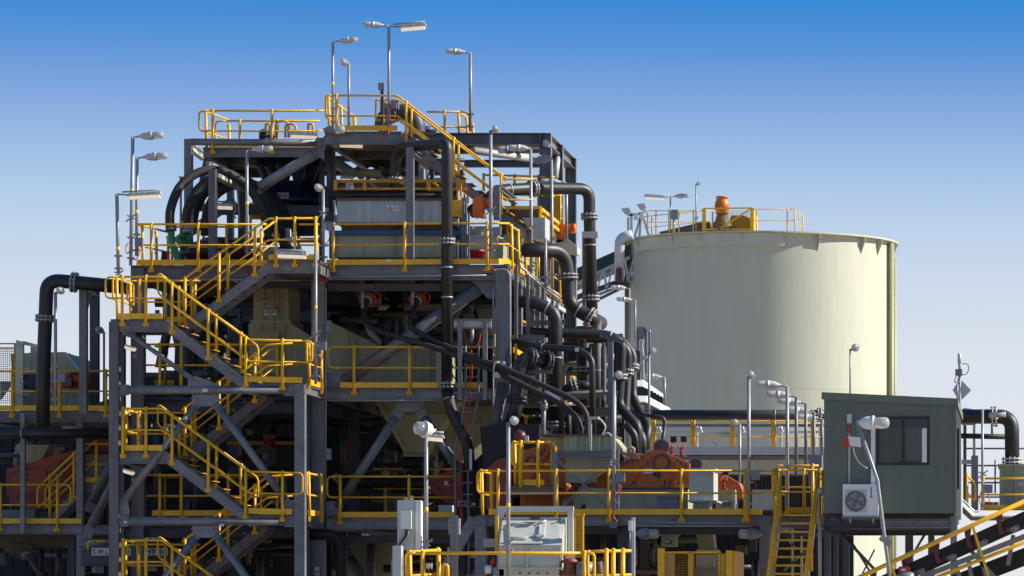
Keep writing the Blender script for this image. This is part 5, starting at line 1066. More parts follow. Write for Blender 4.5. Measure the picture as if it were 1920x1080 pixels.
solo('grey_conduit_stub', MB().tube([W(124,768,YL+0.3), W(124,738,YL+0.3)], 0.03, 8), GALV, 'short grey conduit stub under the orange drive motor', 'conduit')
solo('inclined_guard', MB().pprism([(0,715),(20,715),(20,722),(0,750)], 105, 0.1), OLIVE, 'olive sloping guard plate at the left edge behind the railing', 'guard')
screen_body('large red-orange vibrating screen in shade on the lower far left deck', [(12,880),(50,868),(150,842),(152,900),(130,955),(60,955),(28,945),(12,930)], YL+2.2, 2.2, REDO, bolts=[(20+k*8, 888-k*2) for k in range(7)]+[(16,895+k*8) for k in range(6)]+[(32+k*8, 928+(j*6)) for k in range(5) for j in range(2)]+[(50,872+k*9) for k in range(4)], ribs=[((83,880),(83,955),0.12),((85,882),(150,866),0.1)])
solo('grey_green_base_box', MB().pbox(0, 956, 65, 980, YL+2, 1.5), GREYGREEN, 'grey-green base boxes under the red-orange screen', 'base')
t = thing('aluminium_ladder', 'dark aluminium step ladder leaning behind the far left stair', 'ladder', W(90, 980, YL+1.8))
for x in (0, 9): MB().tube([W(80+x*1.4,972,YL+1.9), W(115+x,860,YL+1.9)], 0.025, 6).build('ladder_rail', STEEL, t)
for k in range(6): MB().tube([W(84+k*5.4,962-k*18,YL+1.9), W(95+k*4.9,962-k*18,YL+1.9)], 0.018, 6).build('rung', STEEL, t)
t = thing('olive_feed_chute', 'dim olive feed chute above the red-orange screen', 'chute', W(60, 870, YL+3)); MB().pprism([(30,838),(90,838),(76,870),(44,870)], YL+3.5, 1.5).build('chute_body', OLIVE, t); MB().pbox(30, 834, 92, 839, YL+3.4, 1.7).build('chute_flange', OLIVE, t)
solo('grey_filter_can', MB().cyl(W(118,803,YL+0.8), W(146,803,YL+0.8), 0.1, 14), LGREY, 'grey canister lying under the upper far left deck', 'canister')
solo('dark_grey_cabinet', MB().pbox(160, 852, 205, 905, YL+2.5, 0.8), STEEL, 'dark grey cabinet behind the small far left landing', 'cabinet')
solo('orange_cabinet', MB().pbox(182, 824, 205, 850, YL+3.2, 0.4), REDO, 'dull orange panel above the small far left landing', 'panel')
t = thing('crane_beam', 'dark monorail beam with white load sign reading S.W.L, behind the stair tower', 'beam', W(250, 1060, 101.2))
MB().sec(W(150,1046,101.2)+Vector((0,0.1,0)), W(345,1046,101.2)+Vector((0,0.1,0)), m(30,101.2), 0.2, 'I').build('beam_web', DSTEEL, t)
MB().pbox(172, 1027.5, 315, 1041.5, 101.08, 0.012).build('sign_plate', SIGNW, t)
text_mesh('S.W.L.', W(174,0,101.08).x, W(206,0,101.08).x, W(0,1034.6,101.08).z, 101.074, 0.15, SIGNK, t, bold=0.004); text_mesh('3000 KG HT 10', W(212,0,101.08).x, W(312,0,101.08).x, W(0,1034.6,101.08).z, 101.074, 0.15, SIGNK, t, bold=0.004)

# ================================================================== lower right screen deck
YR = 93.0
rf = thing('screen_deck_frame', 'grey steel frame carrying the lower right deck with the orange screens', 'steel frame', W(1160, 1260, YR))
colm(rf, 890, 911, 968, 1270, YR+0.05, 0.28, STEEL, bolt_rows=(975, 983)); colm(rf, 1158, 1180, 985, 1270, YR+0.6, 0.28, DSTEEL); colm(rf, 1424, 1445, 968, 1270, YR+0.05, 0.28, STEEL, bolt_rows=(975,))
MB().sec(W(889,972,YR+0.2), W(830,1075,YR+0.2), 0.1, 0.24, 'C', up=(0,1,0)).build('brace', STEEL, rf); brace(rf, (935,1030), (860,1120), 22, YR+4, DSTEEL)
MB().tube([W(1235,980,YR-0.03), W(1410,981,YR-0.03)], 0.02, 6).build('conduit', GALV, rf); MB().tube([W(1180,986,YR-0.05), W(1410,986,YR-0.05)], 0.018, 6).build('conduit', GALV, rf)
hbeam(rf, 1180, 1424, 990, 1002, YR+0.3, DSTEEL); hbeam(rf, 911, 1158, 988, 1000, YR+0.4, DSTEEL)
gusset(rf, [(1143,978),(1160,978),(1155,990),(1143,990)], YR-0.02)
platform('wide lower right deck that carries the orange vibrating screens', 895, 1449, 965, YR, 101.5, 0.2)
railing('long front railing of the lower right deck before the orange screens', [W(916,965,YR), W(1400,965,YR)], [934, 1043, 1142, 1278, 1397], loops=(0.25,0), sc=1.0)
railing('looped railing end at the right of the lower right deck', [W(1397,965,YR), W(1430,965,YR)], [1401], loops=(0,0.26))
_x = W(899,0,YR).x; _z = W(0,965,YR).z
railing('left end railing of the lower right deck, seen edge on', [Vector((_x,YR+0.2,_z)), Vector((_x,YR+2.2,_z))], [Vector((_x,YR+0.3,_z)), Vector((_x,YR+1.9,_z))], loops=(0.1,0.1), toe=False)
_x = W(1448,0,YR).x
railing('right end railing of the lower right deck, seen edge on', [Vector((_x,YR+0.2,_z)), Vector((_x,YR+1.8,_z))], [Vector((_x,YR+0.3,_z)), Vector((_x,YR+1.7,_z))], loops=(0.12,0.12))
platform('small raised platform among the orange screens', 945, 1038, 910, YR+2, YR+4, 0.18)
railing('looped railing of the small raised platform', [W(972,910,YR+2), W(1020,910,YR+2)], [977, 1009], loops=(0.15,0.26), drop=0.05, sc=1.1)
_x = W(962,0,YR+2).x; _z2 = W(0,910,YR+2).z
railing('left side railing of the small raised platform, seen edge on', [Vector((_x,YR+2.1,_z2)), Vector((_x,YR+3.6,_z2))], [Vector((_x,YR+2.2,_z2)), Vector((_x,YR+3.0,_z2))], loops=(0.1,0.2), toe=False, drop=0.05, sc=1.1)
railing('second side railing of the small raised platform, behind the first post', [W(975,908,YR+3.8), W(1035,908,YR+3.8)], [1036], toe=False, drop=0.05)
import itertools
ringb = lambda cx_, cy_, r_, n_: [(cx_+r_*math.cos(2*math.pi*k/n_), cy_+r_*math.sin(2*math.pi*k/n_)) for k in range(n_)]
screen_body('tall orange vibrating screen behind the small raised platform', [(978,846),(1040,826),(1060,822),(1062,910),(1050,955),(975,955)], YR+4.4, 1.8, ORANGE, bolts=ringb(996,865,9,8)+ringb(1022,850,7,7)+[(985+k*9,915) for k in range(7)], ribs=[((982,915),(1030,840),0.08),((978,935),(1060,935),0.06)])
screen_body('largest orange vibrating screen, humped, behind the right half of the deck railing', [(1155,880),(1168,865),(1185,856),(1212,849),(1222,843),(1240,843),(1252,849),(1292,868),(1296,905),(1290,914),(1155,914)], YR+3.0, 2.4, ORANGE,
   bolts=ringb(1240,868,15,18)+ringb(1232,888,4,6)+[(1168+k*9, 870-k*3.2) for k in range(5)]+[(1262+k*8, 860+k*4.5) for k in range(4)]+[(1182,905),(1190,905),(1226,890),(1236,893)], plates=[(1206,879,1223,888)],
   ribs=[((1178,910),(1222,849),0.07),((1292,900),(1252,852),0.07),((1156,912),(1292,912),0.07)])
for x in (1241, 1249, 1259, 1263): MB().pbox(x, 897, x+4, 911, YR+2.85, 0.15).build('spring_lug', ORANGE, bpy.data.objects[[o.name for o in bpy.data.objects if o.get('label','').startswith('largest orange')][0]])
screen_body('middle orange screen side behind the crossed braces', [(1060,925),(1085,895),(1105,875),(1150,870),(1155,880),(1155,914),(1100,918),(1080,955),(1060,955)], YR+3.6, 1.6, ORANGE, bolts=[(1072+k*8,908+(k%2)*8) for k in range(5)], plates=[(1109,897,1119,905)])
t = thing('lifting_lug', 'pinkish eye plate standing at the left of the humped screen', 'lug', W(1180, 860, YR+2.9)); q = MB()
c = W(1183,845,YR+2.9); q.tube([c+Vector((math.cos(a*math.pi/8)*0.07,0,math.sin(a*math.pi/8)*0.07)) for a in range(17)], 0.04, 8, False); q.pprism([(1170,852),(1178,846),(1194,850),(1200,862),(1186,860)], YR+2.9, 0.06); q.build('lug_plate', mat('primer_pink', (0.42,0.22,0.17), 0.6, 0, 0.1), t)
t = thing('crusher_feed_box', 'olive feed box with ribs above the crossed braces', 'feed box', W(1100, 862, YR+2.2))
MB().pprism([(1057,817),(1148,817),(1148,845),(1057,845)], YR+2.4, 1.8).build('box_body', OLIVE, t); MB().pprism([(1148,817),(1168,842),(1168,846),(1148,846)], YR+2.5, 1.6).build('box_wing', OLIVE, t); MB().pbox(1012, 814, 1150, 817.5, YR+2.3, 2).build('box_flange', BROWN, t); MB().pprism([(1012,818),(1057,818),(1057,845),(1040,845)], YR+2.9, 1.2).build('box_side', OLIVE, t)
q = MB()
for x in (1079, 1100, 1124, 1146): q.pbox(x, 818, x+1.8, 845, YR+2.32, 0.08)
q.build('stiffener', PALE, t)
MB().pprism([(1060,858),(1145,858),(1145,872),(1100,905),(1060,905)], YR+2.9, 1.4).build('lower_chute', OLIVE, t)
t = thing('feed_pipe_bracket', 'pale inverted L bracket standing on the olive feed box', 'bracket', W(1110, 845, YR+2)); MB().pbox(1104, 783, 1109, 845, YR+2.1, 0.08).build('bracket_post', PALE, t); MB().pbox(1104, 781, 1122, 786, YR+2.05, 0.3).build('bracket_arm', PALE, t)
t = thing('cross_braced_stand', 'grey steel stand with crossed angle braces under the olive feed box', 'stand', W(1100, 955, YR+1.6))
MB().sec(W(1040,852,YR+1.7)+Vector((0,0.1,0)), W(1160,850,YR+1.7)+Vector((0,0.1,0)), 0.15, 0.15, 'I').build('stand_beam', STEEL, t); colm(t, 1036, 1046, 846, 958, YR+1.7, 0.15, STEEL, name='post'); colm(t, 1152, 1160, 846, 958, YR+1.7, 0.15, STEEL, name='post')
for a, b, yy in (((1045,862),(1140,952),YR+1.65),((1145,862),(1055,950),YR+1.75)): MB().sec(W(*a,yy), W(*b,yy), 0.06, 0.06, 'L', t=0.01, up=(0,1,0)).build('cross_brace', STEEL, t)
t = thing('screen_underpan', 'long olive under-pan below the humped orange screen', 'under-pan', W(1220, 955, YR+2.5)); MB().pprism([(1085,915),(1290,915),(1290,955),(1100,955)], YR+2.8, 2.4).build('pan_body', OLIVE, t); MB().pprism([(1075,930),(1110,916),(1125,916),(1085,955),(1075,955)], YR+3.0, 1).build('pan_end', OLIVE, t)
MB().pbox(1160, 914.5, 1292, 917, YR+2.7, 0.12).build('pan_flange', BLUE, t)
t = thing('grey_guard_box', 'small dark grey box with a rim in front of the olive under-pan', 'box', W(1250, 953, YR+1.9)); MB().pbox(1233, 931, 1270, 953, YR+2, 0.6).build('box_body', BOXGREY, t); MB().pbox(1232, 930, 1271, 933, YR+1.95, 0.7).build('box_rim', STEEL, t)
t = thing('cream_counterweight', 'cream box with a sunlit right side, right of the humped screen', 'box', W(1315, 950, YR+1.2)); MB().pbox(1292, 882, 1338, 940, YR+1.4, 1.3).build('box_body', PALE, t); MB().pbox(1289, 878, 1342, 882, YR+1.3, 1.5).build('box_lid', PALE, t); MB().pbox(1290, 938, 1344, 941, YR+1.3, 1.5).build('box_flange', PALE, t); MB().pbox(1300, 941, 1330, 953, YR+1.6, 0.9).build('box_foot', PALE, t)
t = thing('white_drum_lid', 'low pale round tub beside the cream box', 'tub', W(1364, 950, YR+1.5)); MB().lathe(W(1364,950,YR+1.7), W(1364,940,YR+1.7), [(0,0.12),(0.9,0.13),(0.91,0.15),(1,0.14)], 18).build('tub_body', LGREY, t)
t = thing('round_motor_end', 'dark round motor end above the humped orange screen', 'motor', W(1242, 845, YR+4)); MB().cyl(W(1240,838,YR+3.6), W(1240,838,YR+4.4), 0.19, 24).build('motor_shell', BOXGREY, t); MB().cyl(W(1240,838,YR+3.54), W(1240,838,YR+3.6), 0.16, 20).build('motor_cap', DSTEEL, t)
t = thing('round_motor_end', 'dark round motor end right of the humped orange screen, over the cream box', 'motor', W(1306, 872, YR+4)); MB().cyl(W(1304,870,YR+3.4), W(1304,870,YR+4.2), 0.16, 24).build('motor_shell', BOXGREY, t); MB().cyl(W(1304,870,YR+3.34), W(1304,870,YR+3.4), 0.13, 20).build('motor_cap', DSTEEL, t)
for px, py, lab in ((1257,818,'left dark terminal box with a tangle of cables above the humped screen'),(1276,818,'right dark terminal box above the humped screen'),(1355,880,'dark terminal box with pink cables right of the cream box')):
    t = thing('terminal_box', lab, 'terminal box', W(px, py+8, YR+4.6)); MB().pbox(px, py, px+11, py+11, YR+4.6, 0.15).build('box_body', BLACK, t)
    for k in range(3): MB().tube(spline([W(px+3+k*2,py+11,YR+4.6), W(px-3+k*5,py+20,YR+4.5), W(px+4-k*3,py+30,YR+4.5), W(px-6+k*8,py+38,YR+4.5)]), 0.014, 6).build('cable', REDCABLE if k != 1 else BLKCABLE, t)
screen_body('farther orange screen end between the cream box and the railing loop', [(1340,890),(1352,886),(1385,905),(1392,920),(1392,935),(1340,935)], YR+4.6, 1.2, ORANGE)
t = thing('olive_side_box', 'olive box machine at the right end of the lower right deck', 'machine', W(1375, 955, YR+3)); MB().pbox(1342, 918, 1378, 958, YR+4.2, 1).build('box_body', OLIVE, t); MB().pbox(1372, 920, 1379, 945, YR+3.8, 0.3).build('box_side', PALE, t); MB().pbox(1410, 918, 1452, 955, YR+4.4, 1).build('box_body', PALE, t)
pipe('thin black pipe looping over the humped screen', [W(1195,776,YR+5), W(1244,783,YR+5), W(1247,795,YR+5), W(1241,835,YR+4.2)], 0.045, [0.2,0.1])
t = thing('dark_red_pump', 'small dark red pump left of the tall orange screen', 'pump', W(975, 830, 96)); MB().lathe(W(965,823,96), W(985,813,96), [(0,0.08),(0.3,0.15),(0.7,0.15),(1,0.06)], 14).build('pump_body', MAROON, t); MB().pbox(983, 817, 990, 831, 95.9, 0.15).build('pump_box', LGREY, t)
solo('dark_machine_mass', MB().pprism([(900,800),(955,790),(1010,800),(1010,955),(912,955)], 98.5, 2.5), BLACK, 'black machine housing in shade behind the left end of the lower right deck', 'machine')
screen_body('orange machine side glimpsed low between the posts at the left of the deck', [(912,880),(935,860),(960,858),(960,955),(912,955)], 97.6, 0.8, REDO, bolts=[(920,890),(930,900),(926,920)])
# under the deck
t = thing('discharge_spout', 'olive tapered spout under the lower right deck, above the yellow cage', 'spout', W(1320, 1035, YR+2)); MB().pprism([(1303,992),(1336,992),(1340,1033),(1311,1033)], YR+2.2, 0.8).build('spout_body', OLIVE, t); MB().pbox(1305, 1030, 1344, 1033, YR+2.1, 1).build('spout_flange', OLIVE, t)
t = thing('label_box', 'small olive box with blue and white sticker under the lower right deck', 'box', W(1253, 1024, YR+1.6)); MB().pbox(1240, 1004, 1267, 1024, YR+1.8, 0.6).build('box_body', OLIVE, t); MB().pbox(1235, 1002, 1272, 1004, YR+1.75, 0.7).build('box_flange', OLIVE, t); MB().pbox(1247, 1014.5, 1260, 1020, YR+1.78, 0.01).build('sticker', SIGNB, t); MB().pbox(1247.5, 1014.8, 1256, 1017.5, YR+1.775, 0.006).build('sticker_print', SIGNW, t)
for px, s_, lab in ((1197,1,'bulkhead lamp pointing right under the lower right deck'),(1423,-1,'bulkhead lamp pointing left from the right column of the lower right deck')):
    t = thing('bulkhead_lamp', lab, 'lamp', W(px, 1001, YR-0.3), 'bulkhead lamps'); well_head(t, W(px-(5*s_),1001,YR-0.3), (s_,-0.02,0), 0.52, 0.1, BOXGREY)
yc = thing('yellow_mesh_cage', 'yellow framed mesh safety cage at the bottom, under the lower right deck', 'cage', W(1305, 1270, 90.5))
for x0, x1, y0_ in ((1233,1246,1028),(1246,1251,1036),(1290,1294,1036),(1294,1300,1036),(1346,1351,1036),(1352,1360,1034),(1361,1373,1032)): MB().pbox(x0, y0_, x1, 1290, 90.5 if x1-x0 < 10 else 90.4, 0.07).build('cage_post', YEL if x1-x0 > 9 else YELD, yc)
MB().pbox(1246, 1034, 1360, 1037.5, 90.5, 0.06).build('cage_rail', YEL, yc)
_x = W(1373,0,90.4).x; MB().box(_x+0.0, _x+0.06, 90.5, 93.2, 0.1, W(0,1033,90.4).z).build('cage_side', YEL, yc); _x = W(1239,0,90.4).x; MB().box(_x, _x+0.06, 90.6, 93.2, 0.1, W(0,1036,90.4).z).build('cage_side', YEL, yc)
q = MB()
for k in range(27): q.tube([W(1250+k*4,1037,90.52), W(1250+k*4,1150,90.52)], 0.0038, 4, False)
for k in range(16): q.tube([W(1250,1040+k*5,90.52), W(1352,1040+k*5,90.52)], 0.0038, 4, False)
q.build('wire_mesh', YELD, yc, kind='stuff')
t = thing('caged_machine', 'olive and grey machine inside the yellow mesh cage', 'machine', W(1310, 1100, 92)); MB().pbox(1305, 1040, 1346, 1064, 91.8, 0.6).build('machine_top', OLIVE, t); MB().pbox(1303, 1064, 1348, 1150, 91.7, 0.8).build('machine_base', STEEL, t)
q = MB(); q.pbox(1338, 1047, 1341, 1063, 91.75, 0.03); q.build('white_tag', SIGNW, t)
for k in range(3): solo('yellow_stake', MB().pprism([(1381+k*5,1064+k*2),(1384+k*5,1062+k*2),(1385+k*5,1150),(1379+k*5,1150)], 92.5+k*0.4, 0.06), YEL, ['left', 'middle', 'right'][k]+' of the three yellow plates right of the mesh cage', 'plate', 'yellow plates by the cage')
solo('inner_column', MB().pbox(1200, 1005, 1215, 1290, 98, 0.3), DSTEEL, 'dark column in the shade left of the label box', 'column')

# ================================================================== steep access ladder facing the camera
t = thing('access_stair', 'steep yellow-treaded access ladder stair right of the lower deck, facing the viewer', 'stairs', W(1495, 1250, 90))
for k in range(17):
    y_ = 92.6-k*0.17; pz = EYE+(CY-(965+k*15.8))*93.0/F
    x0 = W(1467-k*1.1,0,93).x; x1 = W(1530-k*1.1,0,93).x
    MB().box(x0, x1, y_, y_+0.2, pz-0.035, pz).build('tread', YELD, t)
    MB().box(x0, x1, y_-0.02, y_-0.002, pz-0.045, pz+0.002).build('nosing', YEL, t)
for (xa, xb) in ((1466,1446),(1531,1512)):
    a = Vector((W(xa,0,93).x, 92.7, W(0,962,93).z)); b = Vector((W(xb,0,93).x, 89.9, W(0,1230,93).z))
    MB().sec(a, b, 0.2, 0.03, 'box').build('stringer', GALV, t)
for i_, (xa, xb, lab) in enumerate(((1466,1449,'left sloping handrail of the steep access ladder'),(1535,1516,'right sloping handrail of the steep access ladder'))):
    r_ = thing('ladder_handrail', lab, 'handrail', W(xa,1200,91.5), 'handrails of the access ladder')
    up = Vector((0,0,0.93)); a = Vector((W(xa,0,93).x, 92.6, W(0,965,93).z)); b = Vector((W(xb-3,0,93).x, 89.6, W(0,1250,93).z)); lt = Vector((0,1.3,0))
    MB().tube(fillet([a+lt+up, a+up, b+up], 0.2), 0.032, 8).build('top_rail', YEL, r_); MB().tube(fillet([a+lt+up*0.5, a+up*0.5, b+up*0.5], 0.2), 0.024, 8).build('mid_rail', YEL, r_)
    for f in (0.02, 0.33, 0.66, 0.97): p = a+(b-a)*f; MB().tube([p-Vector((0,0,0.15)), p+up], 0.034, 8).build('stanchion', YEL, r_)
railing('railing at the head of the steep access ladder, looped on the left', [W(1476,962,94.8), W(1540,962,94.8)], [1508, 1538], loops=(0.15,0), toe=True)
railing('second railing at the head of the access ladder, farther back', [W(1470,952,97), W(1535,952,97)], [1475, 1524], loops=(0.2,0), toe=False)
_x = W(1543,0,93).x; railing('right side railing at the head of the access ladder', [Vector((_x,92.8,W(0,968,93).z)), Vector((_x,94.8,W(0,968,93).z))], [Vector((_x,92.9,W(0,968,93).z)), Vector((_x,94.6,W(0,968,93).z))], loops=(0.1,0), toe=False)
platform('narrow landing at the head of the steep access ladder', 1462, 1545, 968, 93.2, 97, 0.22)
MB().pbox(1470, 940, 1530, 960, 99, 0.4).build('dummy', DSTEEL, None) if False else None
railing('long upright railing beside the loop of the lower deck, next to the ladder', [W(1452,962,94), W(1464,962,95)], [1456], toe=False, loops=(0.1,0))
for i_, (x0, y0_, x1, y1_) in enumerate(((1495,1085,1530,1030),(1490,1010,1530,985))): pass
t = thing('under_stair_bracing', 'thin galvanised braces and conduits seen through the access ladder', 'bracing', W(1500,1200,95))
for a in ((1470,1070,1525,1020),(1486,965,1486,1090),(1503,1005,1503,1090),(1478,1010,1492,1030)): MB().sec(W(a[0],a[1],95), W(a[2],a[3],95), 0.05, 0.05, 'box', up=(0,1,0)).build('brace_bar', LGREY if a[0]!=1470 else STEEL, t)
shade_wall('added near-black backing for the shade seen through the rungs of the access ladder', 1452, 1545, 1000, 1270, 99)

# ================================================================== gantry behind
YG = 125.0
pg = thing('pipe_gantry', 'pale sunlit pipe gantry running level behind the lower right deck', 'gantry', W(1370, 900, YG))
MB().pbox(1195, 838, 1600, 853, YG, 1.6).build('gantry_girder', LGREY, pg); MB().pbox(1195, 855, 1600, 859, YG+0.1, 1.2).build('gantry_shelf', STEEL, pg)
MB().pbox(1195, 862, 1600, 888, YG+0.6, 0.8).build('gantry_soffit', PALE, pg)
for x in (1221, 1302, 1383, 1460, 1535): MB().pbox(x, 798, x+6, 838, YG+1, 0.2).build('gantry_post', PALE, pg)
MB().pbox(1200, 808, 1600, 811.5, YG+1.3, 0.2).build('gantry_rail', PALE, pg); MB().pbox(1200, 795, 1600, 800, YG+1.6, 0.3).build('gantry_rail', STEEL, pg)
for x in (1325, 1345): MB().sec(W(x,818,YG+1.5), W(x+20 if x==1325 else x+20,836 if x == 1325 else 812,YG+1.5), 0.06,0.06,'box',up=(0,1,0)).build('gantry_brace', PALE, pg)
MB().tube([W(1318,812,YG+1.4), W(1390,817,YG+1.4)], 0.05, 8).build('gantry_conduit', LGREY, pg)
for k, x in enumerate((1232, 1308, 1388, 1460)): 
    t = thing('gantry_fitting', ['first','second','third','fourth'][k]+' pair of white fittings from the left on the pipe gantry', 'fitting', W(x, 812, YG-0.3), 'white fittings on the gantry')
    for dx in (0, 5): MB().cyl(W(x+dx,806,YG-0.1), W(x+dx,800,YG-0.1), 0.04, 8).build('insulator', WHITE, t)
    MB().pbox(x-1, 806, x+8, 810, YG-0.15, 0.3).build('fitting_plate', WHITE, t)
railing('long double-post railing on the pipe gantry', [W(1200,838,YG), W(1600,838,YG)], [1223,1228,1297,1302,1371,1376,1448,1453,1522,1527], toe=False, h=0.78, mid=0.48, drop=0.0)
pipe('very long level black pipe over the pipe gantry', [W(1180,778,YG-2), W(1560,778,YG-2)], 0.15, 0.2, bands=[(0,0.72)], flanges=[(0,0.94)])
shade_wall('low added near-black backing for the shade beneath the pipe gantry', 1190, 1600, 888, 1240, YG+4)
t = thing('gantry_cabinet', 'dark grey cabinet at the right end of the gantry below the cascade of lamps', 'cabinet', W(1530, 960, 101)); MB().pbox(1517, 853, 1541, 880, 101, 0.4).build('cabinet_upper', BOXGREY, t); MB().pbox(1515, 880, 1541, 915, 101.1, 0.4).build('cabinet_lower', STEEL, t)
# angled white walkway by the tank
def tilt_strip(top, bot, Y, back=0.5):
    q = MB(); n = len(top); T_ = [W(a, b, Y+back) for a, b in top]; B_ = [W(a, b, Y) for a, b in bot]; C_ = [p+Vector((0,0.03,-0.03)) for p in T_]; D_ = [p+Vector((0,0.03,-0.03)) for p in B_]
    q.add(T_+B_+C_+D_, [(n+i, n+i+1, i+1, i) for i in range(n-1)] + [(2*n+i, 2*n+i+1, 3*n+i+1, 3*n+i) for i in range(n-1)] + [(i, i+1, 2*n+i+1, 2*n+i) for i in range(n-1)] + [(3*n+i, 3*n+i+1, n+i+1, n+i) for i in range(n-1)]); return q
t = thing('angled_walkway', 'pale grey walkway with two sunlit bent fascias left of the tank foot', 'walkway', W(1200, 770, 140))
tilt_strip([(1150,712),(1206,712),(1245,740)], [(1150,724),(1205,724),(1246,747)], 140).build('upper_fascia', WHITE, t); MB().pprism([(1150,724),(1205,724),(1246,748),(1244,756),(1200,742),(1150,742)], 140.2, 3).build('soffit', DSTEEL, t)
tilt_strip([(1150,742),(1213,742),(1258,766)], [(1150,753),(1210,753),(1242,770)], 139).build('lower_fascia', WHITE, t); MB().pprism([(1150,753),(1208,753),(1240,770),(1238,772),(1150,772)], 139.3, 2.5).build('soffit', STEEL, t)
MB().pbox(1201, 760, 1207, 768, 138.9, 0.1).build('stub_post', PALE, t)
for k in range(5): MB().sec(W(1216+k*6,731+k*3.6,139.9), W(1220+k*6,737+k*3.6,142), 0.08, 0.08, 'box').build('joist', DSTEEL, t)
t = thing('grey_panel_frame', 'grey electrical panel on an angled frame above the pale walkway', 'electrical panel', W(1205, 712, 138))
MB().pbox(1197, 613, 1208, 636, 138, 0.4).build('panel_box', BOXGREY, t); colm(t, 1209, 1213, 613, 700, 138.1, 0.2, STEEL, name='post'); colm(t, 1194, 1198, 614, 712, 138.3, 0.2, STEEL, name='post'); MB().pprism([(1210,613),(1219,618),(1219,622),(1210,617)], 138, 0.2).build('frame_cap', PALE, t); colm(t, 1216, 1219, 618, 668, 139, 0.15, STEEL, name='post'); MB().pbox(1190, 657, 1200, 712, 138.2, 0.25).build('lower_cabinet', BROWN, t)
MB().sec(W(1190,695,138), W(1215,664,138), 0.12, 0.05, 'box', up=(0,1,0)).build('diagonal', LGREY, t); MB().sec(W(1198,696,138.3), W(1218,672,138.3), 0.1, 0.05, 'box', up=(0,1,0)).build('diagonal', DSTEEL, t)
for x in (1202, 1206): MB().tube(spline([W(x,637,138),W(x-2,650,138),W(x,665,138),W(x+1,712,138)]), 0.03, 6).build('cable', LGREY, t)
solo('floodlight_small', MB().pprism([(1158,626),(1167,625),(1169,637),(1163,640)], 110, 0.3), BOXGREY, 'small dark floodlight above the pipe bundle in front of the sky', 'floodlight')
for k in range(3): solo('red_cable_tangle', MB().tube(spline([W(1180+k*3,662,135), W(1176+k*4,675,135), W(1184,688,135), W(1178+k*5,705,135)]), 0.03, 6), REDCABLE if k else LGREY, ['first','second','third'][k]+' of the tangled cables left of the grey panel frame', 'cable', 'tangled cables')

# ================================================================== cabin
YC = 88.0; YCb = 94.5
cb = thing('site_cabin', 'grey-green sheet metal cabin with a sliding window and monopitch roof', 'cabin', W(1668, 968, YC))
A = W(1545, 742, YC); B = W(1792, 754, YC); zb = W(0, 962, YC).z
def ztop(x): return A.z + (B.z-A.z)*(x-A.x)/(B.x-A.x)
wx0, wx1, wz0, wz1 = W(1643,0,YC).x, W(1741,0,YC).x, W(0,872,YC).z, W(0,781,YC).z
n_ = 25; pw = (B.x-A.x)/n_; wx0, wx1 = A.x+10*pw, A.x+20*pw
def rib_strip(x0, x1, z0, z1a, z1b):
    q = MB(); q.prism([(x0,YC,z0),(x1,YC,z0),(x1,YC,z1b),(x0,YC,z1a)], 0.03); q.prism([(x0+0.008,YC-0.018,z0),(x0+0.034,YC-0.018,z0),(x0+0.034,YC-0.018,z1a),(x0+0.008,YC-0.018,z1a)], 0.02); return q
for k in range(n_):
    x0 = A.x+k*pw; x1 = x0+pw+0.0005
    if x1 > wx0+0.01 and x0 < wx1-0.01:
        rib_strip(x0, x1, zb, wz0+0.005, wz0+0.005).build('wall_sheet', CABG, cb); rib_strip(x0, x1, wz1-0.005, ztop(x0), ztop(x1)).build('wall_sheet', CABG, cb)
    else: rib_strip(x0, x1, zb, ztop(x0), ztop(x1)).build('wall_sheet', CABG, cb)
CABI = mat('cabin_inner_lining', (0.10,0.10,0.10), 0.8, 0, 0.05)
MB().box(B.x-0.03, B.x, YC+0.03, YCb, zb, B.z).build('side_wall', CABG, cb)
q = MB()
for k in range(24): y_ = YC+0.15+k*0.26; q.box(B.x, B.x+0.012, y_, y_+0.06, zb, B.z)
q.build('side_rib', CABG, cb)
MB().box(B.x+0.002, B.x+0.06, YC+0.9, YC+1.0, W(0,915,YC).z, W(0,800,YC).z).build('side_window_frame', SIGNK, cb)
MB().box(A.x, A.x+0.03, YC+0.03, YCb, zb, A.z).build('side_wall', CABG, cb); rx0, rx1, rz0, rz1 = W(1729,0,YCb).x, W(1742,0,YCb).x, W(0,868,YCb).z, W(0,803,YCb).z
for b_ in ((A.x,rx0,zb,B.z),(rx1,B.x,zb,B.z),(rx0,rx1,zb,rz0),(rx0,rx1,rz1,B.z)): MB().box(b_[0], b_[1], YCb-0.03, YCb, b_[2], b_[3]).build('rear_wall', CABI, cb)
MB().box(A.x+.03, B.x-.03, YC+0.03, YCb-.03, zb, zb+0.05).build('cabin_floor', CABI, cb)
q = MB(); q.prism([(A.x-0.05,YC-0.05,A.z+0.045),(B.x+0.05,YC-0.05,B.z+0.045),(B.x+0.05,YC-0.05,B.z+0.075),(A.x-0.05,YC-0.05,A.z+0.075)], YCb-YC+0.1); q.build('roof', CABG, cb)
MB().prism([(A.x-0.05,YC-0.05,A.z-0.08),(B.x+0.05,YC-0.05,B.z-0.08),(B.x+0.05,YC-0.05,B.z+0.044),(A.x-0.05,YC-0.05,A.z+0.044)], 0.02).build('fascia', CABG, cb)
MB().box(B.x+0.03, B.x+0.05, YC-0.03, YCb+0.05, B.z-0.08, B.z+0.044).build('barge_board', CABG, cb)
MB().box(B.x-0.04, B.x+0.015, YC-0.015, YC-0.001, zb, B.z-0.08).build('corner_trim', CABG, cb)
wf = MB(); f_ = 0.055
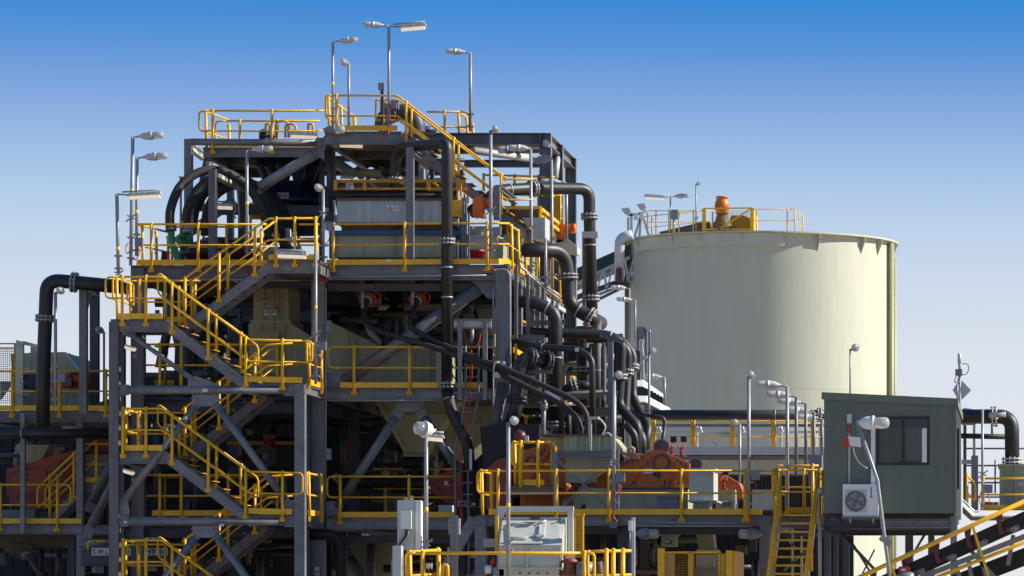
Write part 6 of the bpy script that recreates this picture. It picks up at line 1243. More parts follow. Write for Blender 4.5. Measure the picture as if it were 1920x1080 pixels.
wf.box(wx0,wx1,YC-0.03,YC+0.05,wz0,wz0+f_); wf.box(wx0,wx1,YC-0.03,YC+0.05,wz1-f_,wz1); wf.box(wx0,wx0+f_,YC-0.03,YC+0.05,wz0+f_,wz1-f_); wf.box(wx1-f_,wx1,YC-0.03,YC+0.05,wz0+f_,wz1-f_); xm = (wx0+wx1)/2; wf.box(xm-0.02,xm+0.03,YC-0.025,YC+0.05,wz0+f_,wz1-f_)
wo = wf.build('window_frame', SIGNK, cb)
MB().box(wx0+f_, xm-0.02, YC+0.012, YC+0.018, wz0+f_, wz1-f_).build('pane', PANE, wo); MB().box(xm+0.03, wx1-f_, YC+0.022, YC+0.028, wz0+f_, wz1-f_).build('pane', PANE, wo)
def curtain(x0, x1, z0, z1, mt, n=26):
    q = MB(); vs_ = []
    for k in range(n+1): x = x0+(x1-x0)*k/n; y = YC+0.14+0.02*math.sin(k*1.9)+0.01*math.sin(k*0.7); vs_ += [(x,y,z0),(x,y,z1)]
    q.add(vs_, [(2*k,2*k+2,2*k+3,2*k+1) for k in range(n)], True); return q.build('curtain', mt, cb)
curtain(xm+0.04, xm+0.40, wz0+0.03, wz1-0.22, mat('white_net_curtain', (0.85,0.87,0.86), 0.9, 0, 0.08, 4, (0.55,0.56,0.56), 0.5, 0, streak=True)); curtain(wx0+f_, xm-0.04, wz0+0.03, wz1-0.25, mat('grey_curtain_cloth', (0.36,0.37,0.38), 0.9, 0, 0.1, 4, None, 0, 0, streak=True))
cf = thing('cabin_stand', 'dark steel stand with braces beneath the grey-green cabin', 'steel frame', W(1668, 1270, YC))
hbeam(cf, 1543, 1795, 974, 992, YC+0.1, DSTEEL); MB().pbox(1543, 962, 1790, 973, YC+0.5, 5.5).build('underfloor', DSTEEL, cf); hbeam(cf, 1650, 1785, 976, 990, YC-0.05, STEEL); hbeam(cf, 1543, 1795, 992, 1004, YC+2.5, DSTEEL)
for a in ((1547,1557,YC+0.1),(1563,1571,YC+2),(1580,1592,YC+4),(1782,1794,YC),(1740,1752,YC+3),(1697,1712,YC+5)): colm(cf, a[0], a[1], 990 if a[0]!=1782 else 968, 1290, a[2], 0.2, DSTEEL if a[0]!=1782 else STEEL)
for a, b, w_ in (((1576,1000),(1640,1068),6),((1590,1005),(1655,1110),4),((1700,1060),(1735,1000),5),((1600,1110),(1640,1030),3)): brace(cf, a, b, w_, YC+1, DSTEEL, ends=False)
ac = thing('air_conditioner', 'white air conditioner outdoor unit with a round fan grille on the cabin wall', 'air conditioner', W(1615, 970, YC-0.4))
MB().pbox(1580, 908, 1647, 969, YC-0.36, 0.33).build('unit_casing', WHITE, ac)
MB().pbox(1584, 918, 1625, 961, YC-0.37, 0.012).build('grille_plate', LGREY, ac)
c = W(1604.5, 939.5, YC-0.37); MB().cyl(c+Vector((0,-0.006,0)), c+Vector((0,-0.001,0)), 0.225, 32).build('fan_hollow_disc', BLACK, ac)  # black disc stands in for the dark hollow behind the grille
q = MB()
for r_ in (0.06,0.11,0.16,0.225): q.tube([c+Vector((math.cos(a*math.pi/12)*r_,-0.014,math.sin(a*math.pi/12)*r_)) for a in range(25)], 0.0035, 4, False)
for k in range(-7,8):
    h2 = math.sqrt(max(0,0.225**2-(k*0.028)**2)); q.tube([c+Vector((k*0.028,-0.014,-h2)), c+Vector((k*0.028,-0.014,h2))], 0.0025, 4, False); q.tube([c+Vector((-h2,-0.014,k*0.028)), c+Vector((h2,-0.014,k*0.028))], 0.0025, 4, False)
q.build('fan_grille', LGREY, ac)
for k in range(4): a = k*math.pi/2; MB().add([c+Vector((math.cos(a)*0.04,-0.008,math.sin(a)*0.04)), c+Vector((math.cos(a+0.1)*0.18,-0.008,math.sin(a+0.1)*0.18)), c+Vector((math.cos(a+0.8)*0.17,-0.008,math.sin(a+0.8)*0.17))], [(0,1,2)]).build('fan_blade', BOXGREY, ac)
MB().pbox(1632.5, 913, 1634.5, 931, YC-0.365, 0.006).build('badge_strip', SIGNB, ac); MB().pbox(1632, 931, 1636.5, 932.8, YC-0.365, 0.006).build('badge_strip', SIGNB, ac)
MB().pbox(1578, 968, 1650, 971, YC-0.4, 0.45).build('mounting_tray', STEEL, ac)
for x in (1592, 1635): MB().pbox(x, 971, x+4, 980, YC-0.1, 0.1).build('tray_foot', GALV, ac)
t = thing('wall_switch_box', 'small white box with a conduit running down the cabin wall', 'switch box', W(1592, 908, YC-0.08)); MB().pbox(1588, 776, 1597, 793, YC-0.11, 0.1).build('box_body', LGREY, t); MB().tube([W(1592.5,793,YC-0.05), W(1592.5,908,YC-0.05)], 0.022, 8).build('conduit', LGREY, t); MB().tube([W(1592.5,796,YC-0.05), W(1592.5,812,YC-0.05)], 0.026, 8).build('red_sleeve', REDCABLE, t)
solo('white_downpipe', MB().pbox(1633, 800, 1641, 908, YC-0.12, 0.1), WHITE, 'white square post against the cabin wall behind the slanting lamp', 'post')
pole_lamp('thin pole with a small ball lamp sticking up behind the cabin roof', 1594, 655, 745, 97, [('end', 1)], 0.02, brackets=False)
t = thing('blue_cable_coil', 'coil of dark blue cable hanging under the left corner of the cabin', 'cable', W(1560, 990, YC-0.2))
for k in range(3): MB().tube([W(1563,984,YC-0.15-k*0.04)+Vector((math.cos(a*math.pi/8)*(0.18+k*0.02),0,math.sin(a*math.pi/8)*(0.15+0.02*k))) for a in range(17)], 0.012, 6, False).build('cable_loop', mat('navy_cable',(0.01,0.03,0.09),0.4,0,0.1) if k==0 else BLKCABLE, t)
mast = thing('antenna_mast', 'antenna mast with pale tube aerial and diamond panel behind the cabin', 'antenna', W(1800, 770, 95))
MB().tube([W(1800,900,95), W(1799,664,95)], 0.03, 8).build('mast_pole', BOXGREY, mast); MB().cyl(W(1799,681,94.9), W(1799,663,94.9), 0.045, 10).build('tube_aerial', PALE, mast); MB().pbox(1791, 692, 1804, 704, 94.9, 0.15).build('mast_box', BOXGREY, mast)
MB().pprism([(1803,713),(1821,732),(1803,750),(1800,731)], 94.8, 0.03).build('diamond_panel', LGREY, mast); MB().pprism([(1797,715),(1800,732),(1797,750),(1786,731)], 94.9, 0.03).build('diamond_panel', LGREY, mast)
MB().tube(spline([W(1804,682,95),W(1814,683,95),W(1816,692,95),W(1812,701,95),W(1804,703,95)]), 0.009, 6).build('cable_loop', BLKCABLE, mast); MB().tube(spline([W(1794,704,95),W(1790,712,95),W(1792,718,95),W(1797,710,95)]), 0.009, 6).build('cable_loop', BLKCABLE, mast)
MB().tube([W(1795,720,94.7), W(1795,755,94.7)], 0.02, 8).build('stub_pole', GALV, mast)

# ================================================================== right edge: elbow pipe, vessel, walkway
YE = 100.0
pipe('black elbow pipe at the right edge with a big flange at its top', [W(1780,781,YE), W(1897,781,YE), W(1898,870,YE)], 0.175, [0.33], flanges=[(0,0.72),(1,0.93)], fl_mat=PALE)
pipe('thin black pipe passing under the right edge elbow', [W(1790,817,YE+1), W(1886,819,YE+1)], 0.065, 0.2, material=BLACK)
t = thing('right_edge_lamp', 'tube lamp fixed on the top of the right edge elbow pipe', 'lamp', W(1868,780,YE-0.3)); MB().cyl(W(1854,778,YE-0.4), W(1885,777,YE-0.4), 0.06, 12).build('lamp_housing', LGREY, t); MB().cyl(W(1868,778,YE-0.41), W(1886,777,YE-0.41), 0.065, 12).build('lamp_glass', GLASS, t)
t = thing('pale_vessel', 'dull yellow-grey box vessel with ribs and a small white notice at the right edge', 'vessel', W(1900,957,YE)); MB().pbox(1874, 872, 1960, 957, YE-0.4, 2.2).build('vessel_body', TKP if False else OLIVE, t); MB().pbox(1871, 870, 1965, 874, YE-0.46, 2.4).build('vessel_lid', OLIVE, t)
for x in (1888, 1903): MB().pbox(x, 874, x+3, 957, YE-0.46, 0.06).build('vessel_rib', OLIVE, t)
MB().pbox(1908, 903, 1930, 910, YE-0.47, 0.01).build('notice', SIGNW, t); text_mesh('CONFINED SPACE', W(1909,0,YE).x, W(1928,0,YE).x, W(0,905,YE).z, YE-0.475, 0.02, SIGNK, t); text_mesh('ENTRY BY PERMIT', W(1909,0,YE).x, W(1928,0,YE).x, W(0,908,YE).z, YE-0.475, 0.02, SIGNK, t)
t = thing('right_walkway', 'walkway with a pale sunlit bent fascia right of the cabin', 'walkway', W(1860,965,YE-2)); tilt_strip([(1805,935),(1828,957),(1960,957)], [(1805,948),(1824,967),(1960,967)], YE-2.9, 0.4).build('fascia', WHITE, t); MB().pprism([(1805,949),(1824,967),(1960,967),(1960,976),(1820,976),(1805,962)], YE-2.4, 0.1).build('lower_beam', STEEL, t)
_z = W(0,957,YE-2.5).z; MB().box(W(1826,0,YE-2.5).x, W(1960,0,YE-2.5).x, YE-2.4, YE+3, _z-0.05, _z).build('floor_plate', GRATE, t)
railing('railing of the right edge walkway in front of the box vessel', [W(1838,957,YE-2.2), W(1960,957,YE-2.2)], [1844], h=0.75, mid=0.38, drop=0.0)
railing('looped railing end just right of the cabin corner', [W(1812,940,YE-2.2), W(1822,950,YE-2.2)], [1813], h=0.62, mid=0.4, toe=False, loops=(0.0,0.12), drop=0.1)
t = thing('pink_grey_post', 'pink-grey steel posts between the cabin and the box vessel', 'posts', W(1826,957,YE+1)); MB().pbox(1821, 854, 1834, 957, YE+0.8, 0.2).build('post', mat('faded_pinkish_grey',(0.30,0.27,0.27),0.5,0,0.1), t); MB().pbox(1824, 790, 1829, 854, YE+1, 0.1).build('post', PALE, t); MB().pbox(1806, 790, 1812, 957, YE+1.5, 0.2).build('post', BROWN, t); MB().pbox(1803, 792, 1830, 797, YE+1.1, 0.1).build('cross_beam', PALE, t); MB().pbox(1803, 862, 1821, 870, YE+1.1, 0.1).build('cross_beam', LGREY, t)
t = thing('scaffold_rails', 'thin grey pipes running level behind the right walkway', 'pipes', W(1860,900,YE+3))
for y_ in (841, 873, 905, 932): MB().tube([W(1806,y_,YE+3), W(1960,y_,YE+3)], 0.022, 6).build('thin_pipe', STEEL, t)
MB().tube([W(1866,862,YE+3), W(1866,925,YE+3)], 0.025, 6).build('thin_pipe', STEEL, t); MB().tube([W(1860,795,YE+2), W(1860,816,YE+2)], 0.03, 6).build('thin_pipe', BLACK, t)
t = thing('dark_pail_pair', 'two dark pails on the walkway right of the cabin', 'pails', W(1856,955,YE-1))
for x, d_ in ((1854,0.13),(1864,0.12)): MB().lathe(W(x,956,YE-1.2+(x-1854)*.05), W(x,941,YE-1.2+(x-1854)*.05), [(0,d_*0.8),(0.9,d_),(0.92,d_*1.08),(1,d_*1.05)], 14).build('pail', BOXGREY, t)
pole_lamp('thin grey pole with cable boxes on the right edge walkway', 1842, 768, 955, YE-2.6, [], 0.032, clamp_py=889, cable=918, brackets=False)
MB().tube([W(1806,768,YE+1), W(1835,770,YE+1)], 0.04, 8).build('roof_edge', LGREY, t)

# ================================================================== conveyor in the right foreground
YV = 78.0
cv = thing('belt_conveyor', 'inclined belt conveyor with yellow handrails crossing the bottom right corner', 'conveyor', W(1780,1100,YV))
def pq(a, b, hpx, Y, d, mt, nm): 
    A_, B_ = W(*a,Y), W(*b,Y); dz = Vector((0,0,-m(hpx,Y))); MB().prism([A_,B_,B_+dz,A_+dz], d).build(nm, mt, cv)
pq((1640,1085),(1990,927),30,YV+0.25,1.0,BLACK,'belt'); pq((1725,1078),(1990,973),11,YV+0.05,0.08,GREYGREEN,'stringer'); pq((1700,1112),(1990,1000),34,YV+0.9,0.6,BLACK,'dark_return_fill'); pq((1690,1078),(1990,958),6,YV+0.9,0.08,BLACK,'rear_stringer')  # return belt thickened to a dark mass filling the dark underside
for k in range(7):
    x = 1636+k*59; y_ = 1078-k*27; 
    MB().pprism([(x-6,y_-6),(x+1,y_-9),(x+8,y_-7),(x+6,y_+18),(x+14,y_+30),(x+2,y_+33),(x-3,y_+12)], YV+0.12, 0.08).build('idler_bracket', MAROON, cv)
    MB().cyl(W(x+25,y_+24,YV+0.2), W(x+44,y_+14,YV+0.35), 0.055, 12).build('return_idler', LSTEEL, cv); MB().cyl(W(x+12,y_+24,YV+0.25), W(x+26,y_+22,YV+0.3), 0.05, 12).build('carry_idler', BROWN, cv)
for a, b in (((1790,1050),(1812,1130)),((1900,1003),(1890,1060)),((1822,1034),(1880,1100)),((1815,1045),(1830,1130)),((1835,1030),(1860,1120))): MB().sec(W(*a,YV+0.4), W(*b,YV+0.4), 0.08, 0.08, 'L', t=0.015, up=(0,1,0)).build('truss_web', GREYGREEN, cv)
hr = thing('conveyor_handrail', 'yellow handrail sloping up along the foreground conveyor', 'handrail', W(1780,1080,YV-0.6))
MB().tube([W(1560,1106,YV-0.6), W(1990,908,YV-0.6)], 0.042, 12).build('top_rail', YEL, hr); MB().tube([W(1740,1089,YV-0.6), W(1990,989,YV-0.6)], 0.036, 12).build('mid_rail', YEL, hr)
for a, b in (((1823,985),(1858,1095)),((1668,1056),(1700,1130))): MB().sec(W(*a,YV-0.55), W(*b,YV-0.55), 0.09, 0.05, 'L', t=0.012, up=(0,1,0)).build('rail_post', YEL, hr)
t = thing('belt_switch', 'rust-orange pull switch box with a white plate on the conveyor', 'switch', W(1697,1072,YV)); MB().pbox(1685, 1062, 1706, 1076, YV-0.1, 0.2).build('switch_body', REDO, t); MB().pbox(1690, 1066, 1698, 1071, YV-0.11, 0.01).build('plate', SIGNW, t); MB().lathe(W(1700,1095,YV), W(1696,1074,YV), [(0,0.2),(0.8,0.2),(1,0.12)], 16).build('drum', BOXGREY, t)
t = thing('slanting_lamp', 'large white lamp on a leaning pole with a red box, in front of the cabin', 'lamp post', W(1672,1085,YV-1))
MB().tube([W(1607,791,YV-1), W(1645,900,YV-1), W(1659,1012,YV-1), W(1674,1120,YV-1)], 0.036, 10).build('pole', GALV, t)
well_head(t, W(1609,793,YV-1), (1,-0.1,0.0), 0.58, 0.1, WHITE); q = MB(); q.sec(W(1651,1006,YV-1.1), W(1671,1022,YV-1.1), 0.05, 0.12, 'box', up=(0,1,0)); q.sec(W(1650,1012,YV-1.15), W(1672,1018,YV-1.15), 0.05, 0.05, 'box', up=(0,1,0)); q.build('hinge_clamp', GALV, t)
MB().pprism([(1589,818),(1613,820),(1614,838),(1592,836)], YV-1.1, 0.05).build('white_plate', WHITE, t); MB().pprism([(1581,823),(1590,820),(1593,838),(1584,841)], YV-1.12, 0.1).build('red_box', RED, t)
MB().tube(spline([W(1600,838,YV-1),W(1603,852,YV-1),W(1612,868,YV-1),W(1626,878,YV-1.05)]), 0.012, 6).build('cable', WHITE, t)
# ================================================================== foreground (bottom centre)
YF = 86.0
pc = thing('electrical_cabinet', 'pale electrical cabinet with a smaller box and bent cables in the bottom centre foreground', 'electrical panel', W(768,1085,YF))
MB().pbox(745, 938, 788, 1031, YF, 0.25).build('back_plate', LGREY, pc); MB().pbox(756, 939, 777, 1030, YF-0.03, 0.03).build('door', PALE, pc); MB().pbox(779, 939, 789, 1030, YF-0.06, 0.3).build('side_channel', WHITE, pc)
b_ = MB().pbox(751, 957, 771, 992, YF-0.16, 0.13).build('small_box', WHITE, pc)
for k in range(3): MB().tube(spline([W(758+k*4,992,YF-0.1),W(757+k*4,1004,YF-0.1),W(750+k*4,1014,YF-0.1),W(745+k*2,1024,YF-0.1)]), 0.02, 6).build('cable', GALV if k!=1 else BLKCABLE, pc)
t = thing('foreground_post_box', 'grey cabinet column in front of the pale electrical cabinet', 'cabinet', W(743,1100,YF-0.5)); MB().pbox(736, 1023, 752, 1120, YF-0.5, 0.3).build('column_box', LGREY, t); MB().pbox(733, 1048, 737, 1120, YF-0.45, 0.2).build('column_side', STEEL, t)
t = thing('foreground_channel_post', 'tall galvanised channel post with plates at the bottom centre', 'post', W(851,1100,YF)); colm(t, 844, 857, 966, 1120, YF, 0.15, STEEL, name='channel', kind='I'); MB().pbox(841, 972, 844, 1002, YF+0.05, 0.1).build('side_plate', GALV, t); MB().pbox(858, 972, 862, 1002, YF+0.05, 0.1).build('side_plate', LGREY, t); MB().tube([W(841,1026,YF), W(841,1110,YF)], 0.02, 6).build('thin_rod', GALV, t)
t = thing('foreground_channel_post', 'slim pale channel post with a white box right of the yellow railing', 'post', W(1187,1100,YF)); MB().pbox(1184, 970, 1190, 1120, YF, 0.12).build('channel', LGREY, t); MB().pbox(1178, 976, 1185, 995, YF-0.05, 0.12).build('white_box', WHITE, t); MB().tube([W(1181,996,YF), W(1181,1030,YF)], 0.02, 6).build('conduit', BOXGREY, t)
railing('foreground yellow railing at the bottom centre, rounded at both ends', [W(780,1122,YF-0.3), W(1096,1122,YF-0.3)], [793, 1104], loops=(0.2,0.2), toe=False, h=0.93, mid=0.5, sc=1.3)
railing('short foreground railing left of the channel post, close to the lamp pole', [W(765,1122,YF+0.4), W(825,1118,YF+1.5)], [767, 821], toe=False, h=0.97, sc=1.3)
railing('foreground railing at the bottom, running to the slim pale post', [W(1106,1120,YF+0.2), W(1186,1118,YF+0.8)], [1137, 1150, 1168], toe=False, h=0.95, loops=(0.05,0), sc=1.3)
solo('yellow_hoop', MB().tube(fillet([W(830,1120,YF-0.2), W(831,1060,YF-0.2), W(839,1060,YF-0.2), W(840,1120,YF-0.2)], 0.08), 0.04, 10), YEL, 'narrow yellow hoop beside the tall channel post', 'hoop')
hh = thing('hopper_machine', 'pale grey-green hopper machine with a sloped hatch inside a light frame, bottom centre', 'machine', W(1000,1120,YF+1))
for a in ((932,949,1075,959),(932,959,943,1120),(1064,959,1074,1050)): MB().pbox(*a, YF+1.78, 0.14).build('portal_frame', LGREY, hh)
MB().pbox(938, 970, 1061, 1110, YF+1.6, 1.6).build('back_casing', PALE, hh)
zt, zm = W(0,978,YF+1).z, W(0,1022,YF+1).z
def hb(px, py, Y): return W(px, py, Y)
q = MB(); q.add([hb(942,976,YF+1.55), hb(1045,976,YF+1.55), hb(1052,1022,YF+0.9), hb(936,1022,YF+0.9)], [(3,2,1,0)]); q.add([hb(936,1022,YF+0.9), hb(1052,1022,YF+0.9), hb(1048,1066,YF+0.9), hb(936,1066,YF+0.9), hb(936,1120,YF+0.9), hb(1048,1120,YF+0.9)], [(3,2,1,0),(4,5,2,3)]); q.add([hb(1045,976,YF+1.55), hb(1052,1022,YF+0.9), hb(1048,1120,YF+0.9), hb(1058,1120,YF+1.6), hb(1060,976,YF+1.6)], [(0,1,2,3,4)]); q.build('sloped_front', PALE, hh)
MB().pbox(1052, 972, 1061, 1064, YF+1.5, 0.1).build('side_flange', PALE, hh); q = MB(); q.bolts([W(1056.5, 978+k*14, YF+1.5) for k in range(6)]+[W(944,973,YF+1.5),W(1000,973,YF+1.5),W(1050,973,YF+1.5)]+[W(975+k*17,1075,YF+0.9) for k in range(4)], 0.028, 0.025); q.build('flange_bolts', STEEL, hh, kind='stuff')
hy = lambda py, o=0.0: YF+1.55-(py-976)/46*0.65-o
h_ = MB(); n3 = Vector((0,-0.09,0.0)); P4 = [hb(955,979,hy(979)), hb(1024,979,hy(979)), hb(1018,1019,hy(1019)), hb(958,1019,hy(1019))]
h_.add([p+n3 for p in P4]+[p for p in P4], [(3,2,1,0),(0,1,5,4),(1,2,6,5),(2,3,7,6),(3,0,4,7)]); ho = h_.build('hatch', PALE, hh)
for a, b in (((957,982),(992,982)),((955,1008),(990,1008)),((1012,984),(1012,1003))): MB().tube([hb(a[0],a[1],hy(a[1],0.13)), hb(b[0],b[1],hy(b[1],0.15))], 0.018, 6).build('hatch_handle', PALE, ho)
for a, b in (((1000,1003),(1018,1010)),((1008,982),(1024,976))): MB().tube([hb(*a,hy(a[1],0.13)), hb(*b,hy(b[1],0.15))], 0.025, 6).build('hatch_latch', LGREY, ho)
MB().pbox(987, 1022, 990, 1066, YF+0.84, 0.06).build('centre_rib', PALE, hh); MB().pbox(936, 1064, 1056, 1067, YF+0.8, 0.15).build('lower_flange', PALE, hh)
solo('red_corner_block', MB().pbox(994, 970, 1012, 974, YF+1.3, 0.2), MAROON, 'small dark red block on top of the hopper machine', 'block')
MB().pbox(928, 966, 934, 1035, YF+1.3, 0.1).build('yellow_edge', YEL, hh)
yg = thing('fan_guard', 'yellow louvred guard on the right side of the hopper machine', 'guard', W(1083,1050,YF+1)); MB().pbox(1076, 966, 1080, 1046, YF+1, 0.1).build('guard_frame', YEL, yg); MB().pbox(1091, 966, 1094, 1046, YF+1, 0.1).build('guard_frame', YEL, yg); MB().pbox(1076, 964, 1095, 967, YF+1, 0.15).build('guard_frame', YEL, yg)
for k in range(19): MB().pbox(1080, 970+k*4, 1091, 972+k*4, YF+1.02, 0.05).build('louvre', YEL if k%1==0 else YELD, yg)
MB().pbox(1077, 967, 1094, 1046, YF+1.09, 0.02).build('guard_back', YELD, yg)
t = thing('red_gearbox', 'rust-red gearbox and dark motor at the foot of the hopper machine', 'gearbox', W(1085,1090,YF+1)); MB().lathe(W(1068,1095,YF+1), W(1068,1046,YF+1), [(0,0.2),(0.4,0.2),(0.6,0.13),(0.8,0.12),(0.81,0.17),(0.9,0.17),(1,0.1)], 16).build('gearbox_body', mat('rust_red_casting',(0.22,0.06,0.035),0.5,0,0.3), t); MB().cyl(W(1082,1070,YF+1), W(1112,1070,YF+1), 0.19, 20).build('motor_body', BOXGREY, t); MB().cyl(W(1112,1070,YF+1), W(1118,1070,YF+1), 0.17, 20).build('motor_end', BLUE, t); MB().lathe(W(1118,1070,YF+1), W(1130,1070,YF+1), [(0,0.17),(0.5,0.2),(1,0.2)], 18).build('coupling_guard', BROWN, t)
MB().cyl(W(1056,1046,YF+0.9), W(1062,1040,YF+0.9), 0.03, 8).build('grease_point', RED, t)
t = thing('bulkhead_sensor', 'white and pink sensor with a grey mesh box left of the hopper machine', 'sensor', W(920,1075,YF+1)); MB().cyl(W(910,1068,YF+1), W(922,1068,YF+1), 0.09, 14).build('sensor_body', WHITE, t); MB().pbox(924, 1064, 945, 1085, YF+0.9, 0.2).build('mesh_box', BOXGREY, t); MB().lathe(W(926,1062,YF+1.1), W(926,1045,YF+1.1), [(0,0.04),(0.5,0.07),(1,0.03)], 10).build('pink_cap', RED, t); MB().pbox(906, 1010, 934, 1026, YF+1.8, 0.03).build('galvanised_plate', GALV, t)
t = thing('small_camera', 'small grey socket with pink wires inside the foreground railing', 'socket', W(805,1065,YF)); MB().cyl(W(799,1061,YF), W(809,1061,YF), 0.06, 12).build('socket_body', LGREY, t); MB().cyl(W(809,1061,YF), W(811,1061,YF), 0.07, 12).build('socket_ring', WHITE, t); MB().tube([W(803,1066,YF),W(804,1080,YF),W(800,1095,YF)], 0.012, 6).build('pink_wire', REDCABLE, t)

# ================================================================== lamps on poles
pole_lamp('tallest twin-headed lamp at the very top of the plant', 729, 49, 238, 101.5, [('well', -12, 0.46), ('tube', 1, 0.62, 0.09)], 0.036, cable=198, brackets=True)
pole_lamp('tall lamp at the top of the plant left of the twin-headed one', 624, 78, 238, 102.5, [('well', 12, 0.46)], 0.033, tape_py=158)
pole_lamp('shorter lamp with an end-on round head at the top of the plant', 654, 120, 238, 103.5, [('end', -1)], 0.033, brackets=False)
pole_lamp('tall lamp at the right of the roof walkway, reaching left', 882, 99, 246, 109, [('well', -12, 0.48)], 0.04)
t = thing('sensor_post', 'dark sensor post with a small grey box left of the twin-headed lamp', 'sensor', W(716,240,102.3)); MB().pbox(714, 155, 719, 240, 102.3, 0.06).build('sensor_mast', DSTEEL, t); MB().pbox(709, 155, 715, 168, 102.25, 0.1).build('sensor_box', BOXGREY, t); MB().tube(spline([W(712,168,102.2),W(714,176,102.2),W(716,172,102.2)]), 0.01, 5).build('cable', BLKCABLE, t)
t = thing('junction_box', 'pair of blue-grey junction boxes on the twin-headed lamp pole', 'junction box', W(730,205,101.3)); MB().pbox(718, 194, 729, 202, 101.35, 0.1).build('box_body', BOXGREY, t); MB().pbox(732, 193, 743, 202, 101.35, 0.1).build('box_body', BOXGREY, t)
pole_lamp('left-hand tall lamp above the hose deck, reaching right', 249, 257, 498, 99.6, [('well', 13, 0.58)], 0.042, clamp_py=408, tape_py=358, cable=455, lean=-4)
pole_lamp('second tall lamp above the hose deck, just right of the first', 257, 296, 480, 101.2, [('well', 13, 0.58)], 0.04, tape_py=398, lean=-1)
pole_lamp('fluorescent-headed lamp pole left of the hose deck', 219, 364, 512, 98.6, [('tube', 1, 0.76, 0.06)], 0.042, tape_py=467, lean=3, clamp_py=514)
pole_lamp('lamp pole beside the arched hoses, reaching right under the roof beam', 463, 282, 480, 100.9, [('well', 12, 0.48)], 0.038, tape_py=382, brackets=False)
pole_lamp('small ball lamp pole left of the arched hoses', 339, 334, 440, 104.8, [], 0.03, brackets=False)
pole_lamp('long pole with a round end-on lamp at the left of the separator', 606, 355, 490, 99.4, [('end', -1)], 0.036, clamp_py=400, cable=425)
pole_lamp('thin pole crossing the stair landing beside the central column', 592, 475, 720, 97.4, [], 0.036, clamp_py=627, tape_py=577, cable=650, brackets=True)
pole_lamp('lamp pole at the front right corner of the uppermost deck, with an end-on head', 920, 245, 483, 99.4, [('end', 1)], 0.042, clamp_py=395, cable=435)
for lab, px, y0_, y1_, Y_, hx, hy in (('lamp pole at the right side of the uppermost deck, the nearer of two', 995, 280, 560, 103.0, -1, 281), ('lamp pole at the right side of the uppermost deck, the farther of two', 1034, 300, 575, 105.0, -1, 314)):
    pole_lamp(lab, px, y0_, y1_, Y_, [('well', -4, 0.5)], 0.04, clamp_py=y0_+148, brackets=True, lean=2)
pole_lamp('lamp pole over the high arching pipe, reaching left', 1062, 343, 455, 106.5, [('well', -12, 0.5)], 0.04, brackets=False)
for lab, px, py, Y_ in (('grey well glass lamp hanging under the small top platform', 620, 243, 101.6), ('well glass lamp near the top of the roof frame, right end', 958, 281, 108)):
    t = thing('bulkhead_lamp', lab, 'lamp', W(px,py,Y_), 'bulkhead lamps'); s_ = 1 if px < 700 else -1; well_head(t, W(px,py,Y_) - Vector((0.15*s_,0,0)), (s_,0,0), 0.5, 0.09, BOXGREY)
for lab, px, py, w_, Y_ in (('lit tube lamp under the small top platform', 636, 269, 45, 103.5), ('white tube lamp lying on the roof walkway', 545, 252, 50, 103.4), ('lit tube lamp by the top landing of the stair tower', 520, 476, 55, 97.8), ('tube lamp seen between the arched hoses', 403, 385, 34, 103.0), ('tube lamp at the far end of the roof frame, pointing down', 640, 334, 20, 105)):
    t = thing('tube_lamp', lab, 'lamp', W(px,py,Y_), 'tube lamps'); fluoro(t, W(px,py,Y_), m(w_,Y_), -0.04, 1)
t = thing('angled_floodlight', 'grey floodlight hood at the right end of the roof frame', 'floodlight', W(1000,300,104)); MB().pprism([(998,298),(1010,294),(1022,288),(1036,296),(1020,304),(1002,306)], 104, 0.25).build('flood_body', BOXGREY, t)
t = thing('corner_floodlight', 'small pale floodlight under the right corner of the roof beam', 'floodlight', W(1020,270,108.5)); MB().pprism([(1018,264),(1024,261),(1031,270),(1028,275),(1018,273)], 108.5, 0.2).build('flood_body', LGREY, t)
solo('mini_post', MB().tube([W(339,334,104.8),W(339,330,104.8)],0.05,8), LGREY, 'small round cap on the pole left of the arched hoses', 'cap')
pole_lamp('pole with a round end-on lamp in front of the far left elbow pipe', 104, 548, 762, 101.0, [('end', 1)], 0.04, clamp_py=686, cable=710, brackets=True)
pole_lamp('white floodlight on a thin pole left of the stair tower', 195, 622, 765, 104.5, [('end', -1)], 0.03, brackets=False)
for lab, px, py in (('lit bulkhead lamp on the column below the uppermost left landing', 240, 655), ('lit bulkhead lamp on the column below the middle left landing', 237, 887)):
    t = thing('bulkhead_lamp', lab, 'lamp', W(px,py,98.6), 'bulkhead lamps'); MB().lathe(W(px-6,py-5,98.6), W(px+15,py+1,98.6), [(0,0.03),(0.15,0.055),(0.85,0.055),(1,0.03)], 12).build('lamp_diffuser', TUBE, t); MB().sec(W(px-5,py-8,98.6), W(px+13,py-3,98.6), 0.04,0.1,'box').build('lamp_housing', LGREY, t); MB().cyl(W(px+13,py+13,99.3), W(px+13,py+13,99.5), 0.06, 12).build('sensor_disc', STEEL, t)
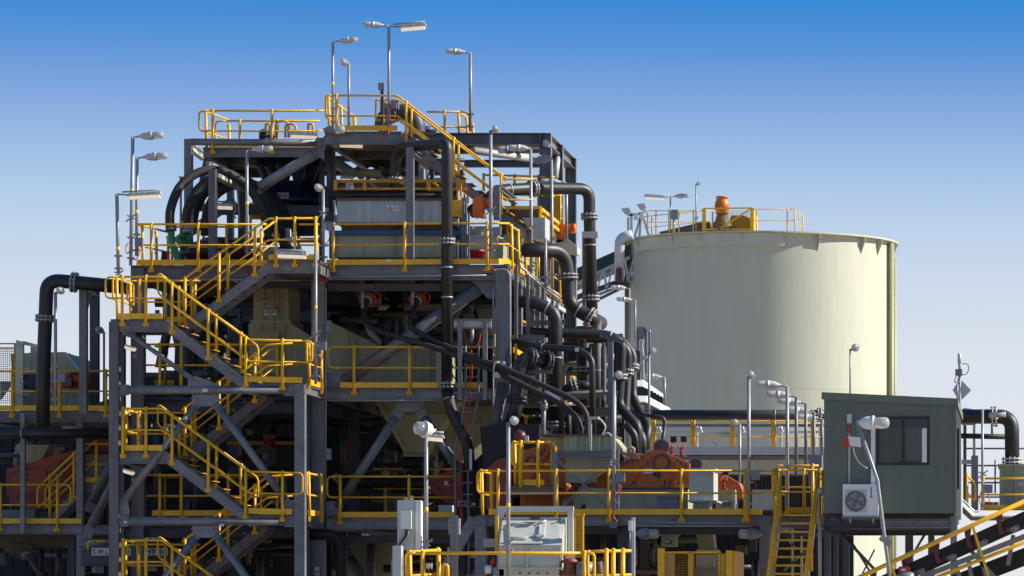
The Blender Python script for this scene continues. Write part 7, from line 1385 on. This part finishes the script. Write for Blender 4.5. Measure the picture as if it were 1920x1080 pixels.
# lower right lamps
t = pole_lamp('foreground lamp pole with a clear round head and a white tube fitting', 799, 806, 1030, YF-0.8, [], 0.042, clamp_py=1020, tape_py=956, brackets=False)
well_head(t, W(812,808,YF-0.8), (-1,-0.75,0.18), 0.42, 0.13, WHITE); fluoro(t, W(802,818,YF-0.7), 0.32, -0.08, 1); MB().tube([W(799,808,YF-0.8), W(818,806,YF-0.75)], 0.025, 8).build('arm', GALV, t)
pole_lamp('tall foreground pole with a round white head, in front of the hopper machine', 953, 792, 1100, YF-0.9, [('end', 1)], 0.042, clamp_py=1018, tape_py=948, brackets=True)
pole_lamp('galvanised pole with a round white head in front of the crossed braces', 1151, 706, 957, YR-0.35, [('end', 1)], 0.045, clamp_py=865, cable=897, brackets=True)
pole_lamp('tall pole with a round grey head before the gantry, rising into the tank', 1404, 706, 960, YR-0.35, [('end', 0.4)], 0.04, cable=893, brackets=True)
pole_lamp('short dark pole with a round head behind the terminal boxes', 1387, 795, 915, 108, [('end', -1)], 0.035, brackets=False)
pole_lamp('slim pole with a round head in front of the tank edge', 1217, 660, 835, 120, [('end', 1)], 0.035, clamp_py=770, brackets=False)
pole_lamp('lamp above the pale walkway at the tank foot, reaching left', 1246, 708, 760, 139, [('well', -7, 0.55)], 0.045, brackets=False)
for k, (px, py, Y_) in enumerate(((1476,724,95.0),(1493,743,99.5),(1511,756,104.0),(1526,772,109.0),(1541,785,114.0))):
    pole_lamp(['nearest and tallest', 'second', 'third', 'fourth', 'farthest'][k]+' lamp of the row receding behind the access ladder', px, py, 955 if k == 0 else 900-k*8, Y_, [('well', -14+k, 0.56)], 0.042, mtl=GALV if k == 0 else STEEL, clamp_py=875 if k==0 else None, brackets=False)
pole_lamp('silver pole with a small head standing at the ladder, close to the viewer', 1537, 925, 1110, 89.5, [('end', 0.3)], 0.04, brackets=False)
pole_lamp('slim headless pole at the right side of the upper deck, beside the grey chute', 1023, 446, 540, 101.4, [], 0.035, brackets=True)
# loose conduits and cables
for lab, pts, r_, mt_ in (('red cable looping below the top platform lamp', [(729,240,101.4),(728,250,101.3),(715,258,101.3),(705,259,101.3)], 0.015, REDCABLE),
    ('red cable at the front right corner of the uppermost deck', [(918,484,99.3),(919,498,99.3),(926,506,99.3),(930,507,99.4)], 0.015, REDCABLE),
    ('grey conduit curling around the top of the right column', [(928,506,99.6),(945,505,99.6),(954,512,99.6),(956,540,99.6),(957,720,99.7)], 0.02, GALV),
    ('red cables fanning out at the top of the central column', [(594,508,99.5),(603,524,99.5),(609,530,99.5),(618,518,99.5)], 0.018, REDCABLE),
    ('red cable fanning out below the middle deck at the central column', [(606,735,99.5),(610,748,99.5),(618,750,99.5)], 0.02, REDCABLE),
    ('red cable under the lower right deck edge lamp', [(1151,958,92.6),(1150,968,92.6),(1157,978,92.6)], 0.015, REDCABLE),
    ('red cable under the gantry side lamp pole', [(1404,962,92.6),(1409,973,92.6),(1416,984,92.6)], 0.015, REDCABLE),
    ('black cable sagging behind the humped screen', [(1150,830,98),(1165,850,98),(1175,862,98),(1200,872,98)], 0.018, BLKCABLE),
    ('pale flexible conduit above the olive feed box', [(1125,785,95),(1135,800,95),(1130,815,95),(1140,812,95),(1150,822,95)], 0.02, LGREY),
    ('thin cable hanging on the left of the hose deck post', [(241,455,99.3),(236,463,99.3),(238,475,99.3),(246,468,99.3)], 0.012, REDCABLE)):
    solo('loose_cable', MB().tube(spline([W(*p) for p in pts]), r_, 6), mt_, lab, 'cable', 'loose cables and conduits')

# ================================================================== dim clutter deep inside the plant
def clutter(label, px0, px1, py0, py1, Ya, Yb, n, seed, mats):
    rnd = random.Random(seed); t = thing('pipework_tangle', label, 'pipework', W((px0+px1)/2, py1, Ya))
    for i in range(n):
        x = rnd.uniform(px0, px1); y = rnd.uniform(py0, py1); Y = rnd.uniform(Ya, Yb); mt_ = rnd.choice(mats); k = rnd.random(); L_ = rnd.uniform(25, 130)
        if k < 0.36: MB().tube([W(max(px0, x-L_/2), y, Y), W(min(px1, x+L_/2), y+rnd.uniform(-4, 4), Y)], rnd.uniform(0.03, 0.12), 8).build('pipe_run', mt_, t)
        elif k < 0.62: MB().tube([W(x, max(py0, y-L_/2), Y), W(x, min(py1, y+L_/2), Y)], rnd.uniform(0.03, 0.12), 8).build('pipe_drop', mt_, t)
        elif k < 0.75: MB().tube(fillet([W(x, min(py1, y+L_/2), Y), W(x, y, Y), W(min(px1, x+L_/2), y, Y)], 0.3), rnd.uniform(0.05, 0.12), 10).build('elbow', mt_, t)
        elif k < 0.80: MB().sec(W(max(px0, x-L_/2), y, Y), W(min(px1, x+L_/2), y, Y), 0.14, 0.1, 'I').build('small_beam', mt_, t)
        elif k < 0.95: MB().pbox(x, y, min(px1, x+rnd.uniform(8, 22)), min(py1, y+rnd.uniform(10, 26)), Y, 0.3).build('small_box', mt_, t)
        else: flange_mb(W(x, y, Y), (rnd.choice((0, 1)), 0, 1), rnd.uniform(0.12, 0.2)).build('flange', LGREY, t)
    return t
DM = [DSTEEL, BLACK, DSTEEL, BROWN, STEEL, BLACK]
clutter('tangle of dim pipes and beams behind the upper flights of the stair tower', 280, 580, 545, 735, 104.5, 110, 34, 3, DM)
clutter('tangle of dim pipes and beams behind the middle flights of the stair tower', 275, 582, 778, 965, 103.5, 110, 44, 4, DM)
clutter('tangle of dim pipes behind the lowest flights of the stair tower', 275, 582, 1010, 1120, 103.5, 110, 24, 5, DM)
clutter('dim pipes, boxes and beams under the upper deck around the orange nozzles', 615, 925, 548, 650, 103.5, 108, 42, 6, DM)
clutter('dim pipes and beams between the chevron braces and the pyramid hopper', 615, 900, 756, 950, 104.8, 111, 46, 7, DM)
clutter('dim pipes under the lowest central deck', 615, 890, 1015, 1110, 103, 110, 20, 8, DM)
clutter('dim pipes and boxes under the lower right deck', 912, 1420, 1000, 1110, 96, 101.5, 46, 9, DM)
clutter('dark pipework in the upper storey of the far left bay', -20, 205, 828, 975, 106, 112, 34, 10, DM)
clutter('dark pipework in the bottom storey of the far left bay', -20, 200, 1030, 1110, 104, 111, 26, 11, DM)
clutter('black and grey pipework packed behind the pipe bundle', 962, 1165, 640, 840, 103.5, 110, 60, 12, [PIPE, DSTEEL, PIPE, STEEL, BLACK, GALV])
clutter('small dark fittings behind the cyclone cluster and roof beams', 640, 870, 300, 335, 105, 109, 14, 13, [DSTEEL, OLIVE, BROWN, GALV])
